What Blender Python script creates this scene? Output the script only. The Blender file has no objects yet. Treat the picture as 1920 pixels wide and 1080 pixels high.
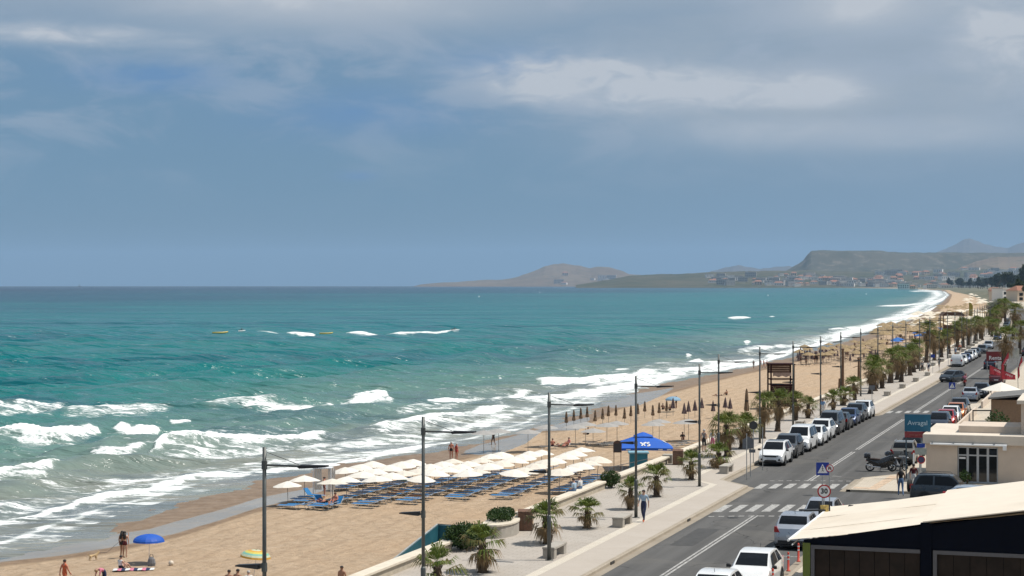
import bpy, bmesh, math, random
import numpy as np
from mathutils import Vector, Matrix, noise as mnoise

R = math.radians
random.seed(7)
rng = np.random.default_rng(11)
S = bpy.context.scene
C = S.collection

# ------------------------------------------------------------------ camera
# world: X across the road (towards the land), Y along the road, Z up; promenade paving is z = 0
F = 3400.0            # focal length in pixels of a 1920 wide picture
CAMZ = 12.5
YAW = math.atan(1120.0 / F)
SEA = -5.0
cam_d = bpy.data.cameras.new('camera')
cam = bpy.data.objects.new('camera', cam_d)
C.objects.link(cam)
cam.location = (0, 0, CAMZ)
cam.rotation_euler = (R(90), 0, YAW)
cam_d.sensor_width = 36.0
cam_d.lens = 36.0 * F / 1920.0
cam_d.shift_y = -5.0 / 1920.0
cam_d.clip_start = 1.0
cam_d.clip_end = 120000.0
S.camera = cam
S.render.resolution_x, S.render.resolution_y = 1024, 576

CR = (math.cos(YAW), math.sin(YAW))      # right vector of the view on the ground
CF = (-math.sin(YAW), math.cos(YAW))     # forward vector of the view on the ground


def G(px, py, z=0.0):
    """ground point at height z that stands at a place of the survey photo"""
    t = (CAMZ - z) * F / (py - 535.0)
    a = (px - 960.0) / F * t
    return (CR[0] * a + CF[0] * t, CR[1] * a + CF[1] * t, z)


def D(px, t):
    """ground position (x, y) at a bearing and a forward distance"""
    a = (px - 960.0) / F * t
    return (CR[0] * a + CF[0] * t, CR[1] * a + CF[1] * t)


# ------------------------------------------------------------------ sky, sun, exposure
SUN_EL = R(63)
SUN_DIR = (math.cos(R(18)), math.sin(R(18)))       # where the sun stands, seen on the ground
world = bpy.data.worlds.new('World')
S.world = world
world.use_nodes = True
wn, wl = world.node_tree.nodes, world.node_tree.links
wn.clear()


def wnode(t, **kw):
    n = wn.new(t)
    for k, v in kw.items():
        setattr(n, k, v)
    return n


def wmath(op, a, b=None, c=None, clamp=False):
    n = wn.new('ShaderNodeMath')
    n.operation = op
    n.use_clamp = clamp
    for i, x in enumerate((a, b, c)):
        if x is None:
            continue
        if isinstance(x, (int, float)):
            n.inputs[i].default_value = x
        else:
            wl.new(x, n.inputs[i])
    return n.outputs[0]


def wsmooth(x, lo, hi):
    n = wn.new('ShaderNodeMapRange')
    n.interpolation_type = 'SMOOTHSTEP'
    wl.new(x, n.inputs[0])
    n.inputs[1].default_value, n.inputs[2].default_value = lo, hi
    return n.outputs[0]


def wmix(f, a, b, blend='MIX'):
    n = wn.new('ShaderNodeMix')
    n.data_type = 'RGBA'
    n.blend_type = blend
    for s, x in ((n.inputs[0], f), (n.inputs[6], a), (n.inputs[7], b)):
        if isinstance(x, (int, float)):
            s.default_value = x
        elif isinstance(x, tuple):
            s.default_value = x + (1,)
        else:
            wl.new(x, s)
    return n.outputs[2]


tc = wnode('ShaderNodeTexCoord')
sky = wnode('ShaderNodeTexSky')
sky.sky_type = 'NISHITA'
sky.sun_disc = False
sky.sun_elevation = SUN_EL
sky.sun_rotation = math.atan2(SUN_DIR[0], SUN_DIR[1])
sky.altitude = 20
sky.air_density = 1.0
sky.dust_density = 0.6
sky.ozone_density = 3.0

# bearings of the sky: azimuth from the sea view and elevation, in degrees
vr = wnode('ShaderNodeVectorRotate', rotation_type='Z_AXIS')
vr.inputs['Angle'].default_value = -YAW
wl.new(tc.outputs['Generated'], vr.inputs['Vector'])
sep = wnode('ShaderNodeSeparateXYZ')
wl.new(vr.outputs[0], sep.inputs[0])
az = wmath('MULTIPLY', wmath('ARCTAN2', sep.outputs[0], sep.outputs[1]), 57.2958)
el = wmath('MULTIPLY', wmath('ARCSINE', sep.outputs[2]), 57.2958)


def cloud_noise(sx, sy, seed, detail=6, rough=0.55, dist=0.3):
    cmb = wnode('ShaderNodeCombineXYZ')
    wl.new(wmath('MULTIPLY', az, sx), cmb.inputs[0])
    wl.new(wmath('MULTIPLY', el, sy), cmb.inputs[1])
    cmb.inputs[2].default_value = seed
    n = wnode('ShaderNodeTexNoise')
    wl.new(cmb.outputs[0], n.inputs['Vector'])
    n.inputs['Scale'].default_value = 1.0
    n.inputs['Detail'].default_value = detail
    n.inputs['Roughness'].default_value = rough
    n.inputs['Distortion'].default_value = dist
    return n.outputs['Fac']


def cloud_bank(a0, e0, ra, re, wob=None, tilt=0.0):
    """soft mass of cloud round a bearing"""
    da = wmath('SUBTRACT', az, a0)
    e_ = wmath('SUBTRACT', wmath('SUBTRACT', el, e0), wmath('MULTIPLY', da, tilt))
    d2 = wmath('ADD', wmath('POWER', wmath('ABSOLUTE', wmath('DIVIDE', da, ra)), 2.0),
               wmath('POWER', wmath('ABSOLUTE', wmath('DIVIDE', e_, re)), 2.0))
    if wob is not None:
        d2 = wmath('ADD', d2, wob)
    return wmath('EXPONENT', wmath('MULTIPLY', d2, -1.0))


n_big = cloud_noise(0.085, 0.32, 3.1)
n_mid = cloud_noise(0.22, 0.62, 8.7, 5, 0.6, 0.5)
n_fine = cloud_noise(0.6, 1.7, 1.3, 5, 0.6, 0.6)
wob = wmath('MULTIPLY', wmath('SUBTRACT', n_fine, 0.5), 3.6)
wob2 = wmath('MULTIPLY', wmath('SUBTRACT', n_mid, 0.5), 3.0)
BG = 0.1


def lin(r, g, b):
    f = lambda c: (c / 255 / 12.92) if c <= 10.3 else ((c / 255 + 0.055) / 1.055) ** 2.4
    return (f(r), f(g), f(b))


def skyc(r, g, b):
    return tuple(c / BG for c in lin(r, g, b))


def wfac(x, k):
    return wmath('MULTIPLY', x, k, clamp=True)


# clear air: the physical sky, greyed and deepened by the thin high haze of the day
clear = wmix(1.0, sky.outputs[0], (0.30, 0.42, 0.50), 'MULTIPLY')
low = wmix(wsmooth(el, -2.0, 16.0), skyc(107, 144, 172), skyc(117, 150, 184))
base = wmix(0.80, clear, low)
base = wmix(wfac(wsmooth(az, -6.0, 22.0), 0.40), base, skyc(138, 156, 178))
# high veil: a broad bank over the land side and a deck overhead
nb = wmath('MULTIPLY', wmath('SUBTRACT', n_big, 0.5), 2.2)
land = cloud_bank(11.5, 6.9, 9.5, 2.6, wmath('ADD', nb, wmath('MULTIPLY', wob2, 0.35)))
deck = wmath('MULTIPLY', wsmooth(wmath('ADD', el, wmath('MULTIPLY', nb, 1.3)), 6.3, 9.0), 0.85)
veil = wmath('MAXIMUM', wmath('MULTIPLY', land, 1.15), deck)
base = wmix(wfac(veil, 0.95), base, skyc(155, 169, 184))
thin = wmath('MULTIPLY', wsmooth(n_mid, 0.46, 0.66), wsmooth(el, 2.0, 6.0))
base = wmix(wfac(thin, 0.55), base, skyc(165, 177, 193))
# darker shreds of low cloud
dark = wmath('ADD', cloud_bank(-11.2, 6.45, 2.3, 0.50, wmath('MULTIPLY', wob, 0.6)), cloud_bank(-4.6, 5.4, 3.2, 0.75, wob2))
dark = wmath('ADD', dark, cloud_bank(-0.3, 6.9, 2.2, 0.55, wob2))
dark = wmath('ADD', dark, wmath('MULTIPLY', cloud_bank(-4.9, 3.45, 0.6, 0.14, wob), 0.7))
base = wmix(wfac(dark, 0.85), base, skyc(101, 140, 182))
# lit banks
lit = wmath('ADD', cloud_bank(1.9, 6.55, 3.0, 0.78, wob, -0.03), cloud_bank(6.0, 6.05, 3.8, 0.70, wob, -0.03))
lit = wmath('ADD', lit, cloud_bank(9.4, 5.95, 1.4, 0.55, wob))
lit = wmath('ADD', lit, wmath('MULTIPLY', cloud_bank(-6.0, 9.0, 5.0, 0.8, wob2), 0.9))
lit = wmath('ADD', lit, wmath('MULTIPLY', cloud_bank(-14.0, 7.65, 3.6, 0.30, wob), 0.8))
lit = wmath('ADD', lit, cloud_bank(15.2, 7.6, 1.5, 1.5, wob))
lit = wmath('ADD', lit, wmath('MULTIPLY', cloud_bank(10.8, 8.6, 2.4, 0.8, wob2), 0.9))
lit = wmath('ADD', lit, wmath('MULTIPLY', cloud_bank(11.0, 4.7, 6.0, 0.5, wob2), 0.5))
lit = wmath('ADD', lit, wmath('MULTIPLY', wmath('MULTIPLY', wsmooth(n_mid, 0.55, 0.75), wsmooth(el, 9.0, 14.0)), 0.8))
base = wmix(wfac(lit, 0.95), base, skyc(192, 198, 206))
# shaded bellies of the land side banks
belly = wmath('ADD', cloud_bank(9.0, 5.35, 4.0, 0.22, wob), cloud_bank(11.5, 7.3, 2.6, 0.35, wob2))
base = wmix(wfac(belly, 0.45), base, skyc(140, 157, 173))
bgn = wnode('ShaderNodeBackground')
bgn.inputs['Strength'].default_value = BG
wl.new(base, bgn.inputs['Color'])
wout = wnode('ShaderNodeOutputWorld')
wl.new(bgn.outputs[0], wout.inputs[0])
world.cycles.sampling_method = 'MANUAL'
world.cycles.sample_map_resolution = 512

sun_d = bpy.data.lights.new('sun', 'SUN')
sun_d.energy = 4.6
sun_d.angle = R(0.6)
sun_d.color = (1.0, 0.955, 0.88)
sun = bpy.data.objects.new('sun', sun_d)
C.objects.link(sun)
sd = Vector((SUN_DIR[0] * math.cos(SUN_EL), SUN_DIR[1] * math.cos(SUN_EL), math.sin(SUN_EL)))
sun.rotation_euler = sd.to_track_quat('Z', 'Y').to_euler()
sun.location = (60, 60, 120)

vs = S.view_settings
vs.view_transform = 'Standard'
vs.look = 'None'
vs.exposure = 0.0
vs.gamma = 1.0
vs.use_curve_mapping = False
cy = S.cycles
cy.use_denoising = True
cy.denoiser = 'OPENIMAGEDENOISE'
cy.max_bounces = 4
cy.diffuse_bounces = 2
cy.glossy_bounces = 3
cy.transmission_bounces = 4
cy.transparent_max_bounces = 12
cy.volume_bounces = 0
cy.caustics_reflective = False
cy.caustics_refractive = False
cy.use_adaptive_sampling = True
cy.adaptive_threshold = 0.015
S.render.use_persistent_data = False
S.render.filter_size = 1.15

# ------------------------------------------------------------------ materials
MATS = {}


class NT:
    def __init__(self, name):
        self.m = bpy.data.materials.new(name)
        self.m.use_nodes = True
        self.n, self.l = self.m.node_tree.nodes, self.m.node_tree.links
        self.bsdf = self.n['Principled BSDF']

    def new(self, t, **kw):
        x = self.n.new(t)
        for k, v in kw.items():
            setattr(x, k, v)
        return x

    def put(self, sock, x):
        if isinstance(x, (int, float)):
            sock.default_value = x
        elif isinstance(x, tuple):
            sock.default_value = x if len(x) == len(sock.default_value) else x + (1,)
        else:
            self.l.new(x, sock)

    def math(self, op, a, b=0.0, clamp=False):
        x = self.new('ShaderNodeMath', operation=op, use_clamp=clamp)
        self.put(x.inputs[0], a)
        self.put(x.inputs[1], b)
        return x.outputs[0]

    def mix(self, f, a, b, blend='MIX'):
        x = self.new('ShaderNodeMix', data_type='RGBA', blend_type=blend)
        self.put(x.inputs[0], f)
        self.put(x.inputs[6], a)
        self.put(x.inputs[7], b)
        return x.outputs[2]

    def ramp(self, x, lo, hi, a=0.0, b=1.0, smooth=True):
        n = self.new('ShaderNodeMapRange', interpolation_type='SMOOTHSTEP' if smooth else 'LINEAR')
        self.put(n.inputs[0], x)
        for i, v in enumerate((lo, hi, a, b)):
            self.put(n.inputs[i + 1], v)
        return n.outputs[0]

    def coords(self, kind='Object', scale=(1, 1, 1), rotz=0.0):
        t = self.new('ShaderNodeTexCoord')
        if kind == 'World':
            g = self.new('ShaderNodeNewGeometry')
            out = g.outputs['Position']
        else:
            out = t.outputs[kind]
        mp = self.new('ShaderNodeMapping')
        mp.inputs['Scale'].default_value = scale
        mp.inputs['Rotation'].default_value = (0, 0, rotz)
        self.l.new(out, mp.inputs[0])
        return mp.outputs[0]

    def noise(self, scale, detail=4, rough=0.55, dist=0.0, co=None, kind='Object'):
        x = self.new('ShaderNodeTexNoise')
        x.inputs['Scale'].default_value = scale
        x.inputs['Detail'].default_value = detail
        x.inputs['Roughness'].default_value = rough
        x.inputs['Distortion'].default_value = dist
        self.l.new(co if co is not None else self.coords(kind), x.inputs['Vector'])
        return x.outputs['Fac']

    def attr(self, name, what='Fac'):
        x = self.new('ShaderNodeAttribute', attribute_name=name)
        return x.outputs[what]

    def bump(self, h, strength=0.3, dist=0.02):
        x = self.new('ShaderNodeBump')
        self.put(x.inputs['Strength'], strength)
        self.put(x.inputs['Distance'], dist)
        self.l.new(h, x.inputs['Height'])
        self.l.new(x.outputs[0], self.bsdf.inputs['Normal'])
        return x

    def set(self, **kw):
        for k, v in kw.items():
            self.put(self.bsdf.inputs[k.replace('_', ' ')], v)


def M(name, col, rough=0.6, var=0.12, scale=6.0, metal=0.0, bump=0.0, coat=0.0, dirt=None, kind='Object', spec=0.5, trans=0.0, alpha=None):
    """painted, cloth, stone or metal surface: base colour with grain and uneven wear"""
    if name in MATS:
        return MATS[name]
    t = NT(name)
    n1 = t.noise(scale, 5, 0.6, 0.2, kind=kind)
    n2 = t.noise(scale * 0.21, 3, 0.5, 0.0, kind=kind)
    dk = tuple(c * (1 - var) for c in col)
    lt = tuple(min(1.0, c * (1 + var)) for c in col)
    c = t.mix(t.ramp(n1, 0.3, 0.7), dk, lt)
    if dirt:
        c = t.mix(t.math('MULTIPLY', t.ramp(n2, 0.45, 0.75), 0.5), c, dirt)
    t.set(Base_Color=c, Roughness=t.ramp(n1, 0.2, 0.8, max(0.02, rough - 0.08), min(1, rough + 0.08)), Metallic=metal)
    t.bsdf.inputs['Specular IOR Level'].default_value = spec
    t.bsdf.inputs['Coat Weight'].default_value = coat
    if coat:
        t.bsdf.inputs['Coat Roughness'].default_value = 0.08
    if bump:
        t.bump(n1, bump, 0.01)
    if trans:
        # thin cloth that lets light through
        tr = t.new('ShaderNodeBsdfTranslucent')
        t.put(tr.inputs[0], c)
        mx = t.new('ShaderNodeMixShader')
        mx.inputs[0].default_value = trans
        out = t.n['Material Output']
        t.l.new(t.bsdf.outputs[0], mx.inputs[1])
        t.l.new(tr.outputs[0], mx.inputs[2])
        t.l.new(mx.outputs[0], out.inputs[0])
    if alpha is not None:
        t.bsdf.inputs['Alpha'].default_value = alpha
    MATS[name] = t.m
    return t.m


# ------------------------------------------------------------------ mesh builder and tags
class MB:
    """collects shapes; build() links them as one mesh object"""
    def __init__(self):
        self.v, self.f, self.mi, self.sm = [], [], [], []
        self.cur, self.smooth = 0, False

    def add(self, vs_, fs):
        o = len(self.v)
        self.v.extend([tuple(p) for p in vs_])
        for f in fs:
            self.f.append([i + o for i in f])
            self.mi.append(self.cur)
            self.sm.append(self.smooth)
        return self

    def box(self, x0, x1, y0, y1, z0, z1, rz=0.0, c=(0, 0)):
        vs_ = [(x, y, z) for z in (z0, z1) for x, y in ((x0, y0), (x1, y0), (x1, y1), (x0, y1))]
        if rz:
            cs, sn = math.cos(rz), math.sin(rz)
            vs_ = [(c[0] + (x - c[0]) * cs - (y - c[1]) * sn, c[1] + (x - c[0]) * sn + (y - c[1]) * cs, z) for x, y, z in vs_]
        return self.add(vs_, [(0, 3, 2, 1), (4, 5, 6, 7), (0, 1, 5, 4), (1, 2, 6, 5), (2, 3, 7, 6), (3, 0, 4, 7)])

    def bbox(self, x0, x1, y0, y1, z0, z1, b=0.02):
        """box with chamfered vertical and top edges"""
        def ring(i, z):
            return [(x0 + i + b, y0 + i, z), (x1 - i - b, y0 + i, z), (x1 - i, y0 + i + b, z), (x1 - i, y1 - i - b, z),
                    (x1 - i - b, y1 - i, z), (x0 + i + b, y1 - i, z), (x0 + i, y1 - i - b, z), (x0 + i, y0 + i + b, z)]
        return self.loft([ring(0, z0), ring(0, z1 - b), ring(b * 0.9, z1)])

    def loft(self, rings, cap0=True, cap1=True, closed=True):
        n = len(rings[0])
        vs_ = [p for r in rings for p in r]
        fs = []
        for k in range(len(rings) - 1):
            for i in range(n if closed else n - 1):
                j = (i + 1) % n
                fs.append((k * n + i, k * n + j, (k + 1) * n + j, (k + 1) * n + i))
        if cap0:
            fs.append(tuple(range(n - 1, -1, -1)))
        if cap1:
            fs.append(tuple((len(rings) - 1) * n + i for i in range(n)))
        return self.add(vs_, fs)

    def tube(self, pts, r, n=6, cap=True):
        pts = [Vector(p) for p in pts]
        rs = r if isinstance(r, (list, tuple)) else [r] * len(pts)
        rings = []
        for i, p in enumerate(pts):
            d = (pts[min(i + 1, len(pts) - 1)] - pts[max(i - 1, 0)])
            if d.length < 1e-9:
                d = Vector((0, 0, 1))
            d.normalize()
            a = Vector((1, 0, 0)) if abs(d.x) < 0.8 else Vector((0, 1, 0))
            u = d.cross(a).normalized()
            w = d.cross(u)
            rings.append([p + (u * math.cos(q) + w * math.sin(q)) * rs[i] for q in [2 * math.pi * k / n for k in range(n)]])
        return self.loft(rings, cap, cap)

    def lathe(self, prof, n=12, c=(0, 0, 0), sx=1.0, sy=1.0):
        rings = [[(c[0] + r * sx * math.cos(2 * math.pi * k / n), c[1] + r * sy * math.sin(2 * math.pi * k / n), c[2] + z) for k in range(n)] for r, z in prof]
        return self.loft(rings)

    def quad(self, a, b, c, d):
        return self.add([a, b, c, d], [(0, 1, 2, 3)])

    def prism(self, poly, axis, a, b):
        """extrude a 2D outline along an axis: poly in the two other axes"""
        def p3(p, t):
            return {'x': (t, p[0], p[1]), 'y': (p[0], t, p[1]), 'z': (p[0], p[1], t)}[axis]
        return self.loft([[p3(p, a) for p in poly], [p3(p, b) for p in poly]])

    def mesh(self, name, mats):
        me = bpy.data.meshes.new(name)
        me.from_pydata(self.v, [], self.f)
        for m in (mats if isinstance(mats, (list, tuple)) else [mats]):
            me.materials.append(m)
        me.polygons.foreach_set('material_index', self.mi)
        me.polygons.foreach_set('use_smooth', self.sm)
        bm = bmesh.new()
        bm.from_mesh(me)
        bmesh.ops.recalc_face_normals(bm, faces=bm.faces)
        bm.to_mesh(me)
        bm.free()
        return me

    def build(self, name, mats, parent=None, loc=None, rz=0.0):
        return link(name, self.mesh(name, mats), parent, loc, rz)


def link(name, data, parent=None, loc=None, rz=0.0):
    o = bpy.data.objects.new(name, data)
    C.objects.link(o)
    if parent is not None:
        o.parent = parent
    if loc is not None:
        o.location = loc
    if rz:
        o.rotation_euler.z = rz
    return o


def tag(o, label=None, cat=None, group=None, kind=None):
    for k, v in (('label', label), ('category', cat), ('group', group), ('kind', kind)):
        if v:
            o[k] = v
    return o


def empty(name, loc=(0, 0, 0), rz=0.0, label=None, cat=None, group=None):
    o = link(name, None, None, loc, rz)
    o.empty_display_size = 0.3
    return tag(o, label, cat, group)


TREES = {}


def tree_of(o):
    return (o, [tree_of(c) for c in o.children])


def copy_tree(root, loc, rz=0.0, scale=1.0, label=None, group=None):
    """a copy of a thing with copies of its parts and their sub-parts, sharing mesh data"""
    if root.name not in TREES:
        TREES[root.name] = tree_of(root)

    def rec(node, parent):
        c = node[0].copy()
        C.objects.link(c)
        if parent is not None:
            c.parent = parent
        for ch in node[1]:
            rec(ch, c)
        return c
    return place(rec(TREES[root.name], None), loc, rz, scale, label, group)


def place(o, loc, rz=0.0, scale=1.0, label=None, group=None):
    o.location = loc
    o.rotation_euler.z = rz
    o.scale = (scale,) * 3 if isinstance(scale, (int, float)) else scale
    if label:
        o['label'] = label
    if group:
        o['group'] = group
    return o


class Kind:
    """first use moves the built thing itself, every later use copies it with its parts"""
    def __init__(self, root):
        self.root, self.used = root, False

    def put(self, loc, rz=0.0, scale=1.0, label=None, group=None):
        if not self.used:
            self.used = True
            return place(self.root, loc, rz, scale, label, group)
        c = copy_tree(self.root, loc, rz, scale, label, group)
        return c


def np_mesh(name, verts, faces, mats, smooth=True, attrs=None):
    me = bpy.data.meshes.new(name)
    verts = np.asarray(verts, dtype=np.float32)
    faces = np.asarray(faces, dtype=np.int32)
    me.vertices.add(len(verts))
    me.vertices.foreach_set('co', verts.ravel())
    k = faces.shape[1]
    me.loops.add(faces.size)
    me.loops.foreach_set('vertex_index', faces.ravel())
    me.polygons.add(len(faces))
    me.polygons.foreach_set('loop_start', np.arange(0, faces.size, k, dtype=np.int32))
    me.polygons.foreach_set('loop_total', np.full(len(faces), k, dtype=np.int32))
    me.polygons.foreach_set('use_smooth', np.full(len(faces), smooth, dtype=bool))
    me.update(calc_edges=True)
    for m in (mats if isinstance(mats, (list, tuple)) else [mats]):
        me.materials.append(m)
    for nm, arr in (attrs or {}).items():
        a = me.attributes.new(nm, 'FLOAT', 'POINT')
        a.data.foreach_set('value', np.asarray(arr, dtype=np.float32))
    return me


def grid_faces(nr, nc, keep=None):
    i = np.arange(nr * nc).reshape(nr, nc)
    q = np.stack([i[:-1, :-1], i[:-1, 1:], i[1:, 1:], i[1:, :-1]], -1).reshape(-1, 4)
    if keep is not None:
        q = q[keep.reshape(-1)[q].all(1)]
    return q


def fbm(x, y, seed=0, octaves=5, gain=0.5):
    """value noise on arrays"""
    out = np.zeros_like(x, dtype=float)
    amp, tot = 1.0, 0.0
    for o in range(octaves):
        xi, yi = np.floor(x).astype(np.int64), np.floor(y).astype(np.int64)
        xf, yf = x - xi, y - yi
        xf, yf = xf * xf * (3 - 2 * xf), yf * yf * (3 - 2 * yf)

        def h(a, b):
            n = (a * 374761393 + b * 668265263 + (seed + o) * 1442695041) & 0x7fffffff
            n = (n ^ (n >> 13)) * 1274126177 & 0x7fffffff
            return ((n ^ (n >> 16)) & 0xffff) / 65535.0
        v = (h(xi, yi) * (1 - xf) + h(xi + 1, yi) * xf) * (1 - yf) + (h(xi, yi + 1) * (1 - xf) + h(xi + 1, yi + 1) * xf) * yf
        out += amp * v
        tot += amp
        amp *= gain
        x, y = x * 2.03 + 17.1, y * 2.03 + 5.3
    return out / tot
# ------------------------------------------------------------------ the coast
SHORE_PX = [(-420, 1180), (-150, 1080), (0, 1036), (80, 1026), (140, 1006), (175, 985), (250, 957), (330, 937), (430, 911), (520, 889), (600, 872),
            (700, 856), (780, 848), (850, 836), (920, 822), (985, 803), (1040, 784), (1100, 768), (1150, 742), (1200, 724), (1290, 707), (1340, 698),
            (1400, 686), (1480, 667), (1560, 646), (1600, 633), (1650, 618), (1700, 601), (1740, 583), (1765, 566), (1780, 553), (1770, 545),
            (1700, 541), (1600, 540), (1450, 539), (1300, 538), (1200, 537.5), (1000, 536.95), (780, 536.85)]
shore_w = np.array([G(x, y, SEA)[:2] for x, y in SHORE_PX])
shore_w = shore_w[np.argsort(shore_w[:, 1])]
SY, SX = shore_w[:, 1], shore_w[:, 0]


def shore_x(u):
    return np.interp(u, SY, SX)


def shift(u):
    """the road and promenade bend with the bay"""
    u = np.asarray(u, dtype=float)
    return -48.0 * (np.clip(u - 350, 0, None) / 943.0) ** 1.3


def sh(u):
    return float(shift(u))


WALL_X = -29.6
pxy = lambda X, Y: (CR[0] * X + CR[1] * Y, CF[0] * X + CF[1] * Y)


def beach_z(X, Y):
    """height of the sand"""
    xs = shore_x(Y)
    xw = WALL_X + shift(Y)
    w = np.maximum(xw - xs, 5.0)
    s = (xw - X) / w                       # 0 at the wall, 1 at the water's edge
    z = -3.3 - 1.0 * np.clip(s / 0.22, 0, 1) ** 0.7 - 0.25 * np.clip((s - 0.22) / 0.5, 0, 1) - 0.42 * np.clip((s - 0.72) / 0.28, 0, 1.0)
    z = z - 0.055 * np.clip(xs - X, 0, 40)
    return z


def sand(X, Y):
    return float(beach_z(np.array([X]), np.array([Y]))[0])


def on_sand(px, py):
    """point of the beach seen at a place of the survey photo"""
    z = -4.4
    for _ in range(8):
        p = G(px, py, z)
        z = 0.5 * z + 0.5 * sand(p[0], p[1])
    p = G(px, py, z)
    return (p[0], p[1], sand(p[0], p[1]))


# --- sand
t = NT('beach_sand')
wet = t.attr('wet')
co = t.coords('World')
n1 = t.noise(0.9, 6, 0.65, 0.3, co)
n2 = t.noise(9.0, 5, 0.7, 0.0, co)
n3 = t.noise(0.12, 4, 0.55, 0.4, co)
dry = t.mix(t.ramp(n1, 0.3, 0.7), (0.425, 0.305, 0.200), (0.530, 0.395, 0.270))
dry = t.mix(t.math('MULTIPLY', t.ramp(n3, 0.45, 0.7), 0.5), dry, (0.50, 0.345, 0.215))
dry = t.mix(t.math('MULTIPLY', t.ramp(n2, 0.58, 0.72), 0.55), dry, (0.30, 0.20, 0.12))
n5 = t.noise(3.1, 5, 0.75, 1.5, co)
dry = t.mix(t.math('MULTIPLY', t.ramp(n5, 0.66, 0.74), 0.75), dry, (0.16, 0.105, 0.06))
tr_ = t.new('ShaderNodeTexWave', wave_type='BANDS', bands_direction='X')
tr_.inputs['Scale'].default_value = 0.16
tr_.inputs['Distortion'].default_value = 5.0
tr_.inputs['Detail'].default_value = 3.0
tr_.inputs['Detail Scale'].default_value = 0.6
t.l.new(co, tr_.inputs['Vector'])
dry = t.mix(t.math('MULTIPLY', t.ramp(tr_.outputs['Fac'], 0.80, 0.98), 0.28), dry, (0.34, 0.235, 0.15))
damp = t.mix(t.ramp(n1, 0.35, 0.65), (0.20, 0.135, 0.085), (0.27, 0.19, 0.125))
damp = t.mix(t.ramp(n2, 0.55, 0.7), damp, (0.13, 0.095, 0.07))
wf = t.math('ADD', wet, t.math('MULTIPLY', t.math('SUBTRACT', n1, 0.5), 0.35))
col = t.mix(t.ramp(wf, 0.30, 0.60), dry, damp)
pl_ = t.math('ADD', t.attr('pool'), t.math('MULTIPLY', t.math('SUBTRACT', t.noise(0.35, 4, 0.55, 0.3, co), 0.5), 0.5))
pm_ = t.ramp(pl_, 0.36, 0.62)
col = t.mix(pm_, col, t.mix(t.ramp(n3, 0.3, 0.7), (0.265, 0.235, 0.195), (0.315, 0.285, 0.245)))
t.set(Base_Color=col, Roughness=t.math('MINIMUM', t.ramp(wf, 0.6, 1.0, 0.92, 0.50), t.ramp(pm_, 0, 1, 1.0, 0.20)))
t.set(Specular_IOR_Level=t.ramp(pm_, 0, 1, 0.22, 0.075))
foot = t.new('ShaderNodeTexVoronoi', feature='SMOOTH_F1')
foot.inputs['Scale'].default_value = 1.5
t.l.new(co, foot.inputs['Vector'])
hgt = t.math('ADD', t.math('MULTIPLY', t.ramp(foot.outputs['Distance'], 0.0, 0.5), 0.8), t.math('ADD', n2, t.math('MULTIPLY', n1, 1.5)))
t.bump(hgt, t.math('MULTIPLY', t.ramp(wf, 0.4, 0.7, 0.9, 0.28), t.ramp(pm_, 0, 1, 1.0, 0.05)), 0.15)
MATS['beach_sand'] = t.m

ys = np.concatenate([np.arange(20, 60, 2.0), np.arange(60, 200, 0.55), np.arange(200, 300, 1.0), np.arange(300, 600, 3.0), np.geomspace(600, 16000, 90)])
ss = np.concatenate([np.linspace(0, 0.45, 30), np.linspace(0.455, 1.0, 100), np.linspace(1.02, 1.4, 10)])
YY, SS = np.meshgrid(ys, ss, indexing='ij')
XS_, XW_ = shore_x(YY), WALL_X + shift(YY)
XW_ = np.maximum(XW_, XS_ + 18)
XX = XW_ + (XS_ - XW_) * SS
ZZ = beach_z(XX, YY)
ZZ = ZZ + np.where(YY < 700, (fbm(XX * 0.35, YY * 0.35, 3) - 0.5) * 0.22 * (SS < 0.985) + (fbm(XX * 1.3, YY * 1.3, 9, 3) - 0.5) * 0.10 * (SS < 0.9), 0)
tt_, aa_ = CF[0] * XX + CF[1] * YY, CR[0] * XX + CR[1] * YY
gx, gy = 960 + F * aa_ / np.maximum(tt_, 1), 535 + F * (CAMZ - ZZ) / np.maximum(tt_, 1)
WET = [(-600, 1200), (-200, 1112), (0, 1064), (200, 1040), (330, 1010), (480, 962), (560, 944), (700, 903), (880, 858), (960, 838), (1000, 812), (1060, 808), (1110, 792), (1150, 770), (1260, 736), (1350, 712), (1480, 682), (1600, 648), (1700, 613), (1800, 570)]
wet_e = np.interp(gx, [p[0] for p in WET], [p[1] for p in WET])
wetv = np.clip((wet_e - gy) / np.clip((gy - 535) * 0.05, 2, 18) + 0.5, 0, 1)
wetv = np.where(YY > 900, np.clip((SS - 0.75) / 0.15, 0, 1), wetv)
band = (fbm(XX * 0.05, YY * 0.03, 21, 3) - 0.5) * 0.5
wetv = np.clip(wetv + band * (wetv > 0.15) * (SS < 0.93), 0, 1)
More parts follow.
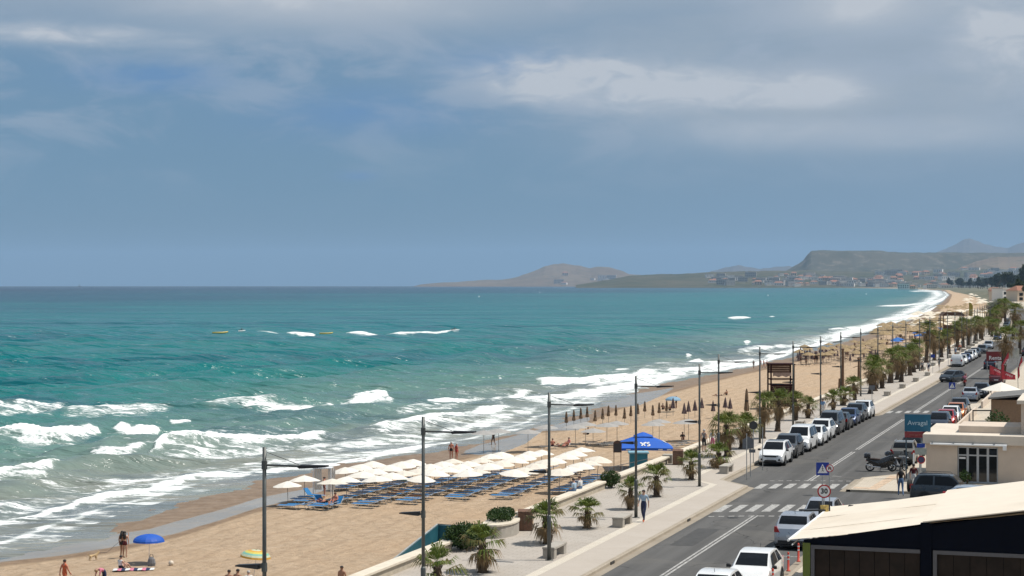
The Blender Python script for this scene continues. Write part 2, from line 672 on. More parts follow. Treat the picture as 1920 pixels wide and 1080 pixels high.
# standing water left in the runnel behind the sand bar, surveyed as upper and lower edges
poolv = np.zeros_like(XX)
for top_, bot_ in (([(-200, 1072), (0, 1034), (110, 1018), (200, 1004), (280, 992), (330, 978), (420, 954), (480, 935), (560, 919), (640, 904), (700, 893)],
                    [(-200, 1104), (0, 1054), (110, 1042), (200, 1028), (280, 1012), (330, 1000), (420, 973), (480, 953), (560, 934), (640, 910), (700, 895)]),
                   ([(1130, 757), (1150, 744), (1200, 737), (1240, 731), (1262, 727)], [(1130, 760), (1150, 765), (1200, 760), (1240, 742), (1262, 729)]),
                   ([(870, 846), (900, 834), (940, 824), (985, 812), (1020, 802)], [(870, 850), (900, 853), (940, 850), (985, 832), (1020, 806)]),
                   ([(1010, 806), (1040, 797), (1085, 786), (1105, 782)], [(1010, 808), (1040, 808), (1085, 806), (1105, 788)])):
    ya = np.interp(gx, [p[0] for p in top_], [p[1] for p in top_])
    yb = np.interp(gx, [p[0] for p in bot_], [p[1] for p in bot_])
    inx = (gx > top_[0][0]) & (gx < top_[-1][0]) & (tt_ > 20)
    d_ = np.minimum(gy - ya, yb - gy) / 5.0 + 0.5
    poolv = np.maximum(poolv, np.where(inx, np.clip(d_, 0, 1), 0))
sheet = np.clip((SS - 0.955) / 0.03, 0, 1) * (YY < 400)
poolv = np.maximum(poolv, sheet * 0.62)
ZZ = ZZ - 0.0 * poolv
me = np_mesh('beach', np.stack([XX, YY, ZZ], -1).reshape(-1, 3), grid_faces(*XX.shape), MATS['beach_sand'], True, {'wet': wetv.ravel(), 'pool': poolv.ravel()})
beach = tag(link('beach', me), kind='structure')

# --- sea
STROKES = [  # survey of the breaking water: polyline, half thickness (px), strength, crest height (m)
    ([(-150, 772), (0, 768), (100, 766), (200, 770), (330, 766)], 13, 0.62, 0.15),
    ([(350, 761), (450, 757), (560, 762), (630, 757), (690, 748)], 8, 0.70, 0.2),
    ([(640, 752), (680, 746), (715, 742), (742, 746)], 10, 1.25, 0.8),
    ([(-160, 826), (20, 813), (60, 816), (120, 812), (192, 803)], 6.5, 1.3, 0.9), ([(208, 803), (250, 803), (306, 797)], 6, 1.25, 0.7),
    ([(315, 791), (358, 788)], 4, 1.2, 0.5), ([(165, 850), (220, 848), (276, 843)], 5, 1.15, 0.5),
    ([(276, 846), (330, 830), (400, 827), (500, 822), (622, 813)], 6.5, 1.3, 0.8),
    ([(300, 850), (400, 845), (520, 838), (640, 828)], 9, 0.62, 0.05),
    ([(-120, 892), (0, 886), (60, 879), (116, 872)], 8, 1.25, 0.7),
    ([(-100, 908), (0, 905), (120, 898), (250, 893)], 10, 0.50, 0.0),
    ([(-200, 1010), (0, 972), (60, 963), (130, 948), (185, 929), (285, 910)], 6, 1.25, 0.25),
    ([(130, 940), (290, 913), (360, 893), (442, 884)], 8, 1.25, 0.4),
    ([(180, 903), (270, 898), (360, 905)], 9, 0.60, 0.05),
    ([(300, 920), (400, 903), (480, 888)], 5, 0.7, 0.0),
    ([(440, 868), (560, 864), (640, 858), (720, 846)], 9, 0.62, 0.05),
    ([(470, 884), (560, 876), (640, 868), (730, 848), (830, 828)], 7, 1.05, 0.25),
    ([(600, 842), (700, 828), (800, 820), (880, 800)], 10, 0.66, 0.05),
    ([(690, 806), (760, 797), (850, 781), (920, 768), (962, 757)], 10, 1.3, 0.5),
    ([(800, 818), (880, 800), (960, 776), (1010, 764)], 9, 0.8, 0.1),
    ([(797, 751), (860, 748), (930, 744), (1000, 732)], 5, 1.0, 0.35), ([(740, 770), (820, 764), (900, 756)], 7, 0.5, 0.0),
    ([(960, 752), (1050, 742), (1120, 733), (1200, 718), (1280, 704)], 9, 1.2, 0.3),
    ([(1000, 714), (1090, 712), (1185, 704), (1245, 694)], 6, 1.15, 0.5), ([(1100, 724), (1200, 710), (1300, 696)], 7, 0.85, 0.05),
    ([(1240, 696), (1300, 690), (1360, 682), (1420, 672)], 6, 1.05, 0.3), ([(1290, 702), (1350, 692), (1420, 680), (1490, 662)], 5, 1.05, 0.1),
    ([(1010, 690), (1030, 688)], 4, 1.3, 0.7), ([(1150, 691), (1182, 690)], 2.5, 1.2, 0.4), ([(930, 706), (945, 712)], 3, 1.0, 0.3),
    ([(1284, 667), (1300, 665)], 3, 1.3, 0.6), ([(1284, 677), (1310, 675), (1330, 680), (1370, 681)], 3, 1.15, 0.3),
    ([(1394, 638), (1408, 637)], 3, 1.3, 0.6), ([(1362, 595), (1385, 594), (1410, 595)], 2.2, 1.3, 0.6), ([(1440, 593), (1455, 593)], 1.6, 1.2, 0.4),
    ([(1430, 668), (1490, 655), (1550, 640), (1600, 626)], 5, 1.05, 0.2), ([(1380, 660), (1450, 652), (1520, 645)], 3, 0.8, 0.2),
    ([(1555, 633), (1620, 618), (1690, 601)], 5, 1.1, 0.2), ([(1550, 618), (1580, 616), (1620, 612)], 2.5, 1.0, 0.3),
    ([(1630, 600), (1680, 597), (1730, 586)], 3, 1.1, 0.3), ([(1690, 600), (1730, 588), (1762, 572)], 5, 1.15, 0.1),
    ([(1640, 574), (1700, 572), (1745, 567)], 2, 1.0, 0.3), ([(1735, 572), (1768, 560), (1780, 550)], 4, 1.1, 0.1), ([(1700, 546), (1760, 546), (1776, 549)], 2, 0.8, 0.0),
    ([(525, 626), (560, 627), (598, 626)], 0.9, 1.8, 0.22), ([(618, 623), (660, 625), (750, 627), (820, 623), (862, 618)], 0.9, 2.0, 0.28), ([(480, 622), (525, 624)], 1.0, 0.8, 0.0),
    ([(846, 620), (866, 617)], 2.4, 1.4, 0.4)]
dys = np.concatenate([np.geomspace(1.75, 12, 46), np.arange(12.6, 60, 0.8), np.arange(60.8, 560, 0.85), np.arange(562, 760, 3.0)])
pxs = np.arange(-330, 2260, 3.0)
DY, PX = np.meshgrid(dys, pxs, indexing='ij')
T = (CAMZ - SEA) * F / DY
A = (PX - 960) / F * T
SXx = CR[0] * A + CF[0] * T
SYy = CR[1] * A + CF[1] * T
off = shore_x(SYy) - SXx                   # metres out from the water's edge
keep = off > -14.0
foam = np.zeros_like(T)
crest = np.zeros_like(T)
PYs = DY + 535.0
for pl, th, stg, hgt_ in STROKES:
    xs_, ys_ = [p[0] for p in pl], [p[1] for p in pl]
    r0, r1 = np.searchsorted(dys, [min(ys_) - 535 - 4 * th, max(ys_) - 535 + 4 * th])
    c0, c1 = np.searchsorted(pxs, [min(xs_) - 60, max(xs_) + 60])
    if r1 <= r0 or c1 <= c0:
        continue
    X_, Y_ = PX[r0:r1, c0:c1], PYs[r0:r1, c0:c1]
    wv = (fbm(X_ * 0.045 + 3, X_ * 0 + th, int(th * 7 + xs_[0]) % 97, 4) - 0.5)
    yc = np.interp(X_, xs_, ys_) + wv * th * 0.8
    yc = yc + 0.5 * hgt_ * (yc - 535) / (CAMZ - SEA)        # the lifted crest stands where it was surveyed
    th = th * (0.66 if hgt_ > 0.4 else 0.85)
    L = max(xs_) - min(xs_)
    if L < 45 and hgt_ > 0.25:
        hgt_, th, stg = hgt_ * 0.35, th * 0.65, stg * 0.85
    elif th > 2:
        stg = min(stg, 1.16)
    e = max(7.0, L * (0.34 if L < 130 else 0.16))
    end = np.clip((X_ - min(xs_)) / e, 0, 1) * np.clip((max(xs_) - X_) / e, 0, 1)
    end = np.sin(end * math.pi / 2) ** 0.8
    tt = th * (0.75 + 0.5 * (0.5 + wv)) * np.maximum(end, 0.12)
    up_ = (Y_ < yc)
    tt = np.where(up_, tt * 0.8, tt * 1.15)
    d = (Y_ - yc) / tt
    f_ = stg * np.clip(1.15 - np.abs(d) ** 1.2 * 0.78, 0, 1) * (end > 0.02) * (0.4 + 0.6 * end)
    if stg > 1.1:
        f_ = np.maximum(f_, 0.55 * np.clip(1.15 - np.abs(d - 0.9) * 0.62, 0, 1) * end)      # spent foam left round the crest
    foam[r0:r1, c0:c1] = np.maximum(foam[r0:r1, c0:c1], f_)
    # the crest: steep towards the beach (down in the survey), long back
    ch = hgt_ * end * np.where(d > 0, np.exp(-(d * 1.15) ** 2), np.exp(-(d * 0.55) ** 2))
    crest[r0:r1, c0:c1] = np.maximum(crest[r0:r1, c0:c1], ch)
# wash running up the sand
edge = np.clip(1 - np.abs(off - 1.2 - 3.5 * fbm(SYy * 0.10, SXx * 0.02, 5, 3)) / (0.9 + T * 0.0022), 0, 1)
foam = np.maximum(foam, 0.75 * edge * (T > 90))
far_run = np.clip(1 - np.abs(off - 6 - 0.004 * T) / (5 + 0.006 * T), 0, 1) * np.clip((T - 350) / 300, 0, 1) * (T < 7000)
foam = np.maximum(foam, far_run * (0.55 + 0.6 * fbm(SYy * 0.02, SXx * 0.05, 8, 3)))
wash = np.clip(1 - off / 46.0, 0, 1) * (T < 400) * (off > 0)
patch = fbm(PX * 0.008, PYs * 0.05, 31, 4)
foam = np.maximum(foam, wash * 0.62 * np.clip(patch * 2.2 - 0.55, 0, 1))
# swell and chop
wx, wy = SXx * CR[0] + SYy * CR[1], SXx * CF[0] + SYy * CF[1]
calm = np.clip(off / 25.0, 0.0, 1)
Z = np.zeros_like(T)
lim = np.clip(900.0 / T, 0.0, 1)
for k in range(26):
    lam = 26.0 * 0.84 ** k
    if lam < 1.6:
        break
    ang = R(-48) + rng.normal(0, 0.45)
    kx, ky = math.cos(ang) * 2 * math.pi / lam, math.sin(ang) * 2 * math.pi / lam
    mod = fbm(wx / lam * 0.23 + k, wy / lam * 0.23, 40 + k, 2)
    okk = np.clip(lam / (T * T / (F * (CAMZ - SEA)) * 0.85 * 2.2 + 0.01) - 0.6, 0, 1)   # only waves the sheet can carry
    Z += okk * 0.0225 * lam ** 0.86 * np.sin(kx * wx + ky * wy + 9 * mod + k * 2.1) * (0.35 + 1.3 * mod)
Z *= (0.25 + 0.75 * calm)
rough_f = (fbm(PX * 0.21, PYs * 0.45, 77, 3) - 0.5)
Z = Z + 0.72 * crest * (1 + 0.22 * rough_f) + 0.05 * np.clip(foam, 0, 1) * (1 + 1.2 * rough_f) * (T < 600)
# thin sheet over the wet sand at the edge
zs = beach_z(SXx, SYy)
tip = np.clip(off / 9.0, 0, 1)
Z = SEA + Z * tip + 0.02
runup = np.where(off < 6, np.maximum(Z, np.minimum(zs + 0.03 + 0.0 * Z, SEA + 0.10)), Z)
Z = np.where(off < -3.0, SEA - 0.15, runup)
deep = np.clip(off, 0, None)

t = NT('sea_water')
fo, dp = t.attr('foam'), t.attr('off')
co = t.coords('World', rotz=0.0)
cos_ = t.coords('World', (1.0, 1.0, 1.0), -YAW)
st = t.new('ShaderNodeMapping')
st.inputs['Scale'].default_value = (0.35, 1.0, 1.0)
t.l.new(cos_, st.inputs[0])
stc = st.outputs[0]
n_f = t.noise(0.45, 7, 0.70, 1.2, stc)
n_g = t.noise(1.7, 6, 0.72, 1.2, stc)
n_p = t.noise(0.016, 7, 0.68, 0.9, stc)
n_q = t.noise(0.0016, 5, 0.62, 0.6, stc)
# colour of the water body: silty at the beach, turquoise over sand, blue in the deep
dn = t.math('MULTIPLY', dp, t.ramp(n_q, 0.25, 0.75, 0.55, 1.6))
c = t.mix(t.ramp(dn, 0, 34), (0.255, 0.250, 0.215), (0.125, 0.215, 0.188))
c = t.mix(t.ramp(dn, 24, 95), c, (0.008, 0.150, 0.148))
c = t.mix(t.ramp(dn, 70, 260), c, (0.000, 0.140, 0.152))
c = t.mix(t.ramp(dn, 300, 1300), c, (0.000, 0.062, 0.100))
c = t.mix(t.ramp(dn, 1000, 4500), c, (0.000, 0.022, 0.056))
c = t.mix(t.math('MULTIPLY', t.ramp(n_p, 0.47, 0.62), 0.75), c, t.mix(1.0, c, (0.40, 0.55, 0.72), 'MULTIPLY'))  # patchy water tone; its dark streaks also paint chop shading into the colour
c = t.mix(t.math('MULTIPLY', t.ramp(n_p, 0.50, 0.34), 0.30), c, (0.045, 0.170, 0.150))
# foam: broken by its own lace
lace = t.ramp(t.math('ADD', t.math('MULTIPLY', n_f, 0.6), t.math('MULTIPLY', n_g, 0.4)), 0.34, 0.66, -0.25, 1.15, False)
fm = t.math('SUBTRACT', t.math('ADD', fo, lace), 1.0)
fmask = t.ramp(fm, -0.18, 0.34)
milk = t.ramp(fo, 0.10, 0.9, 0.0, 0.62)
c = t.mix(milk, c, (0.27, 0.32, 0.285))
c = t.mix(fmask, c, t.mix(t.ramp(n_g, 0.35, 0.65), (0.74, 0.76, 0.74), (0.88, 0.885, 0.875)))
t.set(Base_Color=c, Roughness=t.ramp(fmask, 0, 1, 0.22, 0.9))
t.bsdf.inputs['IOR'].default_value = 1.333
t.set(Specular_IOR_Level=t.ramp(fmask, 0, 0.6, 0.26, 0.15))
w1 = t.noise(0.32, 4, 0.5, 0.4, stc)
w2 = t.noise(0.05, 4, 0.5, 0.4, stc)
w3 = t.noise(0.008, 3, 0.5, 0.4, stc)
hh = t.math('ADD', t.math('MULTIPLY', w1, 2.2), t.math('ADD', t.math('MULTIPLY', w2, 10.0), t.math('MULTIPLY', w3, 22.0)))
t.bump(hh, t.ramp(fmask, 0, 1, 1.0, 0.22), 1.0)
MATS['sea_water'] = t.m
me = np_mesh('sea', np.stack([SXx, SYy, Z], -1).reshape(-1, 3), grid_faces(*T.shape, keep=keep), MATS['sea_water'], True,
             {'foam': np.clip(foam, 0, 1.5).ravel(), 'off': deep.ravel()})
bm = bmesh.new()
bm.from_mesh(me)
bmesh.ops.delete(bm, geom=[v for v in bm.verts if not v.link_faces], context='VERTS')
bm.to_mesh(me)
bm.free()
sea = tag(link('sea', me), kind='structure')

# --- land behind the coast
t = NT('land_ground')
n1, n2 = t.noise(0.01, 6, 0.6, 0.4, kind='World'), t.noise(0.15, 5, 0.6, kind='World')
c = t.mix(t.ramp(n1, 0.4, 0.6), (0.16, 0.145, 0.095), (0.075, 0.085, 0.045))
c = t.mix(t.math('MULTIPLY', t.ramp(n2, 0.55, 0.7), 0.6), c, (0.27, 0.23, 0.17))
t.set(Base_Color=c, Roughness=0.95)
MATS['land_ground'] = t.m
yl = np.concatenate([np.arange(-60, 400, 10.0), np.geomspace(400, 36000, 110)])
fr = np.concatenate([[0, 0.0008, 0.002, 0.005], np.geomspace(0.01, 1, 26)])
YL, FR = np.meshgrid(yl, fr, indexing='ij')
x0 = np.maximum(WALL_X + 0.1 + shift(YL), shore_x(YL) + 18)
XL = x0 + FR * 26000
ZL = -0.30 + np.clip(YL - 5200, 0, None) * 0.0 + np.where(YL > 3000, np.clip((XL - x0) * 0.012, 0, 60) * np.clip((YL - 3000) / 5000, 0, 1), 0)
ZL = np.where((FR == 0) & (YL > 900), -4.4, ZL)
me = np_mesh('ground', np.stack([XL, YL, ZL], -1).reshape(-1, 3), grid_faces(*XL.shape), MATS['land_ground'])
tag(link('ground', me), kind='structure')


# --- hills across the bay
def hill_mat(name, a, b, c_, s):
    t = NT(name)
    n1, n2 = t.noise(s, 7, 0.62, 0.5, kind='World'), t.noise(s * 6, 6, 0.65, 0.3, kind='World')
    c = t.mix(t.ramp(n1, 0.38, 0.62), a, b)
    c = t.mix(t.ramp(n2, 0.50, 0.68), c, c_)
    t.set(Base_Color=c, Roughness=0.95)
    t.bsdf.inputs['Specular IOR Level'].default_value = 0.1
    MATS[name] = t.m
    return t.m


def hill(name, prof, t_front, t_ridge, t_back, mat, rough=0.12, seed=1, z0=-6.0, power=1.3, cliff=0.0):
    """a ridge with real depth: foot, slope, crest and back slope"""
    nx, nz = 260, 34
    xs = np.linspace(prof[0][0], prof[-1][0], nx)
    ytop = np.interp(xs, [p[0] for p in prof], [p[1] for p in prof])
    ytop = ytop + (fbm(xs * 0.09, xs * 0 + seed, seed, 5) - 0.5) * 2.2 * np.clip((535 - ytop) / 12, 0, 1)
    P = []
    for j in range(nz):
        f = j / (nz - 1)
        if f < 0.72:
            g = f / 0.72
            t_ = t_front + (t_ridge - t_front) * g
            prof_h = g ** power
            if cliff:
                prof_h = (1 - cliff) * g ** power + cliff * np.clip((g - 0.72) / 0.12, 0, 1)
        else:
            g = (f - 0.72) / 0.28
            t_ = t_ridge + (t_back - t_ridge) * g
            prof_h = (1 - g) ** 1.4
        a = (xs - 960) / F * t_
        X, Y = CR[0] * a + CF[0] * t_, CR[1] * a + CF[1] * t_
        ztop = CAMZ + (535 - ytop) / F * t_ridge
        nn = fbm(X * 0.0011, Y * 0.0011, seed + 3, 6) - 0.5
        gul = np.abs(fbm(X * 0.0022 + 9, Y * 0.0006, seed + 9, 4) - 0.5)
        mid = math.sin(min(1, f / 0.72) * math.pi) if f < 0.72 else 0
        z = z0 + (ztop - z0) * np.clip(prof_h + mid * (nn * rough * 3 - gul * rough * 2.0), 0, 1.0)
        P.append(np.stack([X, Y, z], -1))
    P = np.stack(P, 0)
    me = np_mesh(name, P.reshape(-1, 3), grid_faces(nz, nx), mat)
    return tag(link(name, me), kind='structure')


m_dry = hill_mat('hill_dry', (0.145, 0.105, 0.070), (0.19, 0.145, 0.10), (0.085, 0.080, 0.050), 0.0012)
m_green = hill_mat('hill_scrub', (0.060, 0.068, 0.040), (0.105, 0.095, 0.062), (0.038, 0.048, 0.028), 0.0022)
m_mesa = hill_mat('hill_rock', (0.095, 0.092, 0.070), (0.060, 0.066, 0.048), (0.165, 0.145, 0.115), 0.0016)
m_far = hill_mat('hill_far', (0.11, 0.10, 0.09), (0.15, 0.13, 0.11), (0.08, 0.08, 0.07), 0.0008)
hill('headland_hill', [(776, 536.6), (790, 533), (820, 530), (870, 527.5), (900, 524.5), (945, 524), (972, 518), (1000, 508), (1020, 499), (1038, 494), (1056, 493),
                  (1085, 497), (1106, 502), (1122, 498.5), (1140, 500), (1160, 505), (1180, 513), (1230, 518), (1300, 523), (1400, 530)], 24000, 27500, 31000, m_dry, 0.12, 3, power=1.0)
hill('coast_hill', [(1080, 534), (1140, 524), (1180, 516), (1230, 513.5), (1290, 512), (1330, 509), (1400, 508), (1460, 507), (1530, 506), (1600, 508), (1700, 508), (1790, 504), (1860, 503), (1930, 506), (2020, 500), (2150, 498)],
     12500, 15500, 19000, m_green, 0.16, 5, power=0.9)
hill('table_mountain', [(1440, 528), (1470, 510), (1492, 497), (1506, 488), (1514, 477), (1521, 470), (1535, 467.5), (1570, 469), (1610, 470), (1645, 469), (1660, 471), (1700, 473),
                     (1760, 473), (1830, 473), (1900, 474), (1990, 472), (2150, 470)], 15000, 18500, 23000, m_mesa, 0.16, 7, power=0.85, cliff=0.34)
hill('quarry_hill', [(1770, 520), (1800, 500), (1830, 488), (1870, 480), (1920, 479), (2000, 478), (2150, 476)], 14500, 17500, 18200, m_dry, 0.1, 13, power=0.9)
hill('mountain', [(1730, 500), (1755, 472), (1775, 464), (1793, 455), (1806, 446), (1818, 443), (1832, 448), (1848, 455), (1870, 460), (1890, 463), (1906, 456), (1925, 450), (1960, 446), (2020, 452), (2150, 440)],
     33000, 39000, 45000, m_far, 0.10, 17, power=1.0)
hill('far_hill', [(1290, 525), (1335, 507), (1362, 500), (1385, 496), (1402, 499), (1425, 503), (1450, 500), (1480, 498), (1510, 503), (1560, 520)], 29000, 33000, 37000, m_far, 0.10, 23, power=1.0)

# --- the air over the bay
t = NT('sea_haze')
pv = t.new('ShaderNodeVolumePrincipled')
pv.inputs['Color'].default_value = (0.50, 0.73, 1.0, 1)
pv.inputs['Density'].default_value = 2.4e-5
pv.inputs['Anisotropy'].default_value = 0.15
t.n.remove(t.bsdf)
t.l.new(pv.outputs[0], t.n['Material Output'].inputs['Volume'])
mb = MB().box(-46000, 46000, -3000, 52000, -9, 1100)
tag(mb.build('haze', t.m), kind='stuff')
# ------------------------------------------------------------------ road, promenade, pavements
def kerb_l(u):
    return float(np.interp(u, [-100, 112, 115, 175, 178.5, 262, 266, 420, 424, 9000], [-21.4, -21.4, -23.6, -23.6, -21.4, -21.4, -23.6, -23.6, -21.4, -21.4]))


def kerb_r(u):
    return float(np.interp(u, [-100, 97.5, 100, 119, 122.5, 188, 191, 196, 198.5, 9000], [-13.2, -13.2, -15.3, -15.3, -13.1, -13.1, -14.4, -14.4, -13.1, -13.1]))


t = NT('asphalt')
co = t.coords('World')
n1, n2 = t.noise(60.0, 3, 0.6, 0, co), t.noise(0.22, 5, 0.6, 0.6, co)
stx = t.new('ShaderNodeMapping')
stx.inputs['Scale'].default_value = (1.0, 0.03, 1.0)
t.l.new(co, stx.inputs[0])
n3 = t.noise(0.9, 4, 0.55, 0.2, stx.outputs[0])
c = t.mix(t.ramp(n3, 0.35, 0.65), (0.085, 0.082, 0.079), (0.125, 0.121, 0.116))
c = t.mix(t.math('MULTIPLY', t.ramp(n2, 0.5, 0.7), 0.45), c, (0.155, 0.145, 0.130))
c = t.mix(t.math('MULTIPLY', t.ramp(n1, 0.4, 0.7), 0.35), c, (0.065, 0.063, 0.061))
vc = t.new('ShaderNodeTexVoronoi', feature='DISTANCE_TO_EDGE')
vc.inputs['Scale'].default_value = 0.23
wv_ = t.new('ShaderNodeVectorMath', operation='ADD')
nz_ = t.new('ShaderNodeTexNoise')
nz_.inputs['Scale'].default_value = 0.8
t.l.new(co, nz_.inputs['Vector'])
t.l.new(co, wv_.inputs[0])
t.l.new(nz_.outputs['Color'], wv_.inputs[1])
t.l.new(wv_.outputs[0], vc.inputs['Vector'])
c = t.mix(t.math('MULTIPLY', t.ramp(vc.outputs['Distance'], 0.010, 0.0), t.ramp(n2, 0.42, 0.58)), c, (0.035, 0.034, 0.033))
oil = t.noise(1.3, 4, 0.6, 0.5, co)
c = t.mix(t.math('MULTIPLY', t.ramp(oil, 0.66, 0.76), 0.55), c, (0.040, 0.039, 0.038))
t.set(Base_Color=c, Roughness=0.9)
t.bsdf.inputs['Specular IOR Level'].default_value = 0.2
t.bump(n1, 0.25, 0.01)
MATS['asphalt'] = t.m


def paving(name, a, b, stain, slab=0.0):
    t = NT(name)
    co = t.coords('World')
    n1, n2, n3 = t.noise(14.0, 4, 0.6, 0, co), t.noise(0.5, 5, 0.65, 0.5, co), t.noise(2.4, 5, 0.7, 0.8, co)
    c = t.mix(t.ramp(n2, 0.3, 0.7), a, b)
    c = t.mix(t.math('MULTIPLY', t.ramp(n3, 0.58, 0.75), 0.5), c, stain)
    if slab:
        bk = t.new('ShaderNodeTexBrick')
        bk.inputs['Scale'].default_value = 1.0 / slab
        bk.inputs['Mortar Size'].default_value = 0.012
        bk.inputs['Color1'].default_value = (1, 1, 1, 1)
        bk.inputs['Color2'].default_value = (0.93, 0.93, 0.93, 1)
        bk.inputs['Mortar'].default_value = (0.72, 0.70, 0.68, 1)
        t.l.new(co, bk.inputs['Vector'])
        c = t.mix(1.0, c, bk.outputs['Color'], 'MULTIPLY')
    t.set(Base_Color=c, Roughness=0.85)
    t.bsdf.inputs['Specular IOR Level'].default_value = 0.25
    t.bump(n1, 0.2, 0.01)
    MATS[name] = t.m
    return t.m


paving('prom_paving', (0.415, 0.368, 0.318), (0.455, 0.408, 0.356), (0.35, 0.305, 0.255), 1.2)
paving('cycle_paving', (0.43, 0.375, 0.318), (0.46, 0.405, 0.348), (0.38, 0.33, 0.28))
paving('pale_band', (0.585, 0.52, 0.43), (0.63, 0.57, 0.48), (0.45, 0.40, 0.33), 0.5)
paving('kerb_stone', (0.36, 0.305, 0.235), (0.42, 0.36, 0.285), (0.24, 0.20, 0.15), 1.0)
paving('side_paving', (0.51, 0.44, 0.35), (0.56, 0.49, 0.40), (0.42, 0.36, 0.29), 0.8)
paving('gutter', (0.28, 0.235, 0.18), (0.33, 0.28, 0.22), (0.18, 0.155, 0.12))
US = np.concatenate([np.arange(20, 300, 1.0), np.arange(300, 760, 5.0), np.arange(760, 1500, 20.0)])


def ribbon(name, prof, mat, us=US, smooth=False):
    """strip that follows the bend of the coast; prof(u) gives (x, z) points across"""
    rows = []
    for u in us:
        s_ = sh(u)
        rows.append([(x + s_, u, z) for x, z in prof(u)])
    P = np.array(rows)
    me = np_mesh(name, P.reshape(-1, 3), grid_faces(P.shape[0], P.shape[1])[:, ::-1], mat, smooth)
    return tag(link(name, me), kind='structure')


road_z0 = lambda x: -0.10 - 0.04 * min(1, abs(x + 18.4) / 3.1)
road = ribbon('road', lambda u: [(kerb_l(u) - 0.1, -0.14), (-18.4, -0.10), (kerb_r(u) + 0.1, -0.14)], MATS['asphalt'], smooth=True)
side_us = np.linspace(100.2, 112.0, 12)
rows = [(-15.6, -0.134), (-12.0, -0.13), (26.0, -0.13)]
ribbon('side_street', lambda u: rows, MATS['asphalt'], side_us)
ribbon('promenade', lambda u: [(WALL_X - 0.2, 0.0), (kerb_l(u) - 0.22, 0.0)], MATS['prom_paving'])
ribbon('cycle_path', lambda u: [(kerb_l(u) - 2.0, 0.004), (kerb_l(u) - 0.23, 0.004)], MATS['cycle_paving'])
ribbon('paving_band', lambda u: [(kerb_l(u) - 2.45, 0.008), (kerb_l(u) - 1.95, 0.008)], MATS['pale_band'])
ribbon('kerb', lambda u: [(kerb_l(u) - 0.24, 0.0), (kerb_l(u) - 0.22, 0.012), (kerb_l(u) - 0.03, 0.012), (kerb_l(u), -0.01), (kerb_l(u) + 0.01, -0.15)], MATS['kerb_stone'])
ribbon('gutter_strip', lambda u: [(kerb_l(u), -0.128), (kerb_l(u) + 0.42, -0.126)], MATS['gutter'])
for a, b in ((20, 100.4), (111.8, 1500)):
    uu = np.concatenate([[a], US[(US > a) & (US < b)], [b]])
    ribbon('pavement', lambda u: [(kerb_r(u) + 0.24, 0.0), (30.0, 0.0)], MATS['side_paving'], uu)
    ribbon('kerb', lambda u: [(kerb_r(u) - 0.01, -0.15), (kerb_r(u), -0.01), (kerb_r(u) + 0.03, 0.012), (kerb_r(u) + 0.22, 0.012), (kerb_r(u) + 0.24, 0.0)], MATS['kerb_stone'], uu)
    ribbon('gutter_strip', lambda u: [(kerb_r(u) - 0.42, -0.126), (kerb_r(u), -0.128)], MATS['gutter'], uu)

for u_, lo_ in ((100.4, 100.2), (112.0, 111.8)):
    mb = MB().box(-15.05, 30.0, lo_, u_, -0.15, 0.010)
    tag(mb.build('kerb', MATS['kerb_stone']), kind='structure')

# repaired trenches and covers in the carriageway
for i, (x0, x1, u0, u1) in enumerate(((-20.3, -19.1, 86, 92.5), (-17.4, -16.3, 120, 128), (-20.6, -19.8, 146, 163), (-17.0, -16.2, 72, 80))):
    q_ = MB().add([(x0, u0, road_z0(x0) + 0.004), (x1, u0, road_z0(x1) + 0.004), (x1, u1, road_z0(x1) + 0.004), (x0, u1, road_z0(x0) + 0.004)], [(0, 1, 2, 3)])
    q_.build('asphalt_patch', M('patch_%d' % (i % 2), ((0.062, 0.060, 0.058), (0.150, 0.144, 0.136))[i % 2], 0.9, 0.2, 3.0), road)
for i, (x, u) in enumerate(((-19.4, 97.2), (-17.2, 109.0), (-19.8, 133.0), (-17.6, 152.0), (-19.6, 190.0))):
    MB().lathe([(0.32, 0.0), (0.32, 0.010), (0.02, 0.012)], 18, (x, u, road_z0(x) - 0.002)).build('manhole_cover', M('cover_iron', (0.05, 0.047, 0.043), 0.6, 0.2, 12.0, metal=0.4), road)

# painted markings lie on the road: each stripe a piece of its own
t = NT('road_paint')
n1 = t.noise(7.0, 6, 0.7, 0.3, kind='World')
t.set(Base_Color=t.mix(t.ramp(n1, 0.42, 0.62), (0.47, 0.455, 0.425), (0.20, 0.19, 0.18)), Roughness=0.7)
MATS['road_paint'] = t.m


def road_z(x, u):
    k = kerb_l(u) - 0.1 if x < -18.4 else kerb_r(u) + 0.1
    f = min(1, abs((x + 18.4) / (k + 18.4)))
    return -0.10 - 0.04 * f


def marking(name, x0, x1, u0, u1, skew=0.0, nu=8):
    mb = MB()
    for i in range(nu):
        a, b = u0 + (u1 - u0) * i / nu, u0 + (u1 - u0) * (i + 1) / nu
        q = []
        for x, u in ((x0, a), (x1, a), (x1, b), (x0, b)):
            uu = u + skew * (x + 18.4)
            q.append((x + sh(uu), uu, road_z(x, uu) + 0.006))
        mb.quad(*q)
    return mb.build(name, MATS['road_paint'], road)


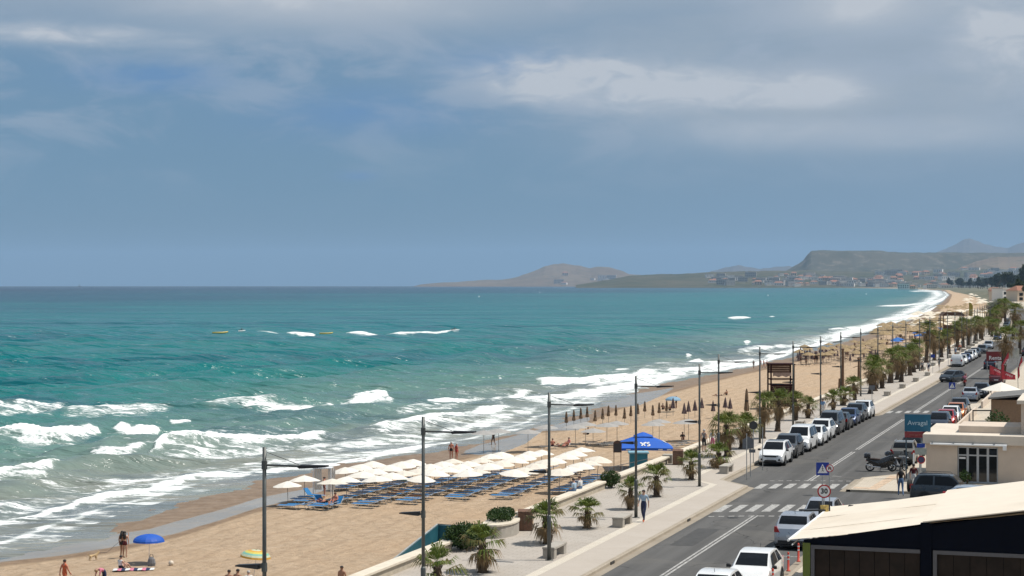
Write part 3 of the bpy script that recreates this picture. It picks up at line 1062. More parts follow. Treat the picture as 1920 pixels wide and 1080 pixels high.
for t_c, ln in ((102.6, 3.4), (113.9, 2.7), (180.6, 3.2)):
    uc = (t_c + 0.3123 * -18.4) / 0.95
    x = -21.0
    while x < -15.7:
        marking('crossing_stripe', x, x + 0.46, uc - ln / 2, uc + ln / 2, 0.3287, 3)
        x += 0.86
for x in (-18.53, -18.33):
    for a, b in ((30, 98.6), (117, 138.5), (140.5, 173.5), (183.5, 233), (238, 300)):
        marking('centre_line', x, x + 0.11, a + (x + 18) * 0.33, b + (x + 18) * 0.33, 0, max(4, int((b - a) / 4)))
for k in range(30):
    marking('lane_dash', -18.46, -18.34, 302 + k * 6.0, 305 + k * 6.0, 0, 3)
for k in range(10):
    marking('yield_dash', -20.8 + k * 0.52, -20.5 + k * 0.52, 98.1, 98.35, 0.3287, 1)
    marking('yield_dash', -20.8 + k * 0.52, -20.5 + k * 0.52, 117.0, 117.2, 0.3287, 1)
for u in (84.0, 91.0, 97.2):
    marking('bay_line', -15.3, -13.4, u, u + 0.12, 0.05, 1)
marking('bay_edge', -15.42, -15.30, 60, 97, 0, 14)
# worn orange guide strip on the corner of the pavement
mb = MB()
for i in range(9):
    u = 112.4 + i * 0.95
    mb.box(-14.1 + i * 0.05, -13.5 + i * 0.05, u, u + 0.88, 0.0, 0.012)
mb.box(-15.0, -14.1, 112.6, 113.4, 0.0, 0.011)
tag(mb.build('tactile_strip', M('tactile_tile', (0.54, 0.40, 0.28), 0.85, 0.2, 3.0)), 'worn orange tactile guide strip on the pavement corner by the crossing', 'paving')
for px, py in ((1286, 976), (1139, 1056)):
    p = G(px, py, -0.1)
    mb = MB().box(-0.012, 0.03, -0.32, 0.32, -0.145, 0.0)
    mb.cur = 1
    for k in range(6):
        mb.box(0.031, 0.037, -0.28 + k * 0.1, -0.24 + k * 0.1, -0.13, -0.01)
    tag(mb.build('drain_inlet', [M('drain_dark', (0.03, 0.028, 0.025), 0.9), M('drain_iron', (0.11, 0.10, 0.09), 0.6)], None, (kerb_l(p[1]) + 0.012, p[1], 0)),
        'dark drain inlet in the promenade kerb, %s of two' % ('farther' if px > 1200 else 'nearer'), 'drain')

ORD = ['first', 'second', 'third', 'fourth', 'fifth', 'sixth', 'seventh', 'eighth', 'ninth', 'tenth', 'eleventh', 'twelfth', 'thirteenth', 'fourteenth', 'fifteenth',
       'sixteenth', 'seventeenth', 'eighteenth', 'nineteenth', 'twentieth']
TENS = {2: 'twenty', 3: 'thirty', 4: 'forty', 5: 'fifty', 6: 'sixty', 7: 'seventy', 8: 'eighty', 9: 'ninety'}
TENTH = {2: 'twentieth', 3: 'thirtieth', 4: 'fortieth', 5: 'fiftieth', 6: 'sixtieth', 7: 'seventieth', 8: 'eightieth', 9: 'ninetieth'}


def ordw(n):
    """1 -> first"""
    if n <= 20:
        return ORD[n - 1]
    if n >= 100:
        return ('hundredth' if n == 100 else 'hundred-and-' + ordw(n - 100)) if n < 200 else ('two-hundredth' if n == 200 else 'two-hundred-and-' + ordw(n - 200))
    a, b = divmod(n, 10)
    return TENTH[a] if b == 0 else TENS[a] + '-' + ORD[b - 1]


# ------------------------------------------------------------------ parapet, planters, benches
m_wall = M('parapet_render', (0.46, 0.40, 0.31), 0.9, 0.10, 2.0, bump=0.2, dirt=(0.30, 0.25, 0.19))
m_cope = M('parapet_coping', (0.66, 0.585, 0.47), 0.85, 0.07, 3.0, dirt=(0.50, 0.43, 0.34))
WALLS = [(38, 55.5), (56.1, 80.2), (91.2, 107.4), (111.0, 124.6), (128.8, 146.0), (150.0, 178.5), (180.0, 216.0), (218.0, 262.0), (266, 330), (336, 420), (428, 520), (530, 640)]
for i, (a, b) in enumerate(WALLS):
    e = empty('parapet_wall', (0, 0, 0), 0, '%s stretch of low cream parapet wall along the beach side of the promenade' % ordw(i + 1), 'wall', 'parapet stretches')
    n = max(2, int((b - a) / 6))
    us_ = np.linspace(a, b, n + 1)
    for nm, w, z0, z1, mt in (('wall_body', 0.21, -4.3, 0.38, m_wall), ('coping', 0.30, 0.383, 0.50, m_cope)):
        mb = MB()
        ring = lambda u, g=0.0: [(WALL_X - w + sh(u), u, z0), (WALL_X + w + sh(u), u, z0), (WALL_X + w + sh(u), u, z1 - 0.02), (WALL_X + w - 0.02 + sh(u), u, z1), (WALL_X - w + 0.02 + sh(u), u, z1), (WALL_X - w + sh(u), u, z1 - 0.02)]
        mb.loft([ring(u) for u in us_])
        mb.build(nm, mt, e)
ribbon('sea_wall', lambda u: [(WALL_X - 0.19, -0.02), (WALL_X - 0.19, -4.4)], m_wall)

m_conc = M('concrete_cast', (0.40, 0.365, 0.315), 0.9, 0.08, 5.0, bump=0.15, dirt=(0.27, 0.24, 0.20))
e = empty('concrete_bench', (0, 0, 0), 0, 'concrete bench', 'bench')
MB().bbox(-0.28, 0.28, -0.98, -0.58, 0, 0.42, 0.02).build('support', m_conc, e)
MB().bbox(-0.28, 0.28, 0.58, 0.98, 0, 0.42, 0.02).build('support', m_conc, e)
MB().bbox(-0.30, 0.30, -1.0, 1.0, 0.423, 0.53, 0.02).build('seat', m_conc, e)
BENCH = Kind(e)
LAMP_U = [49.6] + [47.0 + 15.93 * k for k in range(1, 46)]
bench_px = [(1040, 1042), (1167, 985), (1362, 886)]
bl = [G(x, y)[:2] for x, y in bench_px] + [(-26.0, u + 2.0) for u in LAMP_U[7:9]] + [(-23.9 + sh(u), u + 2.2) for u in LAMP_U[9:14]] + [(-26.0 + sh(u), u + 2.2) for u in LAMP_U[14:24]]
for i, (x, y) in enumerate(bl):
    BENCH.put((x, y, 0.004), 0, 1.0, '%s grey concrete block bench along the promenade, counting away from the camera' % ordw(i + 1), 'concrete benches of the promenade')


# ------------------------------------------------------------------ lamp posts
m_pole = M('pole_paint', (0.085, 0.092, 0.088), 0.45, 0.15, 3.0, metal=0.3, dirt=(0.14, 0.13, 0.11))
m_lum = M('lamp_head', (0.022, 0.021, 0.021), 0.5, 0.2, 4.0)
m_glass_l = M('lamp_glass', (0.42, 0.42, 0.40), 0.25, 0.05)
e = empty('street_lamp', (0, 0, 0), 0, 'street lamp', 'street lamp')
mb = MB(); mb.smooth = True
mb.tube([(0, 0, 0), (0, 0, 0.02)], 0.2, 12)
mb.tube([(0, 0, 0.02), (0, 0, 1.98), (0, 0, 2.06)], [0.095, 0.095, 0.068], 12)
mb.build('sleeve', m_pole, e)
mb = MB(); mb.smooth = True
mb.tube([(0, 0, 2.04), (0, 0, 7.62)], [0.066, 0.060], 10)
mb.build('pole', m_pole, e)
for z in (4.0, 7.08):
    MB().tube([(0, 0, z - 0.13), (0, 0, z + 0.13)], 0.088, 10).build('collar', m_pole, e)
a1 = MB().tube([(0.07, 0, 7.08), (1.35, 0, 7.08)], 0.034, 6).build('arm', m_pole, e)
hd = MB().prism([(1.16, 7.06), (1.22, 7.02), (2.08, 7.09), (2.08, 7.14), (1.22, 7.13)], 'y', -0.13, 0.13).build('lamp_head', m_lum, e)
MB().quad((1.26, -0.10, 7.019), (2.02, -0.10, 7.081), (2.02, 0.10, 7.081), (1.26, 0.10, 7.019)).build('glass', m_glass_l, hd)
MB().tube([(0.06, 0, 7.48), (1.15, 0, 7.13)], 0.011, 4).build('stay_cable', m_pole, e)
MB().tube([(-0.07, 0, 4.0), (-0.20, 0, 4.0)], 0.034, 6).build('arm', m_pole, e)
hd = MB().prism([(-0.16, 3.94), (-0.16, 4.09), (-0.24, 4.09), (-0.92, 4.03), (-0.94, 3.99)], 'y', -0.12, 0.12).build('lamp_head', m_lum, e)
MB().quad((-0.22, -0.09, 3.938), (-0.22, 0.09, 3.938), (-0.86, 0.09, 3.979), (-0.86, -0.09, 3.979)).build('glass', m_glass_l, hd)
LAMP = Kind(e)
for k, u in enumerate(LAMP_U):
    x = -24.2 if k < 5 else -26.3
    if 8 < k < 14:
        x = -26.6
    LAMP.put((x + sh(u), u, 0), R(random.uniform(-4, 4)), 1.0, '%s tall grey street lamp with two arms along the promenade, counting from the camera' % ordw(k + 1), 'street lamps of the promenade')
# grey cabinet strapped to the near lamp
cab = MB().bbox(-0.14, 0.14, -0.12, 0.12, 0.03, 1.0, 0.02).build('control_cabinet', M('cabinet_grey', (0.10, 0.10, 0.10), 0.5), None, (-24.2 + 0.3, LAMP_U[1] + 0.05, 0))
MB().box(0.03, 0.05, -0.128, -0.121, 0.45, 0.6).build('lock', m_pole, cab)
tag(cab, 'grey control cabinet standing against the foot of a lamp post', 'cabinet')


# ------------------------------------------------------------------ palms
def leaf_mat(name, a, b, c_):
    t = NT(name)
    n1, n2 = t.noise(5.0, 4, 0.6), t.noise(1.1, 3, 0.6)
    c = t.mix(t.ramp(n1, 0.35, 0.65), a, b)
    c = t.mix(t.math('MULTIPLY', t.ramp(n2, 0.5, 0.7), 0.7), c, c_)
    t.set(Base_Color=c, Roughness=0.6)
    t.bsdf.inputs['Specular IOR Level'].default_value = 0.3
    tr = t.new('ShaderNodeBsdfTranslucent')
    t.put(tr.inputs[0], c)
    mx = t.new('ShaderNodeMixShader')
    mx.inputs[0].default_value = 0.3
    t.l.new(t.bsdf.outputs[0], mx.inputs[1])
    t.l.new(tr.outputs[0], mx.inputs[2])
    t.l.new(mx.outputs[0], t.n['Material Output'].inputs[0])
    MATS[name] = t.m
    return t.m


m_leaf = leaf_mat('palm_leaf', (0.070, 0.110, 0.018), (0.150, 0.180, 0.034), (0.200, 0.170, 0.050))
m_leaf2 = leaf_mat('palm_leaf_old', (0.17, 0.135, 0.045), (0.105, 0.105, 0.030), (0.26, 0.185, 0.085))
m_dead = leaf_mat('palm_dead', (0.23, 0.150, 0.070), (0.33, 0.235, 0.125), (0.14, 0.085, 0.042))
m_trunk = M('palm_bark', (0.085, 0.058, 0.038), 0.95, 0.45, 9.0, bump=0.9, dirt=(0.15, 0.11, 0.075))
m_bush = leaf_mat('bush_leaf', (0.022, 0.050, 0.012), (0.050, 0.090, 0.022), (0.030, 0.060, 0.014))


def frond(mb, base, az_, el_, L, fan, droop, rnd, nl=13):
    """fan leaf: stalk and spread blades"""
    d = Vector((math.cos(az_) * math.cos(el_), math.sin(az_) * math.cos(el_), math.sin(el_)))
    side = Vector((-math.sin(az_), math.cos(az_), 0))
    up = side.cross(d) * -1
    if up.z < 0:
        up = -up
    hub = base + d * L * 0.48 - Vector((0, 0, droop * 0.10 * L))
    w = side * 0.016
    mb.add([base - w, base + w, hub + w * 0.7, hub - w * 0.7], [(0, 1, 2, 3)])
    for i in range(nl):
        f = (i / (nl - 1) - 0.5) * 2
        a = f * fan + rnd.uniform(-0.06, 0.06)
        dd = (d * math.cos(a) + side * math.sin(a)).normalized()
        ln = L * 0.66 * (1 - 0.30 * f * f) * rnd.uniform(0.78, 1.15)
        m_ = hub + dd * ln * 0.62 + up * 0.03 * L * (1 - abs(f))
        tp = hub + dd * ln - Vector((0, 0, (0.10 + droop * 0.30 + rnd.uniform(0, 0.10)) * ln))
        s2 = dd.cross(up).normalized() * (0.020 + 0.010 * L)
        mb.add([hub, m_ - s2, tp, m_ + s2], [(0, 1, 2, 3)])


def make_palm(name, h, cr, n_green, n_dead, seed, trunk_r=0.17, skirt=0.0):
    rnd = random.Random(seed)
    e = empty(name, (0, 0, 0), 0, 'palm', 'palm tree')
    lean = (rnd.uniform(-0.05, 0.05) * h, rnd.uniform(-0.05, 0.05) * h)
    mb = MB(); mb.smooth = True
    pts, rs = [], []
    for i in range(15):
        f = i / 14
        pts.append((lean[0] * f * f, lean[1] * f * f, h * f))
        rs.append(trunk_r * (1.35 - 0.45 * f + (0.5 if i == 0 else 0)) * rnd.uniform(0.88, 1.12))
    mb.tube(pts, rs, 10)
    mb.smooth = False
    for i in range(int(h * 34)):                     # stubs of cut stalks
        f = rnd.uniform(0.1, 1.0)
        a = rnd.uniform(0, 6.28)
        r_ = trunk_r * (1.25 - 0.40 * f)
        p = Vector((lean[0] * f * f + r_ * math.cos(a), lean[1] * f * f + r_ * math.sin(a), h * f))
        o = Vector((math.cos(a), math.sin(a), 1.3)).normalized() * rnd.uniform(0.10, 0.18)
        s_ = Vector((-math.sin(a), math.cos(a), 0)) * 0.045
        mb.add([p - s_, p + s_, p + o + s_ * 0.6, p + o - s_ * 0.6], [(0, 1, 2, 3)])
    mb.build('trunk', m_trunk, e)
    top = Vector((lean[0], lean[1], h))
    mb = MB()
    for i in range(n_green):
        f = i / n_green
        el_ = R(82) - f * R(86) + rnd.uniform(-0.15, 0.15)
        mb.cur = 0 if f < 0.62 or rnd.random() < 0.35 else 1
        frond(mb, top + Vector((0, 0, rnd.uniform(-0.12, 0.1))), i * 2.39996 + rnd.uniform(-0.2, 0.2), el_, cr * rnd.uniform(0.82, 1.1) * (0.75 + 0.35 * math.sin(min(1.57, f * 2.6))), R(62), 0.35 + f, rnd)
    mb.build('crown', [m_leaf, m_leaf2], e)
    if n_dead:
        mb = MB()
        for i in range(n_dead):
            f = i / n_dead
            el_ = R(-12) - f * R(62) + rnd.uniform(-0.2, 0.2)
            frond(mb, top + Vector((0, 0, -0.10 - skirt * f * rnd.uniform(0.4, 1))), i * 2.39996 * 1.1, el_, cr * rnd.uniform(0.62, 0.95), R(48), 1.2, rnd, 10)
        mb.build('dead_fronds', m_dead, e)
    return Kind(e)


PALM = {'s1': make_palm('palm_tree', 1.05, 0.92, 26, 8, 1, 0.14), 's2': make_palm('palm_tree', 1.15, 0.95, 24, 16, 2, 0.15), 's3': make_palm('palm_tree', 0.9, 1.0, 18, 20, 3, 0.15),
        'm1': make_palm('palm_tree', 2.3, 1.30, 34, 30, 4, 0.19, 0.3), 'm2': make_palm('palm_tree', 2.9, 1.45, 36, 34, 5, 0.22, 0.4),
        'l1': make_palm('palm_tree', 3.9, 1.70, 40, 40, 6, 0.26, 0.7), 'l2': make_palm('palm_tree', 4.6, 1.80, 40, 46, 7, 0.28, 0.9), 'x1': make_palm('palm_tree', 6.2, 2.2, 44, 40, 8, 0.30, 1.0)}
near_palms = [('s3', 822, 1112, 1.05), ('s2', 905, 1073, 1.1), ('s2', 1027, 1019, 1.12), ('s1', 1101, 990, 0.98), ('s2', 1181, 955, 0.9), ('s1', 1231, 931, 1.02), ('s1', 1296, 899, 0.98),
              ('s3', 1348, 877, 1.25), ('m1', 1364, 856, 1.05), ('m1', 1391, 841, 0.95), ('l1', 1430, 822, 0.70), ('m2', 1458, 809, 0.80), ('m1', 1492, 788, 0.85), ('s2', 1515, 784, 1.0),
              ('s1', 1562, 769, 1.1), ('s1', 1582, 760, 1.25), ('m1', 1603, 750, 0.9), ('m2', 1640, 733, 0.98), ('m1', 1654, 728, 1.1), ('m2', 1669, 718, 1.05), ('l1', 1682, 712, 0.9),
              ('m2', 1706, 704, 1.0), ('l2', 1737, 680, 1.02), ('l1', 1722, 692, 0.95), ('l1', 1752, 676, 0.95), ('m2', 1765, 670, 1.1), ('l1', 1780, 664, 0.9), ('l1', 1795, 657, 1.0), ('l2', 1806, 652, 0.95),
              ('l1', 1816, 648, 0.95), ('l2', 1828, 643, 1.0), ('l1', 1838, 639, 0.9), ('m2', 1632, 738, 0.9), ('m2', 1690, 716, 0.9), ('m2', 1713, 698, 1.1)]
rp = random.Random(5)
for i, (k, x, y, s_) in enumerate(near_palms):
    p = G(x, y, 0.0)
    o = PALM[k].put((p[0], p[1], 0.0), rp.uniform(0, 6.28), (s_ * rp.uniform(0.92, 1.08), s_ * rp.uniform(0.92, 1.08), s_ * rp.uniform(0.88, 1.16)), '%s fan palm along the promenade counting away from the camera, green crown over brown fronds' % ordw(i + 1), 'promenade palms')
    o.rotation_euler.x, o.rotation_euler.y = rp.uniform(-0.07, 0.07), rp.uniform(-0.07, 0.07)
nfar = 0
for k in range(34):
    u = 430 + k * 14 + rp.uniform(-4, 4)
    nfar += 1
    PALM[rp.choice(['l1', 'l2', 'm2', 'x1'])].put((-25.5 + sh(u) + rp.uniform(-1.5, 1.5), u, 0), rp.uniform(0, 6.28), rp.uniform(0.85, 1.15), '%s palm of the distant promenade row, beyond the parked cars' % ordw(nfar), 'distant promenade palms')
for i, (x, t_, s_) in enumerate(((1882, 245, 0.92), (1900, 420, 1.1), (1885, 560, 1.1), (1872, 640, 1.0), (1912, 330, 0.8))):
    a = D(x, t_)
    PALM['x1'].put((a[0], a[1], 0), rp.uniform(0, 6.28), s_, ['tall palm with shaggy crown rising behind the red rental sign', 'tall palm beyond the car rental on the land side', 'distant tall palm on the land side, beside the grey road',
                                                              'farthest tall palm on the land side of the road', 'tall palm at the picture edge behind the red flags'][i], 'land side palms')
# ------------------------------------------------------------------ vehicles
def sharp(me, deg=32):
    bm = bmesh.new()
    bm.from_mesh(me)
    for f in bm.faces:
        f.smooth = True
    for e_ in bm.edges:
        if len(e_.link_faces) == 2 and e_.calc_face_angle() > R(deg):
            e_.smooth = False
    bm.to_mesh(me)
    bm.free()
    return me


m_tyre = M('tyre_rubber', (0.018, 0.018, 0.018), 0.8)
m_rim = M('rim_alloy', (0.42, 0.43, 0.44), 0.35, 0.1, metal=0.8)
m_rimd = M('rim_dark', (0.04, 0.04, 0.042), 0.4, 0.1, metal=0.4)
m_plast = M('black_plastic', (0.02, 0.02, 0.021), 0.55)
m_head = M('headlight_lens', (0.55, 0.57, 0.60), 0.12, 0.1, coat=0.5)
m_headd = M('headlight_dark', (0.05, 0.052, 0.06), 0.12, coat=0.6)
m_tail = M('tail_lens', (0.36, 0.012, 0.014), 0.2, 0.1, coat=0.5)
m_plate = M('number_plate', (0.66, 0.67, 0.68), 0.5, 0.05)
m_chrome = M('chrome_trim', (0.62, 0.62, 0.62), 0.2, 0.05, metal=0.9)
m_white = M('white_enamel', (0.78, 0.78, 0.77), 0.4, 0.03)
m_steel = M('galvanised_steel', (0.36, 0.37, 0.37), 0.45, 0.12, 5.0, metal=0.6)
t = NT('car_glass')
t.set(Base_Color=(0.010, 0.012, 0.015), Roughness=0.06)
t.bsdf.inputs['Specular IOR Level'].default_value = 0.16
MATS['car_glass'] = m_cglass = t.m


def paint(name, col, metal=0.25):
    return M('paint_' + name, col, 0.32, 0.04, 2.0, metal=metal, coat=0.8)


P_WHITE, P_BLACK, P_GREY = paint('white', (0.80, 0.80, 0.79), 0.0), paint('black', (0.014, 0.015, 0.018)), paint('dark_grey', (0.055, 0.058, 0.062), 0.4)
P_BLUE, P_SILVER, P_RED = paint('blue', (0.020, 0.045, 0.130)), paint('silver', (0.44, 0.46, 0.50), 0.5), paint('red', (0.42, 0.012, 0.016))
P_BEIGE, P_NAVY, P_ORANGE, P_TEAL = paint('bronze', (0.19, 0.175, 0.15), 0.5), paint('navy', (0.016, 0.022, 0.042)), paint('orange', (0.55, 0.16, 0.03)), paint('slate', (0.033, 0.045, 0.058), 0.4)
P_MAROON = paint('maroon', (0.11, 0.010, 0.014))
P_LBLUE = paint('pale_blue', (0.42, 0.50, 0.60), 0.4)

# side outlines: x of [tail, rear glass foot, roof rear, roof front, screen foot, nose], heights
SHAPES = {
    'hatch': dict(L=4.05, W=1.76, H=1.50, gr=0.17, bonnet=0.98, belt=0.95, x=(-0.49, -0.445, -0.30, 0.085, 0.285), nose=0.74, tailz=0.98, r=0.315),
    'suv': dict(L=4.35, W=1.83, H=1.63, gr=0.21, bonnet=1.05, belt=1.04, x=(-0.49, -0.455, -0.33, 0.07, 0.265), nose=0.84, tailz=1.06, r=0.345),
    'sedan': dict(L=4.5, W=1.80, H=1.45, gr=0.16, bonnet=0.95, belt=0.93, x=(-0.495, -0.36, -0.19, 0.075, 0.255), nose=0.70, tailz=1.02, r=0.32),
    'van': dict(L=4.70, W=1.87, H=1.88, gr=0.19, bonnet=1.16, belt=1.08, x=(-0.495, -0.485, -0.44, 0.16, 0.335), nose=0.88, tailz=1.12, r=0.33),
    'jeep': dict(L=4.3, W=1.80, H=1.74, gr=0.25, bonnet=1.10, belt=1.10, x=(-0.49, -0.47, -0.40, 0.06, 0.18), nose=1.0, tailz=1.12, r=0.365)}


def build_car(kind, pm, name='parked_car', extras=(), dark_roof=False):
    """body shell, glass, wheels, lamps, mirrors, bumpers; x runs forward"""
    q = SHAPES[kind]
    L, W, H, gr = q['L'], q['W'] / 2, q['H'], q['gr']
    xt, xg, xr, xf, xs = [a * L for a in q['x']]
    xn = L / 2
    e = empty(name, (0, 0, 0), 0, 'car', 'car')
    zb, belt = gr + 0.02, q['belt']
    st = []     # x, half width low, half width belt, belt z, top z, half width top

    def s(x, wl, wb, bz, tz, wt):
        st.append((x, wl, wb, bz, tz, wt))
    s(-L / 2, W * 0.80, W * 0.82, 0.62, 0.66, W * 0.78)
    s(-L / 2 + 0.06, W * 0.92, W * 0.92, q['tailz'] - 0.10, q['tailz'] - 0.04, W * 0.82)
    s(xg - 0.02, W * 0.96, W * 0.96, belt, q['tailz'], W * 0.84)
    s(xg + (xr - xg) * 0.5, W * 0.985, W * 0.975, belt, q['tailz'] + (H - q['tailz']) * 0.60, W * 0.79)
    s(xr, W, W * 0.985, belt, H - 0.045, W * 0.735)
    s(xr + 0.35, W, W * 0.985, belt, H, W * 0.735)
    s((xr + xf) / 2, W, W * 0.985, belt - 0.01, H + 0.012, W * 0.74)
    s(xf - 0.18, W, W * 0.98, belt - 0.02, H - 0.012, W * 0.735)
    s(xf, W, W * 0.98, belt - 0.02, H - 0.05, W * 0.73)
    s((xf + xs) / 2, W, W * 0.975, belt - 0.03, (H - 0.05 + q['bonnet']) / 2 + 0.03, W * 0.79)
    s(xs, W * 0.99, W * 0.965, belt - 0.04, q['bonnet'], W * 0.86)
    s(xs + (xn - xs) * 0.5, W * 0.98, W * 0.945, belt - 0.08, q['bonnet'] - 0.06, W * 0.78)
    s(xn - 0.26, W * 0.95, W * 0.91, q['nose'] - 0.05, q['nose'] + 0.06, W * 0.74)
    s(xn - 0.06, W * 0.88, W * 0.86, q['nose'] - 0.16, q['nose'] - 0.06, W * 0.70)
    s(xn, W * 0.78, W * 0.77, 0.50, 0.54, W * 0.62)
    rings = []
    for x, wl, wb, bz, tz, wt in st:
        hb = zb + (0.12 if abs(x) > L * 0.47 else 0)
        zm = (hb + bz) * 0.5
        rings.append([(x, -wl * 0.90, hb), (x, wl * 0.90, hb), (x, wl * 0.985, hb + 0.10), (x, wl, zm), (x, wb, bz), (x, wt, tz - 0.012), (x, wt * 0.86, tz), (x, -wt * 0.86, tz), (x, -wt, tz - 0.012), (x, -wb, bz), (x, -wl, zm), (x, -wl * 0.985, hb + 0.10)])
    me = sharp(MB().loft(rings).mesh('body', pm))
    body = link('body', me, e)
    sd_ = {round(r_[0], 4): r_ for r_ in st}

    def side_pt(x, f, o=0.008):
        """point on the glasshouse side, f from belt to roof"""
        xs_ = [r_[0] for r_ in st]
        g = lambda k: float(np.interp(x, xs_, [r_[k] for r_ in st]))
        wb, bz, tz, wt = g(2), g(3), g(4), g(5)
        return (x, wb + (wt - wb) * f + o, bz + (tz - 0.012 - bz) * f)
    # glass: screen, rear window, side windows
    def screen(nm, x0, x1, z_in0, z_in1, sgn):
        a, b = x0, x1
        mb = MB()
        n = 5
        rows_ = []
        for i in range(n):
            f = z_in0 + (z_in1 - z_in0) * i / (n - 1)
            x = a + (b - a) * f
            xs_ = [r_[0] for r_ in st]
            tz, wt = float(np.interp(x, xs_, [r_[4] for r_ in st])), float(np.interp(x, xs_, [r_[5] for r_ in st]))
            rows_.append([(x + sgn * 0.012, y * wt * 0.90, tz + 0.010 - 0.004 * abs(y)) for y in (-1, -0.5, 0, 0.5, 1)])
        for r0, r1 in zip(rows_[:-1], rows_[1:]):
            for k in range(4):
                mb.quad(r0[k], r0[k + 1], r1[k + 1], r1[k])
        return mb.build(nm, m_cglass, e)
    if 'closed_rear' not in extras:
        screen('rear_window', xg, xr, 0.22, 0.93, -1)
    screen('windscreen', xs, xf, 0.07, 0.95, 1)
    xa, xb, xm = xr + 0.12, xf + 0.10, (xr + xf) / 2 - 0.05
    for sgn in (1, -1):
        pans = [(xm + 0.05, xb + 0.42, xb - 0.02), (xa - 0.26, xm - 0.05, None)]
        if 'panel_van' in extras:
            pans = pans[:1]
        for k, (p0, p1, slant) in enumerate(pans):
            lo = [side_pt(p0 + (p1 - p0) * i / 4, 0.10) for i in range(5)]
            t0 = p0 if slant is not None else p0 + 0.26
            t1 = slant if slant is not None else p1
            hi = [side_pt(t0 + (t1 - t0) * i / 4, 0.88) for i in range(5)]
            mb = MB()
            for i in range(4):
                mb.quad(*[(p[0], p[1] * sgn, p[2]) for p in (lo[i], lo[i + 1], hi[i + 1], hi[i])])
            mb.build('side_window', m_cglass, e)
        # mirror, door handles
        mp = side_pt(xs - 0.12, 0.02)
        MB().bbox(mp[0] - 0.07, mp[0] + 0.07, mp[1] * sgn - (0.0 if sgn > 0 else 0.20), mp[1] * sgn + (0.20 if sgn > 0 else 0.0), mp[2] - 0.01, mp[2] + 0.13, 0.03).build('mirror', m_plast if 'dark_mirror' in extras else pm, e)
        for hx in (xm + 0.18, xm - 0.72):
            hp = side_pt(hx, -0.20, 0.012)
            MB().box(hp[0] - 0.09, hp[0] + 0.09, hp[1] * sgn - 0.012, hp[1] * sgn + 0.012, belt - 0.13, belt - 0.10).build('door_handle', pm, e)
    # wheels with arches
    r_ = q['r']
    for wx in (L * 0.305, -L * 0.30):
        for sgn in (1, -1):
            y0 = sgn * (W * 0.985)
            a = [(wx + (r_ + 0.055) * math.cos(k * math.pi / 10), y0 + sgn * 0.018, r_ + (r_ + 0.055) * math.sin(k * math.pi / 10)) for k in range(11)]
            MB().add(a + [(wx, y0 + sgn * 0.018, gr)], [tuple(range(12))]).build('wheel_arch', m_plast, e)
            wh = empty('wheel', (wx, sgn * (W - 0.075), r_))
            wh.parent = e
            mb = MB(); mb.smooth = True
            pr = [(0.60, -0.10), (0.90, -0.105), (1.0, -0.075), (1.0, 0.075), (0.90, 0.105), (0.60, 0.10)]
            mb.loft([[(p[0] * r_ * math.cos(k * math.pi / 9), p[1], p[0] * r_ * math.sin(k * math.pi / 9)) for k in range(18)] for p in pr], False, False)
            mb.build('tyre', m_tyre, wh)
            mb = MB()
            for k in range(5):
                a = k * 2 * math.pi / 5
                c_, s_ = math.cos(a), math.sin(a)
                mb.add([(0.05 * c_ - 0.03 * s_, sgn * 0.088, 0.05 * s_ + 0.03 * c_), (0.05 * c_ + 0.03 * s_, sgn * 0.088, 0.05 * s_ - 0.03 * c_),
                        (r_ * 0.64 * c_ + 0.045 * s_, sgn * 0.092, r_ * 0.64 * s_ - 0.045 * c_), (r_ * 0.64 * c_ - 0.045 * s_, sgn * 0.092, r_ * 0.64 * s_ + 0.045 * c_)], [(0, 1, 2, 3)])
            mb.loft([[(w_ * math.cos(k * math.pi / 8), sgn * 0.07, w_ * math.sin(k * math.pi / 8)) for k in range(16)] for w_ in (r_ * 0.56, r_ * 0.64)], False, False)
            mb.add([(r_ * 0.58 * math.cos(k * math.pi / 8), sgn * 0.055, r_ * 0.58 * math.sin(k * math.pi / 8)) for k in range(16)], [tuple(range(16))])
            mb.build('rim', m_rimd if 'dark_rim' in extras else m_rim, wh)
    # face
    nz = q['nose']
    for sgn in (1, -1):
        mb = MB()
        x0 = xn - 0.10
        mb.loft([[(xn - 0.30, sgn * W * 0.86, nz - 0.06), (xn - 0.30, sgn * W * 0.70, nz + 0.045), (xn - 0.34, sgn * W * 0.88, nz + 0.005)],
                 [(xn - 0.05, sgn * W * 0.70, nz - 0.17), (xn - 0.065, sgn * W * 0.52, nz - 0.055), (xn - 0.11, sgn * W * 0.80, nz - 0.075)],
                 [(xn - 0.025, sgn * W * 0.52, nz - 0.15), (xn - 0.045, sgn * W * 0.46, nz - 0.085), (xn - 0.055, sgn * W * 0.62, nz - 0.085)]])
        mb.build('headlight', m_headd if 'dark_lamps' in extras else m_head, e)
        MB().prism([(sgn * W * 0.56, 0.40), (sgn * W * 0.76, 0.40), (sgn * W * 0.72, 0.56), (sgn * W * 0.62, 0.52)], 'x', xn - 0.16, xn + 0.012).build('fog_lamp', m_plast, e)
        tz = q['tailz']
        if kind in ('suv', 'van', 'jeep', 'hatch'):
            MB().prism([(sgn * W * 0.64, tz - 0.22), (sgn * W * 0.935, tz - 0.22), (sgn * W * 0.925, tz + 0.06), (sgn * W * 0.80, tz + 0.05)], 'x', -L / 2 + 0.01, -L / 2 + 0.20).build('tail_light', m_tail, e)
        else:
            MB().prism([(sgn * W * 0.46, tz - 0.20), (sgn * W * 0.935, tz - 0.22), (sgn * W * 0.925, tz - 0.06), (sgn * W * 0.46, tz - 0.08)], 'x', -L / 2 + 0.01, -L / 2 + 0.16).build('tail_light', m_tail, e)
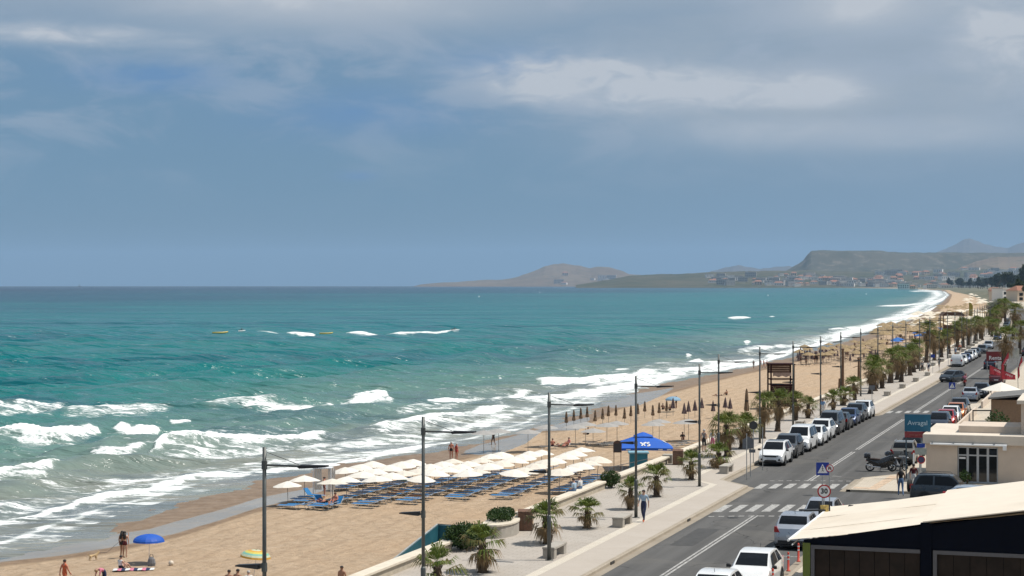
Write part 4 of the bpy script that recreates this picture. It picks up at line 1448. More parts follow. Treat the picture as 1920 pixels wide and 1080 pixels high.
    MB().prism([(-W * 0.44, nz - 0.20), (W * 0.44, nz - 0.20), (W * 0.48, nz - 0.09), (-W * 0.48, nz - 0.09)], 'x', xn - 0.14, xn + 0.006).build('grille', m_plast, e)
    MB().prism([(-W * 0.50, 0.31), (W * 0.50, 0.31), (W * 0.44, 0.44), (-W * 0.44, 0.44)], 'x', xn - 0.14, xn + 0.010).build('bumper_intake', m_plast, e)
    MB().box(xn + 0.004, xn + 0.022, -0.26, 0.26, 0.46, 0.565).build('number_plate', m_plate, e)
    MB().box(-L / 2 - 0.022, -L / 2 - 0.004, -0.26, 0.26, 0.60, 0.71).build('number_plate', m_plate, e)
    MB().prism([(-W * 0.74, zb + 0.10), (W * 0.74, zb + 0.10), (W * 0.74, 0.47), (-W * 0.74, 0.47)], 'x', -L / 2 - 0.015, -L / 2 + 0.10).build('rear_bumper', m_plast if kind in ('suv', 'jeep', 'van') else pm, e)
    MB().box(-L / 2 + 0.02, L / 2 - 0.12, -W * 0.88, W * 0.88, gr - 0.01, zb + 0.02).build('underbody', m_plast, e)
    MB().tube([(xr + 0.25, 0, H), (xr + 0.13, 0, H + 0.16)], 0.010, 4).build('aerial', m_plast, e)
    if 'rails' in extras:
        for sgn in (1, -1):
            MB().tube([(xr + 0.1, sgn * W * 0.68, H + 0.0), (xr + 0.22, sgn * W * 0.68, H + 0.055), (xf - 0.28, sgn * W * 0.68, H + 0.055), (xf - 0.16, sgn * W * 0.68, H - 0.01)], 0.018, 5).build('roof_rail', m_plast if kind == 'jeep' else m_rim, e)
    if dark_roof:
        mb = MB()
        xs_ = [r0[0] for r0 in st]
        rr = [(x, float(np.interp(x, xs_, [r0[4] for r0 in st])) + 0.006, float(np.interp(x, xs_, [r0[5] for r0 in st])) * 0.86) for x in np.linspace(xr + 0.02, xf - 0.04, 8)]
        for a, b in zip(rr[:-1], rr[1:]):
            mb.quad((a[0], -a[2], a[1]), (a[0], a[2], a[1]), (b[0], b[2], b[1]), (b[0], -b[2], b[1]))
        mb.build('roof_panel', P_BLACK, e)
    if 'spare' in extras:
        mb = MB(); mb.smooth = True
        mb.loft([[(-L / 2 - x, 0.36 * p * math.cos(k * math.pi / 9), 0.98 + 0.36 * p * math.sin(k * math.pi / 9)) for k in range(18)] for x, p in ((0.02, 0.85), (0.03, 1), (0.20, 1), (0.24, 0.9), (0.245, 0.2))])
        mb.build('spare_wheel', m_tyre, e)
    return Kind(e)


ROADZ = -0.125


def car(kind, pm, x, u, face, label, extras=(), group=None, rz=None, dark_roof=False, z=ROADZ, name='parked_car'):
    k = build_car(kind, pm, name, extras, dark_roof)
    r0 = {'to': -90, 'away': 90}.get(face, 0)
    o = k.put((x + sh(u), u, z), R(r0 if rz is None else rz), 1.0, label, group)
    if kind == 'van':
        o['category'] = 'van'
    return k


LB = 'cars parked along the promenade'
RB = 'cars parked on the land side'
lx = -22.45
c_wsuv = car('suv', P_WHITE, lx, 127.9, 'to', 'white crossover with black roof, foremost of the cars parked along the promenade', ('dark_mirror', 'dark_lamps'), LB, dark_roof=True)
c_dsuv = car('suv', P_GREY, lx - 0.1, 133.6, 'to', 'dark grey car squeezed between the white crossover and the white van', ('dark_mirror',), LB)
car('van', P_WHITE, lx, 139.3, 'to', 'white passenger van with large windscreen parked along the promenade', ('dark_mirror',), LB)
c_wh = car('hatch', P_WHITE, lx + 0.15, 144.6, 'to', 'small white hatchback parked behind the white passenger van', (), LB)
car('suv', P_WHITE, lx, 149.6, 'to', 'white crossover with silver roof rails behind the small white hatchback', ('rails',), LB)
car('van', P_GREY, lx - 0.1, 155.4, 'to', 'dark grey people carrier parked behind the white cars', ('dark_mirror',), LB)
c_blk = car('hatch', P_BLACK, lx, 160.8, 'away', 'black hatchback showing red tail lights in the promenade row', (), LB)
c_blue = car('hatch', P_BLUE, lx, 165.8, 'to', 'dark blue hatchback in the promenade parking row', (), LB)
c_teal = car('suv', P_TEAL, lx, 170.6, 'to', 'slate coloured crossover near the far end of the promenade row', (), LB)
car('suv', P_WHITE, lx + 0.1, 175.0, 'to', 'white car with dark bonnet neighbour ending the promenade row before the crossing', (), LB)

car('hatch', P_WHITE, -14.10, 75.6, 'to', 'white hatchback facing the camera at the bottom picture edge', ('dark_mirror',), RB)
car('hatch', P_WHITE, -14.55, 70.3, 'away', 'white car cut by the bottom edge showing only its roof and rear', (), RB)
c_sil = car('suv', P_SILVER, -14.35, 88.3, 'away', 'silver crossover seen from behind beside the red bollards', ('dark_mirror',), RB)
car('hatch', P_SILVER, -14.2, 94.8, 'to', 'grey hatchback half hidden by the cream awning edge', ('dark_mirror',), RB)
car('suv', P_BEIGE, -13.75, 131.2, 'away', 'bronze estate seen from behind next to the black motorbike', ('rails',), RB)
car('hatch', P_BLACK, -13.75, 137.0, 'away', 'black hatchback parked in front of the bronze estate', (), RB)
car('suv', P_NAVY, -14.0, 161.2, 'to', 'navy crossover parked behind the blue signboard', ('dark_mirror',), RB)
car('hatch', P_RED, -13.9, 166.6, 'to', 'bright red hatchback behind the navy crossover', (), RB)
car('hatch', P_WHITE, -13.9, 171.6, 'to', 'white hatchback parked between the red car and the orange car', (), RB)
car('hatch', P_ORANGE, -13.8, 176.6, 'to', 'orange hatchback in the land side parking row', (), RB)
car('suv', P_GREY, -13.9, 182.0, 'to', 'dark grey crossover at the far end of the land side row', (), RB)
car('hatch', P_SILVER, -14.4, 204.4, 'away', 'silver hatchback seen from behind near the blue crossing sign', ('rails',), RB)
car('suv', P_BLACK, -13.7, 210.6, 'to', 'dark car standing just ahead of the silver hatchback', (), RB)
car('suv', P_MAROON, -13.6, 239.2, 'away', 'black and maroon crossover parked beside the red flags', (), RB)
MOV = 'cars driving on the road'
car('hatch', P_TEAL, -19.5, 243.5, None, 'dark hatchback turning across the road towards the promenade', ('dark_rim',), MOV, rz=-118, name='car')
car('suv', P_NAVY, -17.0, 282.0, 'away', 'dark blue crossover driving away past the red rental sign', (), MOV, name='car')
car('van', P_WHITE, lx, 290.0, 'away', 'plain white delivery van seen from behind in the far promenade bay', ('closed_rear', 'panel_van'), LB)
K_far = {'w': c_wh, 'bl': c_blue, 'dk': c_blk, 'ws': c_wsuv, 'tl': c_teal, 'si': c_sil, 'ds': c_dsuv}
far_row = [('w', 299.0, 'white hatchback facing the camera just beyond the delivery van'), ('bl', 306.0, 'blue hatchback two places beyond the delivery van'), ('ws', 313.5, 'pale crossover three places beyond the delivery van'),
           ('ws', 321.0, 'white crossover four places beyond the delivery van'), ('tl', 329.0, 'slate crossover at the far end of the distant bay')]
for k, u, lb in far_row:
    K_far[k].put((lx + sh(u), u, ROADZ), R(-90), 1.0, lb, LB)
n_ = 0
rc = random.Random(3)
for u in np.arange(338, 640, 8.5):
    for x, fc in ((-13.9, 90), (-22.4, -90)):
        if rc.random() < (0.62 if x > -15 else 0.35):
            n_ += 1
            K_far[rc.choice(list(K_far))].put((x + sh(u), u + rc.uniform(-1, 1), ROADZ), R(fc), 1.0, '%s of the far off cars parked where the road leaves the picture' % ordw(n_), 'far off parked cars')
car('jeep', P_TEAL, -8.75, 107.2, None, 'dark green off-roader with spare wheel on its back door in the side street', ('spare', 'rails', 'dark_rim'), 'cars in the side street', rz=-3, z=-0.12)
car('hatch', P_LBLUE, -6.9, 103.6, None, 'pale blue hatchback mostly hidden behind the cream awning', (), 'cars in the side street', rz=-2, z=-0.12)


# ------------------------------------------------------------------ motorbikes
def wheel_y(mb, cx, cz, r, w=0.06, n=16):
    mb.smooth = True
    mb.loft([[(cx + rr * math.cos(k * 2 * math.pi / n), y, cz + rr * math.sin(k * 2 * math.pi / n)) for k in range(n)] for rr, y in ((r * 0.70, -w), (r * 0.95, -w), (r, 0), (r * 0.95, w), (r * 0.70, w))], False, False)
    mb.smooth = False


m_bikes = M('bike_black', (0.016, 0.016, 0.017), 0.25, coat=0.6)
m_seat = M('bike_seat', (0.045, 0.028, 0.022), 0.6)


def build_bike(pm, scooter=False, topbox=True):
    e = empty('motorbike', (0, 0, 0), 0, 'bike', 'motorbike')
    r_ = 0.24 if scooter else 0.31
    wb = 0.66 if scooter else 0.72
    for wx in (wb, -wb):
        w_ = empty('wheel', (wx, 0, r_)); w_.parent = e
        mb = MB(); wheel_y(mb, 0, 0, r_); mb.build('tyre', m_tyre, w_)
        mb = MB()
        for k in range(5):
            a = k * 1.2566
            mb.tube([(0, 0, 0), (r_ * 0.72 * math.cos(a), 0, r_ * 0.72 * math.sin(a))], 0.02, 4)
        mb.loft([[(rr * math.cos(k * math.pi / 8), y, rr * math.sin(k * math.pi / 8)) for k in range(16)] for rr, y in ((r_ * 0.68, -0.04), (r_ * 0.73, -0.04), (r_ * 0.73, 0.04), (r_ * 0.68, 0.04))], False, False)
        mb.build('rim', m_rim, w_)
    el = lambda x, w, z0, z1: [(x, w * a, z0 + (z1 - z0) * b) for a, b in ((-0.6, 0), (0.6, 0), (1, 0.35), (0.9, 0.8), (0.4, 1), (-0.4, 1), (-0.9, 0.8), (-1, 0.35))]
    if scooter:
        sharp_me = MB().loft([el(-0.98, 0.05, 0.62, 0.74), el(-0.75, 0.17, 0.48, 0.78), el(-0.30, 0.19, 0.30, 0.74), el(-0.05, 0.17, 0.20, 0.42), el(0.30, 0.17, 0.20, 0.36), el(0.42, 0.20, 0.22, 0.75), el(0.55, 0.17, 0.50, 0.98), el(0.66, 0.06, 0.62, 0.92)])
    else:
        sharp_me = MB().loft([el(-0.98, 0.06, 0.72, 0.86), el(-0.70, 0.15, 0.55, 0.84), el(-0.30, 0.17, 0.32, 0.80), el(0.0, 0.20, 0.24, 0.86), el(0.30, 0.22, 0.26, 0.98), el(0.58, 0.24, 0.42, 1.08), el(0.78, 0.16, 0.60, 1.10), el(0.92, 0.05, 0.72, 0.90)])
    link('fairing', sharp(sharp_me.mesh('fairing', pm), 40), e)
    MB().loft([el(-0.86, 0.12, 0.80, 0.88), el(-0.45, 0.17, 0.78, 0.90), el(-0.1, 0.15, 0.76, 0.86), el(0.06, 0.10, 0.78, 0.84)]).build('seat', m_seat, e)
    MB().tube([(0.58, -0.36, 1.06), (0.62, -0.16, 1.12), (0.64, 0.16, 1.12), (0.58, 0.36, 1.06)], 0.016, 6).build('handlebar', m_plast, e)
    for sgn in (1, -1):
        MB().tube([(wb, sgn * 0.085, r_), (0.56, sgn * 0.085, 0.95)], 0.025, 6).build('fork', m_chrome, e)
        MB().tube([(0.60, sgn * 0.24, 1.10), (0.62, sgn * 0.30, 1.24)], 0.008, 4).build('mirror_stalk', m_plast, e)
        MB().bbox(0.58, 0.62, sgn * 0.32 - 0.07, sgn * 0.32 + 0.07, 1.20, 1.29, 0.015).build('mirror', m_plast, e)
    MB().quad((0.80, -0.15, 1.06), (0.80, 0.15, 1.06), (0.62, 0.12, 1.42), (0.62, -0.12, 1.42)).build('screen', m_cglass, e)
    MB().tube([(-0.05, -0.20, 0.30), (-0.5, -0.22, 0.32), (-1.0, -0.24, 0.46)], [0.03, 0.045, 0.05], 8).build('exhaust', m_chrome, e)
    MB().lathe([(0.02, -0.03), (0.09, -0.02), (0.10, 0.02), (0.04, 0.04)], 10, (0.90, 0, 0.92)).build('headlight', m_head, e)
    MB().box(-1.0, -0.96, -0.08, 0.08, 0.66, 0.72).build('tail_light', m_tail, e)
    MB().loft([el(wb - 0.26, 0.07, r_ + 0.10, r_ + 0.22), el(wb, 0.08, r_ * 2 - 0.02, r_ * 2 + 0.06), el(wb + 0.24, 0.06, r_ + 0.12, r_ + 0.20)]).build('mudguard', pm, e)
    if topbox:
        MB().loft([el(-1.12, 0.20, 0.90, 1.18), el(-0.95, 0.24, 0.88, 1.24), el(-0.70, 0.20, 0.88, 1.20)]).build('top_box', m_bikes, e)
    MB().tube([(0.0, 0.12, 0.26), (-0.06, 0.26, 0.01)], 0.014, 5).build('side_stand', m_plast, e)
    return Kind(e)


BIKE, SCOOT = build_bike(m_bikes), build_bike(M('scooter_red', (0.30, 0.02, 0.02), 0.3, coat=0.5), True, False)
SC2 = build_bike(M('scooter_grey', (0.13, 0.13, 0.135), 0.3, coat=0.5), True, True)
p = G(1652, 884, ROADZ)
BIKE.put((p[0], p[1], ROADZ), R(10), 1.02, 'black touring motorbike with top box parked by the pavement corner', 'parked motorbikes')
SC2.put((p[0] + 1.0, p[1] + 1.3, ROADZ), R(-40), 1.0, 'black and chrome scooter standing between the touring motorbike and the bronze estate', 'parked motorbikes')
p = G(1728, 842, 0)
BIKE.put((p[0], p[1], 0.0), R(75), 0.95, 'black motorbike parked on the pavement under the blue signboard', 'parked motorbikes')
p = G(1736, 840, 0)
SC2.put((p[0] + 0.4, p[1] + 0.2, 0.0), R(60), 0.95, 'grey scooter beside the motorbike under the blue signboard', 'parked motorbikes')
p = G(1809, 724, ROADZ)
SCOOT.put((p[0], p[1], ROADZ), R(90), 1.0, 'red scooter being ridden away along the road', 'scooters')
RIDE = p


# ------------------------------------------------------------------ traffic signs
def text_mesh(txt, size, mat, depth=0.004, bold=0.0):
    cu = bpy.data.curves.new('lettering', 'FONT')
    cu.body = txt
    cu.size = size
    cu.align_x, cu.align_y = 'CENTER', 'CENTER'
    cu.extrude = depth
    cu.offset = bold
    cu.resolution_u = 2
    o = bpy.data.objects.new('lettering_tmp', cu)
    C.objects.link(o)
    me = bpy.data.meshes.new_from_object(o.evaluated_get(bpy.context.evaluated_depsgraph_get()))
    bpy.data.objects.remove(o)
    bpy.data.curves.remove(cu)
    me.transform(Matrix.Rotation(R(90), 4, 'X'))
    me.materials.clear()
    me.materials.append(mat)
    me.name = 'lettering'
    return me


m_sblue = M('sign_blue', (0.012, 0.045, 0.30), 0.4, 0.04)
m_sred = M('sign_red', (0.45, 0.02, 0.02), 0.4, 0.04)
m_sblack = M('sign_black', (0.012, 0.012, 0.012), 0.5)
m_sgrey = M('sign_back', (0.15, 0.155, 0.165), 0.5, 0.1, metal=0.3)


def disc(mb, r, y, n=28, c=(0, 0)):
    mb.add([(c[0] + r * math.cos(2 * math.pi * k / n), y, c[1] + r * math.sin(2 * math.pi * k / n)) for k in range(n)], [tuple(range(n))])


def puck(r, y0, y1, c=(0, 0), n=28):
    return MB().loft([[(c[0] + r * math.cos(2 * math.pi * k / n), y, c[1] + r * math.sin(2 * math.pi * k / n)) for k in range(n)] for y in (y0, y1)])


def ped_sign(name, loc, rz, label, sz=0.6, h=2.9, post_h=None, back=False, loc_dx=0.0):
    """square blue crossing sign facing -y"""
    e = empty(name, loc, rz, label, 'traffic sign', 'traffic signs')
    MB().tube([(loc_dx, 0, 0), (loc_dx, 0, h + sz * 0.45)], 0.03, 8).build('post', m_steel, e)
    s_ = sz / 2
    pl = MB().box(-s_, s_, -0.05, -0.034, h - s_, h + s_).build('sign_plate', m_sblue, e)
    if not back:
        MB().prism([(-s_ * 0.78, h - s_ * 0.66), (s_ * 0.78, h - s_ * 0.66), (0, h + s_ * 0.78)], 'y', -0.056, -0.0505).build('triangle', m_white, pl)
        mb = MB()
        for a, b, w in (((0.0, 0.26), (0.02, -0.12), 0.045), ((0.02, -0.10), (-0.13, -0.42), 0.035), ((0.02, -0.10), (0.15, -0.42), 0.035), ((0.0, 0.18), (-0.16, -0.02), 0.028), ((0.0, 0.18), (0.15, 0.02), 0.028)):
            d = Vector((b[0] - a[0], b[1] - a[1])).normalized() * w
            mb.add([((a[0] - d.y) * s_, -0.0585, h + (a[1] + d.x) * s_), ((a[0] + d.y) * s_, -0.0585, h + (a[1] - d.x) * s_), ((b[0] + d.y) * s_, -0.0585, h + (b[1] - d.x) * s_), ((b[0] - d.y) * s_, -0.0585, h + (b[1] + d.x) * s_)], [(0, 1, 2, 3)])
        disc(mb, 0.085 * s_, -0.0585, 12, (0, h + 0.38 * s_))
        mb.build('walking_figure', m_sblack, pl)
    return e


def round_sign(name, loc, rz, label, h, r, txt=None, uturn=False):
    e = empty(name, loc, rz, label, 'traffic sign', 'traffic signs')
    MB().tube([(0, 0, 0), (0, 0, h + r * 0.7)], 0.028, 8).build('post', m_steel, e)
    pl = puck(r, -0.05, -0.036, (0, h)).build('sign_plate', m_sred, e)
    puck(r * 0.80, -0.055, -0.0505, (0, h)).build('sign_face', m_white, pl)
    if txt:
        o = link('lettering', text_mesh(txt, r * 1.05, m_sblack, 0.002, 0.012), pl)
        o.location = (0, -0.0585, h)
    if uturn:
        pts = [(0.28, -0.42), (0.28, 0.10), (0.18, 0.32), (0, 0.40), (-0.18, 0.32), (-0.28, 0.10), (-0.28, -0.1)]
        mb = MB()
        for a, b in zip(pts[:-1], pts[1:]):
            mb.tube([(a[0] * r, -0.059, h + a[1] * r), (b[0] * r, -0.059, h + b[1] * r)], 0.035 * (r / 0.3), 4)
        mb.add([(-0.50 * r, -0.06, h - 0.08 * r), (-0.06 * r, -0.06, h - 0.08 * r), (-0.28 * r, -0.06, h - 0.46 * r)], [(0, 1, 2)])
        mb.build('arrow', m_sblack, pl)
        MB().prism([(-0.62 * r, h + 0.50 * r), (-0.50 * r, h + 0.62 * r), (0.62 * r, h - 0.50 * r), (0.50 * r, h - 0.62 * r)], 'y', -0.066, -0.0605).build('bar', m_sred, pl)
    return e


FACE = YAW            # boards turned to the traffic, square to the sea view
q = D(1545, 88.0)
p30 = (q[0], q[1])
z30 = CAMZ - (921 - 535) / F * 88.0
round_sign('speed_limit_sign', (p30[0], p30[1], 0), FACE, 'round speed limit sign reading 30 with red rim above the cream awning', z30, 0.33, '30')
q = D(1542, 91.0)
zc = CAMZ - (879 - 535) / F * 91.0
ped_sign('crossing_sign', (q[0], q[1], 0), FACE, 'square blue pedestrian crossing sign above the speed limit sign', 0.64, zc)
q = D(1555.5, 90.2)
zc = CAMZ - (878 - 535) / F * 90.2
round_sign('no_turn_sign', (q[0], q[1], 0), FACE, 'small round red-rimmed no U-turn sign overlapping the blue crossing sign', zc, 0.19, None, True)
q = D(1785, 186)
ped_sign('crossing_sign', (q[0], q[1], 0), FACE, 'blue pedestrian crossing sign standing alone by the far zebra crossing', 0.66, CAMZ - (723 - 535) / F * 186)
# backs of signs on the promenade side
for i, (px, py, zt, shape) in enumerate(((1400, 900, 3.0, 'post'), (1407, 894, 2.3, 'board'), (1412.5, 868, 2.75, 'round'), (1430, 882, 2.9, 'post'))):
    p = G(px, py)
    e = empty('traffic_sign', (p[0], p[1], 0), FACE, ['thin bare sign post nearest the parked white crossover', 'dark five-sided sign seen from behind near the parked cars', 'round sign seen from behind on a thin post near the parked cars', 'thin bare post in front of the white crossover'][i], 'traffic sign', 'traffic signs')
    MB().tube([(0, 0, 0), (0, 0, zt)], 0.03, 8).build('post', m_steel, e)
    if shape == 'board':
        MB().prism([(-0.52, zt - 0.45), (0.22, zt - 0.45), (0.22, zt + 0.12), (-0.15, zt + 0.35), (-0.52, zt + 0.12)], 'y', -0.06, -0.035).build('sign_plate', m_sgrey, e)
        MB().box(-0.10, 0.32, -0.06, -0.04, zt - 0.72, zt - 0.50).build('sign_plate', m_sgrey, e)
    if shape == 'round':
        puck(0.30, -0.05, -0.034, (0, zt - 0.1)).build('sign_plate', M('sign_back_dark', (0.05, 0.048, 0.046), 0.6), e)
for i, (px, py, zt) in enumerate(((1635, 761, 2.1), (1749, 699, 2.6), (1761, 697, 2.6), (1778, 687, 2.7))):
    p = G(px, py)
    e = empty('traffic_sign', (p[0], p[1], 0), FACE, ['small grey signboard on a post by the near palms of the far crossing', 'blue sign seen from behind beside two walkers', 'thin sign post beyond the two walkers', 'thin sign post in front of the delivery van'][i], 'traffic sign', 'traffic signs')
    MB().tube([(0, 0, 0), (0, 0, zt)], 0.03, 8).build('post', m_steel, e)
    MB().box(-0.28, 0.28, -0.05, -0.034, zt - (0.42 if i < 2 else 0.1), zt + 0.02).build('sign_plate', m_sblue if i == 1 else m_sgrey, e)

# red flexible bollards by the awning
m_bol = M('bollard_red', (0.55, 0.045, 0.02), 0.5, 0.06)
e = empty('bollard', (0, 0, 0), 0, 'bollard', 'bollard')
mb = MB(); mb.smooth = True
mb.lathe([(0.10, 0), (0.10, 0.03), (0.05, 0.05), (0.045, 0.80), (0.03, 0.84)], 12)
mb.build('bollard_post', m_bol, e)
for z in (0.50, 0.66):
    MB().lathe([(0.047, z), (0.0475, z + 0.06)], 12).build('band', m_white, e)
BOL = Kind(e)
for i, (px, py) in enumerate(((1449, 1104), (1478, 1071), (1497, 1053))):
    p = G(px, py)
    BOL.put((p[0], p[1], 0.0), 0, 1.0, '%s red plastic bollard between the parked cars and the restaurant' % ['nearest', 'middle', 'farthest'][i], 'red bollards')

# ------------------------------------------------------------------ restaurant pavilion with the cream awning
m_awn = M('awning_cloth', (0.76, 0.67, 0.55), 0.85, 0.03, 1.2, dirt=(0.62, 0.52, 0.40), trans=0.06)
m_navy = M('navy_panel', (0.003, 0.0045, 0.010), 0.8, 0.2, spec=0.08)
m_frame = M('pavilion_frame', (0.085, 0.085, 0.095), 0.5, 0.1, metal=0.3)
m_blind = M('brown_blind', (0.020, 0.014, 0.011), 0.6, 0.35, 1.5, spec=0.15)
m_green = M('green_post', (0.10, 0.13, 0.015), 0.6)
e = empty('restaurant_pavilion', (-11.0, 68.6, 0), 0, 'restaurant pavilion with cream sloping awning roof, navy gable and dark glazed front', 'pavilion')
zr = lambda x: 2.93 + 0.157 * (x + 0.0)          # roof height over the pavilion, x from its road side
mb = MB()
n = 14
for i in range(n):
    for j in range(8):
        x0_, x1_ = -0.55 + i * (17.6 / n), -0.55 + (i + 1) * (17.6 / n)
        y0_, y1_ = j * 1.34, (j + 1) * 1.34
        sag = lambda x, y: zr(x) - 0.05 * math.sin(math.pi * ((y / 1.34) % 1.0)) - 0.03 * math.sin(y * 2.3 + x)
        mb.quad((x0_, y0_, sag(x0_, y0_)), (x1_, y0_, sag(x1_, y0_)), (x1_, y1_, sag(x1_, y1_)), (x0_, y1_, sag(x0_, y1_)))
aw = mb.build('awning', m_awn, e)
mb = MB()
for i in range(n - 4):
    x0_, x1_ = 4.45 + i * 1.3, 4.45 + (i + 1) * 1.3
    mb.loft([[(x, -0.25, zr(x) + 0.11), (x, 10.6, zr(x) + 0.11), (x, 10.6, zr(x) + 0.15), (x, -0.25, zr(x) + 0.15)] for x in (x0_, x1_ - 0.001)])
mb.build('upper_awning', m_awn, e)
MB().tube([(-0.55, -0.1, zr(-0.55)), (-0.55, 10.8, zr(-0.55))], 0.05, 8).build('eave_rail', m_white, e)
MB().tube([(-0.40, -0.1, zr(-0.55) - 0.16), (-0.40, 10.8, zr(-0.55) - 0.16)], 0.03, 6).build('eave_rail', m_white, e)
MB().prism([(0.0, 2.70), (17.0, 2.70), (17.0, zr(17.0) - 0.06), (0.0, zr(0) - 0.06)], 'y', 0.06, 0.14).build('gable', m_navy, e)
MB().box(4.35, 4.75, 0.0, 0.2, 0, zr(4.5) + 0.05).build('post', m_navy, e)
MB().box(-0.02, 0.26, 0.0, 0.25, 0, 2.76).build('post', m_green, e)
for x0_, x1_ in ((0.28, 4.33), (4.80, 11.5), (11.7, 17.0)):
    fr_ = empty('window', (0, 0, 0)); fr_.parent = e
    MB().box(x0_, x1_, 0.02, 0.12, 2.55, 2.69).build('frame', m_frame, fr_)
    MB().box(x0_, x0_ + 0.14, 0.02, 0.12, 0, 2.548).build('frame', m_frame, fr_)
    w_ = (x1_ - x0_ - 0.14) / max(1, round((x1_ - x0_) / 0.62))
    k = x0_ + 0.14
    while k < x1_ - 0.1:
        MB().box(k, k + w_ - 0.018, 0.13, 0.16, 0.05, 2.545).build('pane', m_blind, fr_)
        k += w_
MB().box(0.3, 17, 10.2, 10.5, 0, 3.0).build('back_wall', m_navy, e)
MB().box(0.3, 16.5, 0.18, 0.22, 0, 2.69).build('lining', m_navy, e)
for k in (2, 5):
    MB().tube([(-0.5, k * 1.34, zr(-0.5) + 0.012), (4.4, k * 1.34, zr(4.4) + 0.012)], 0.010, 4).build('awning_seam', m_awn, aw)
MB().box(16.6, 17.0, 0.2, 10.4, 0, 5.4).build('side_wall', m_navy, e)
# menu board on the awning's road side
e = empty('menu_board', (-11.55, 77.6, -0.62), 0.5, 'narrow yellow menu board on two posts at the awning edge', 'signboard')
for x in (-0.22, 0.24):
    MB().tube([(x, 0, 0), (x, 0, 3.9)], 0.035, 6).build('post', m_sblack, e)
MB().box(-0.17, 0.19, -0.03, 0.03, 2.7, 3.75).build('board', M('menu_yellow', (0.50, 0.36, 0.11), 0.7, 0.35, 7.0), e)
MB().box(-0.95, 0.0, -0.2, 0.2, 3.52, 3.58).build('lamp_head', m_lum, e)

# ------------------------------------------------------------------ the white house by the crossing
m_plaster = M('cream_plaster', (0.60, 0.50, 0.405), 0.92, 0.05, 1.5, bump=0.12, dirt=(0.50, 0.41, 0.33))
m_roofw = M('roof_screed', (0.66, 0.575, 0.475), 0.92, 0.06, 1.2, dirt=(0.55, 0.47, 0.38))
m_alu = M('white_aluminium', (0.45, 0.46, 0.47), 0.4, 0.05)
t = NT('shop_glass')
t.set(Base_Color=(0.015, 0.017, 0.018), Roughness=0.05)
MATS['shop_glass'] = m_sglass = t.m
e = empty('cream_house', (-11.1, 118.0, 0), 0, 'single storey cream house with flat roof and glazed doors beside the blue signboard', 'house')
# front wall with the door opening
mb = MB()
mb.box(0, 1.95, 0, 0.25, 0, 2.45).box(4.45, 12.0, 0, 0.25, 0, 2.45).box(1.952, 4.448, 0, 0.25, 2.30, 2.45)
mb.box(0, 0.25, 0.252, 9.0, 0, 2.45)
mb.box(11.7, 12.0, 0.252, 9.0, 0, 2.45).box(0.252, 11.698, 8.7, 9.0, 0, 2.45)
mb.build('wall', m_plaster, e)
rf = MB().bbox(-0.18, 6.3, -0.25, 9.2, 2.453, 3.05, 0.03).build('roof', m_roofw, e)
MB().bbox(1.9, 6.4, 1.6, 5.5, 3.052, 3.50, 0.03).build('roof_step', m_plaster, rf)
MB().tube([(0.3, -0.33, 2.44), (5.0, -0.33, 2.44)], 0.07, 8).build('awning_roll', m_white, rf)
for x in (0.4, 1.7, 2.9, 4.2):
    MB().box(x, x + 0.08, -0.40, -0.255, 2.50, 2.58).build('bracket', m_steel, rf)
MB().box(4.75, 4.98, -0.42, -0.26, 2.15, 2.42).build('bracket', m_white, rf)
dw = 2.48 / 4
for k in range(4):
    x = 1.96 + k * dw
    d_ = empty('door', (0, 0, 0)); d_.parent = e
    mb = MB()
    mb.box(x, x + 0.07, 0.10, 0.17, 0, 2.29).box(x + dw - 0.071, x + dw - 0.004, 0.10, 0.17, 0, 2.29)
    for z in (0.0, 1.70, 2.20):
        mb.box(x + 0.072, x + dw - 0.073, 0.10, 0.17, z, z + 0.085)
    mb.build('frame', m_alu, d_)
    MB().box(x + 0.072, x + dw - 0.073, 0.125, 0.14, 0.088, 1.698).build('pane', m_sglass, d_)
    MB().box(x + 0.072, x + dw - 0.073, 0.125, 0.14, 1.788, 2.198).build('pane', m_sglass, d_)
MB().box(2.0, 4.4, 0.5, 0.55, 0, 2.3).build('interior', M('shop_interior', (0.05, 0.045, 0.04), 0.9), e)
MB().box(2.05, 2.45, 0.112, 0.120, 1.5, 1.62).build('notice', m_white, e)
# stair parapet rising to the upper house
MB().prism([(6.32, 2.46), (6.9, 2.40), (7.6, 1.95), (8.6, 1.45), (12.0, 1.25), (12.0, 1.55), (8.7, 1.78), (7.7, 2.30), (7.0, 2.72), (6.32, 2.78)], 'y', -0.30, -0.06).build('stair_parapet', m_plaster, e)
MB().bbox(7.6, 8.4, -0.12, -0.005, 0.35, 1.05, 0.01).build('meter_box', M('meter_grey', (0.42, 0.37, 0.32), 0.7), e)
MB().box(7.55, 8.45, -0.16, -0.004, 1.06, 1.09).build('meter_hood', M('rust', (0.16, 0.08, 0.05), 0.9, 0.3), e)
e = empty('upper_house', (-5.3, 119.0, 0), 0, 'taller cream house with wooden shutter rising behind the flat roofed one', 'house')
MB().box(0, 12, 0, 7.4, 0, 5.0).build('wall', m_plaster, e)
MB().bbox(-0.25, 12.2, -0.3, 7.7, 5.003, 5.25, 0.03).build('roof', m_roofw, e)
w_ = empty('window', (0, 0, 0)); w_.parent = e
MB().box(1.15, 2.9, -0.06, -0.003, 2.35, 4.55).build('shutter', M('wood_shutter', (0.33, 0.21, 0.075), 0.7, 0.15, 3.0), w_)
MB().box(1.05, 3.0, -0.03, -0.002, 4.56, 4.70).build('frame', m_plaster, w_)

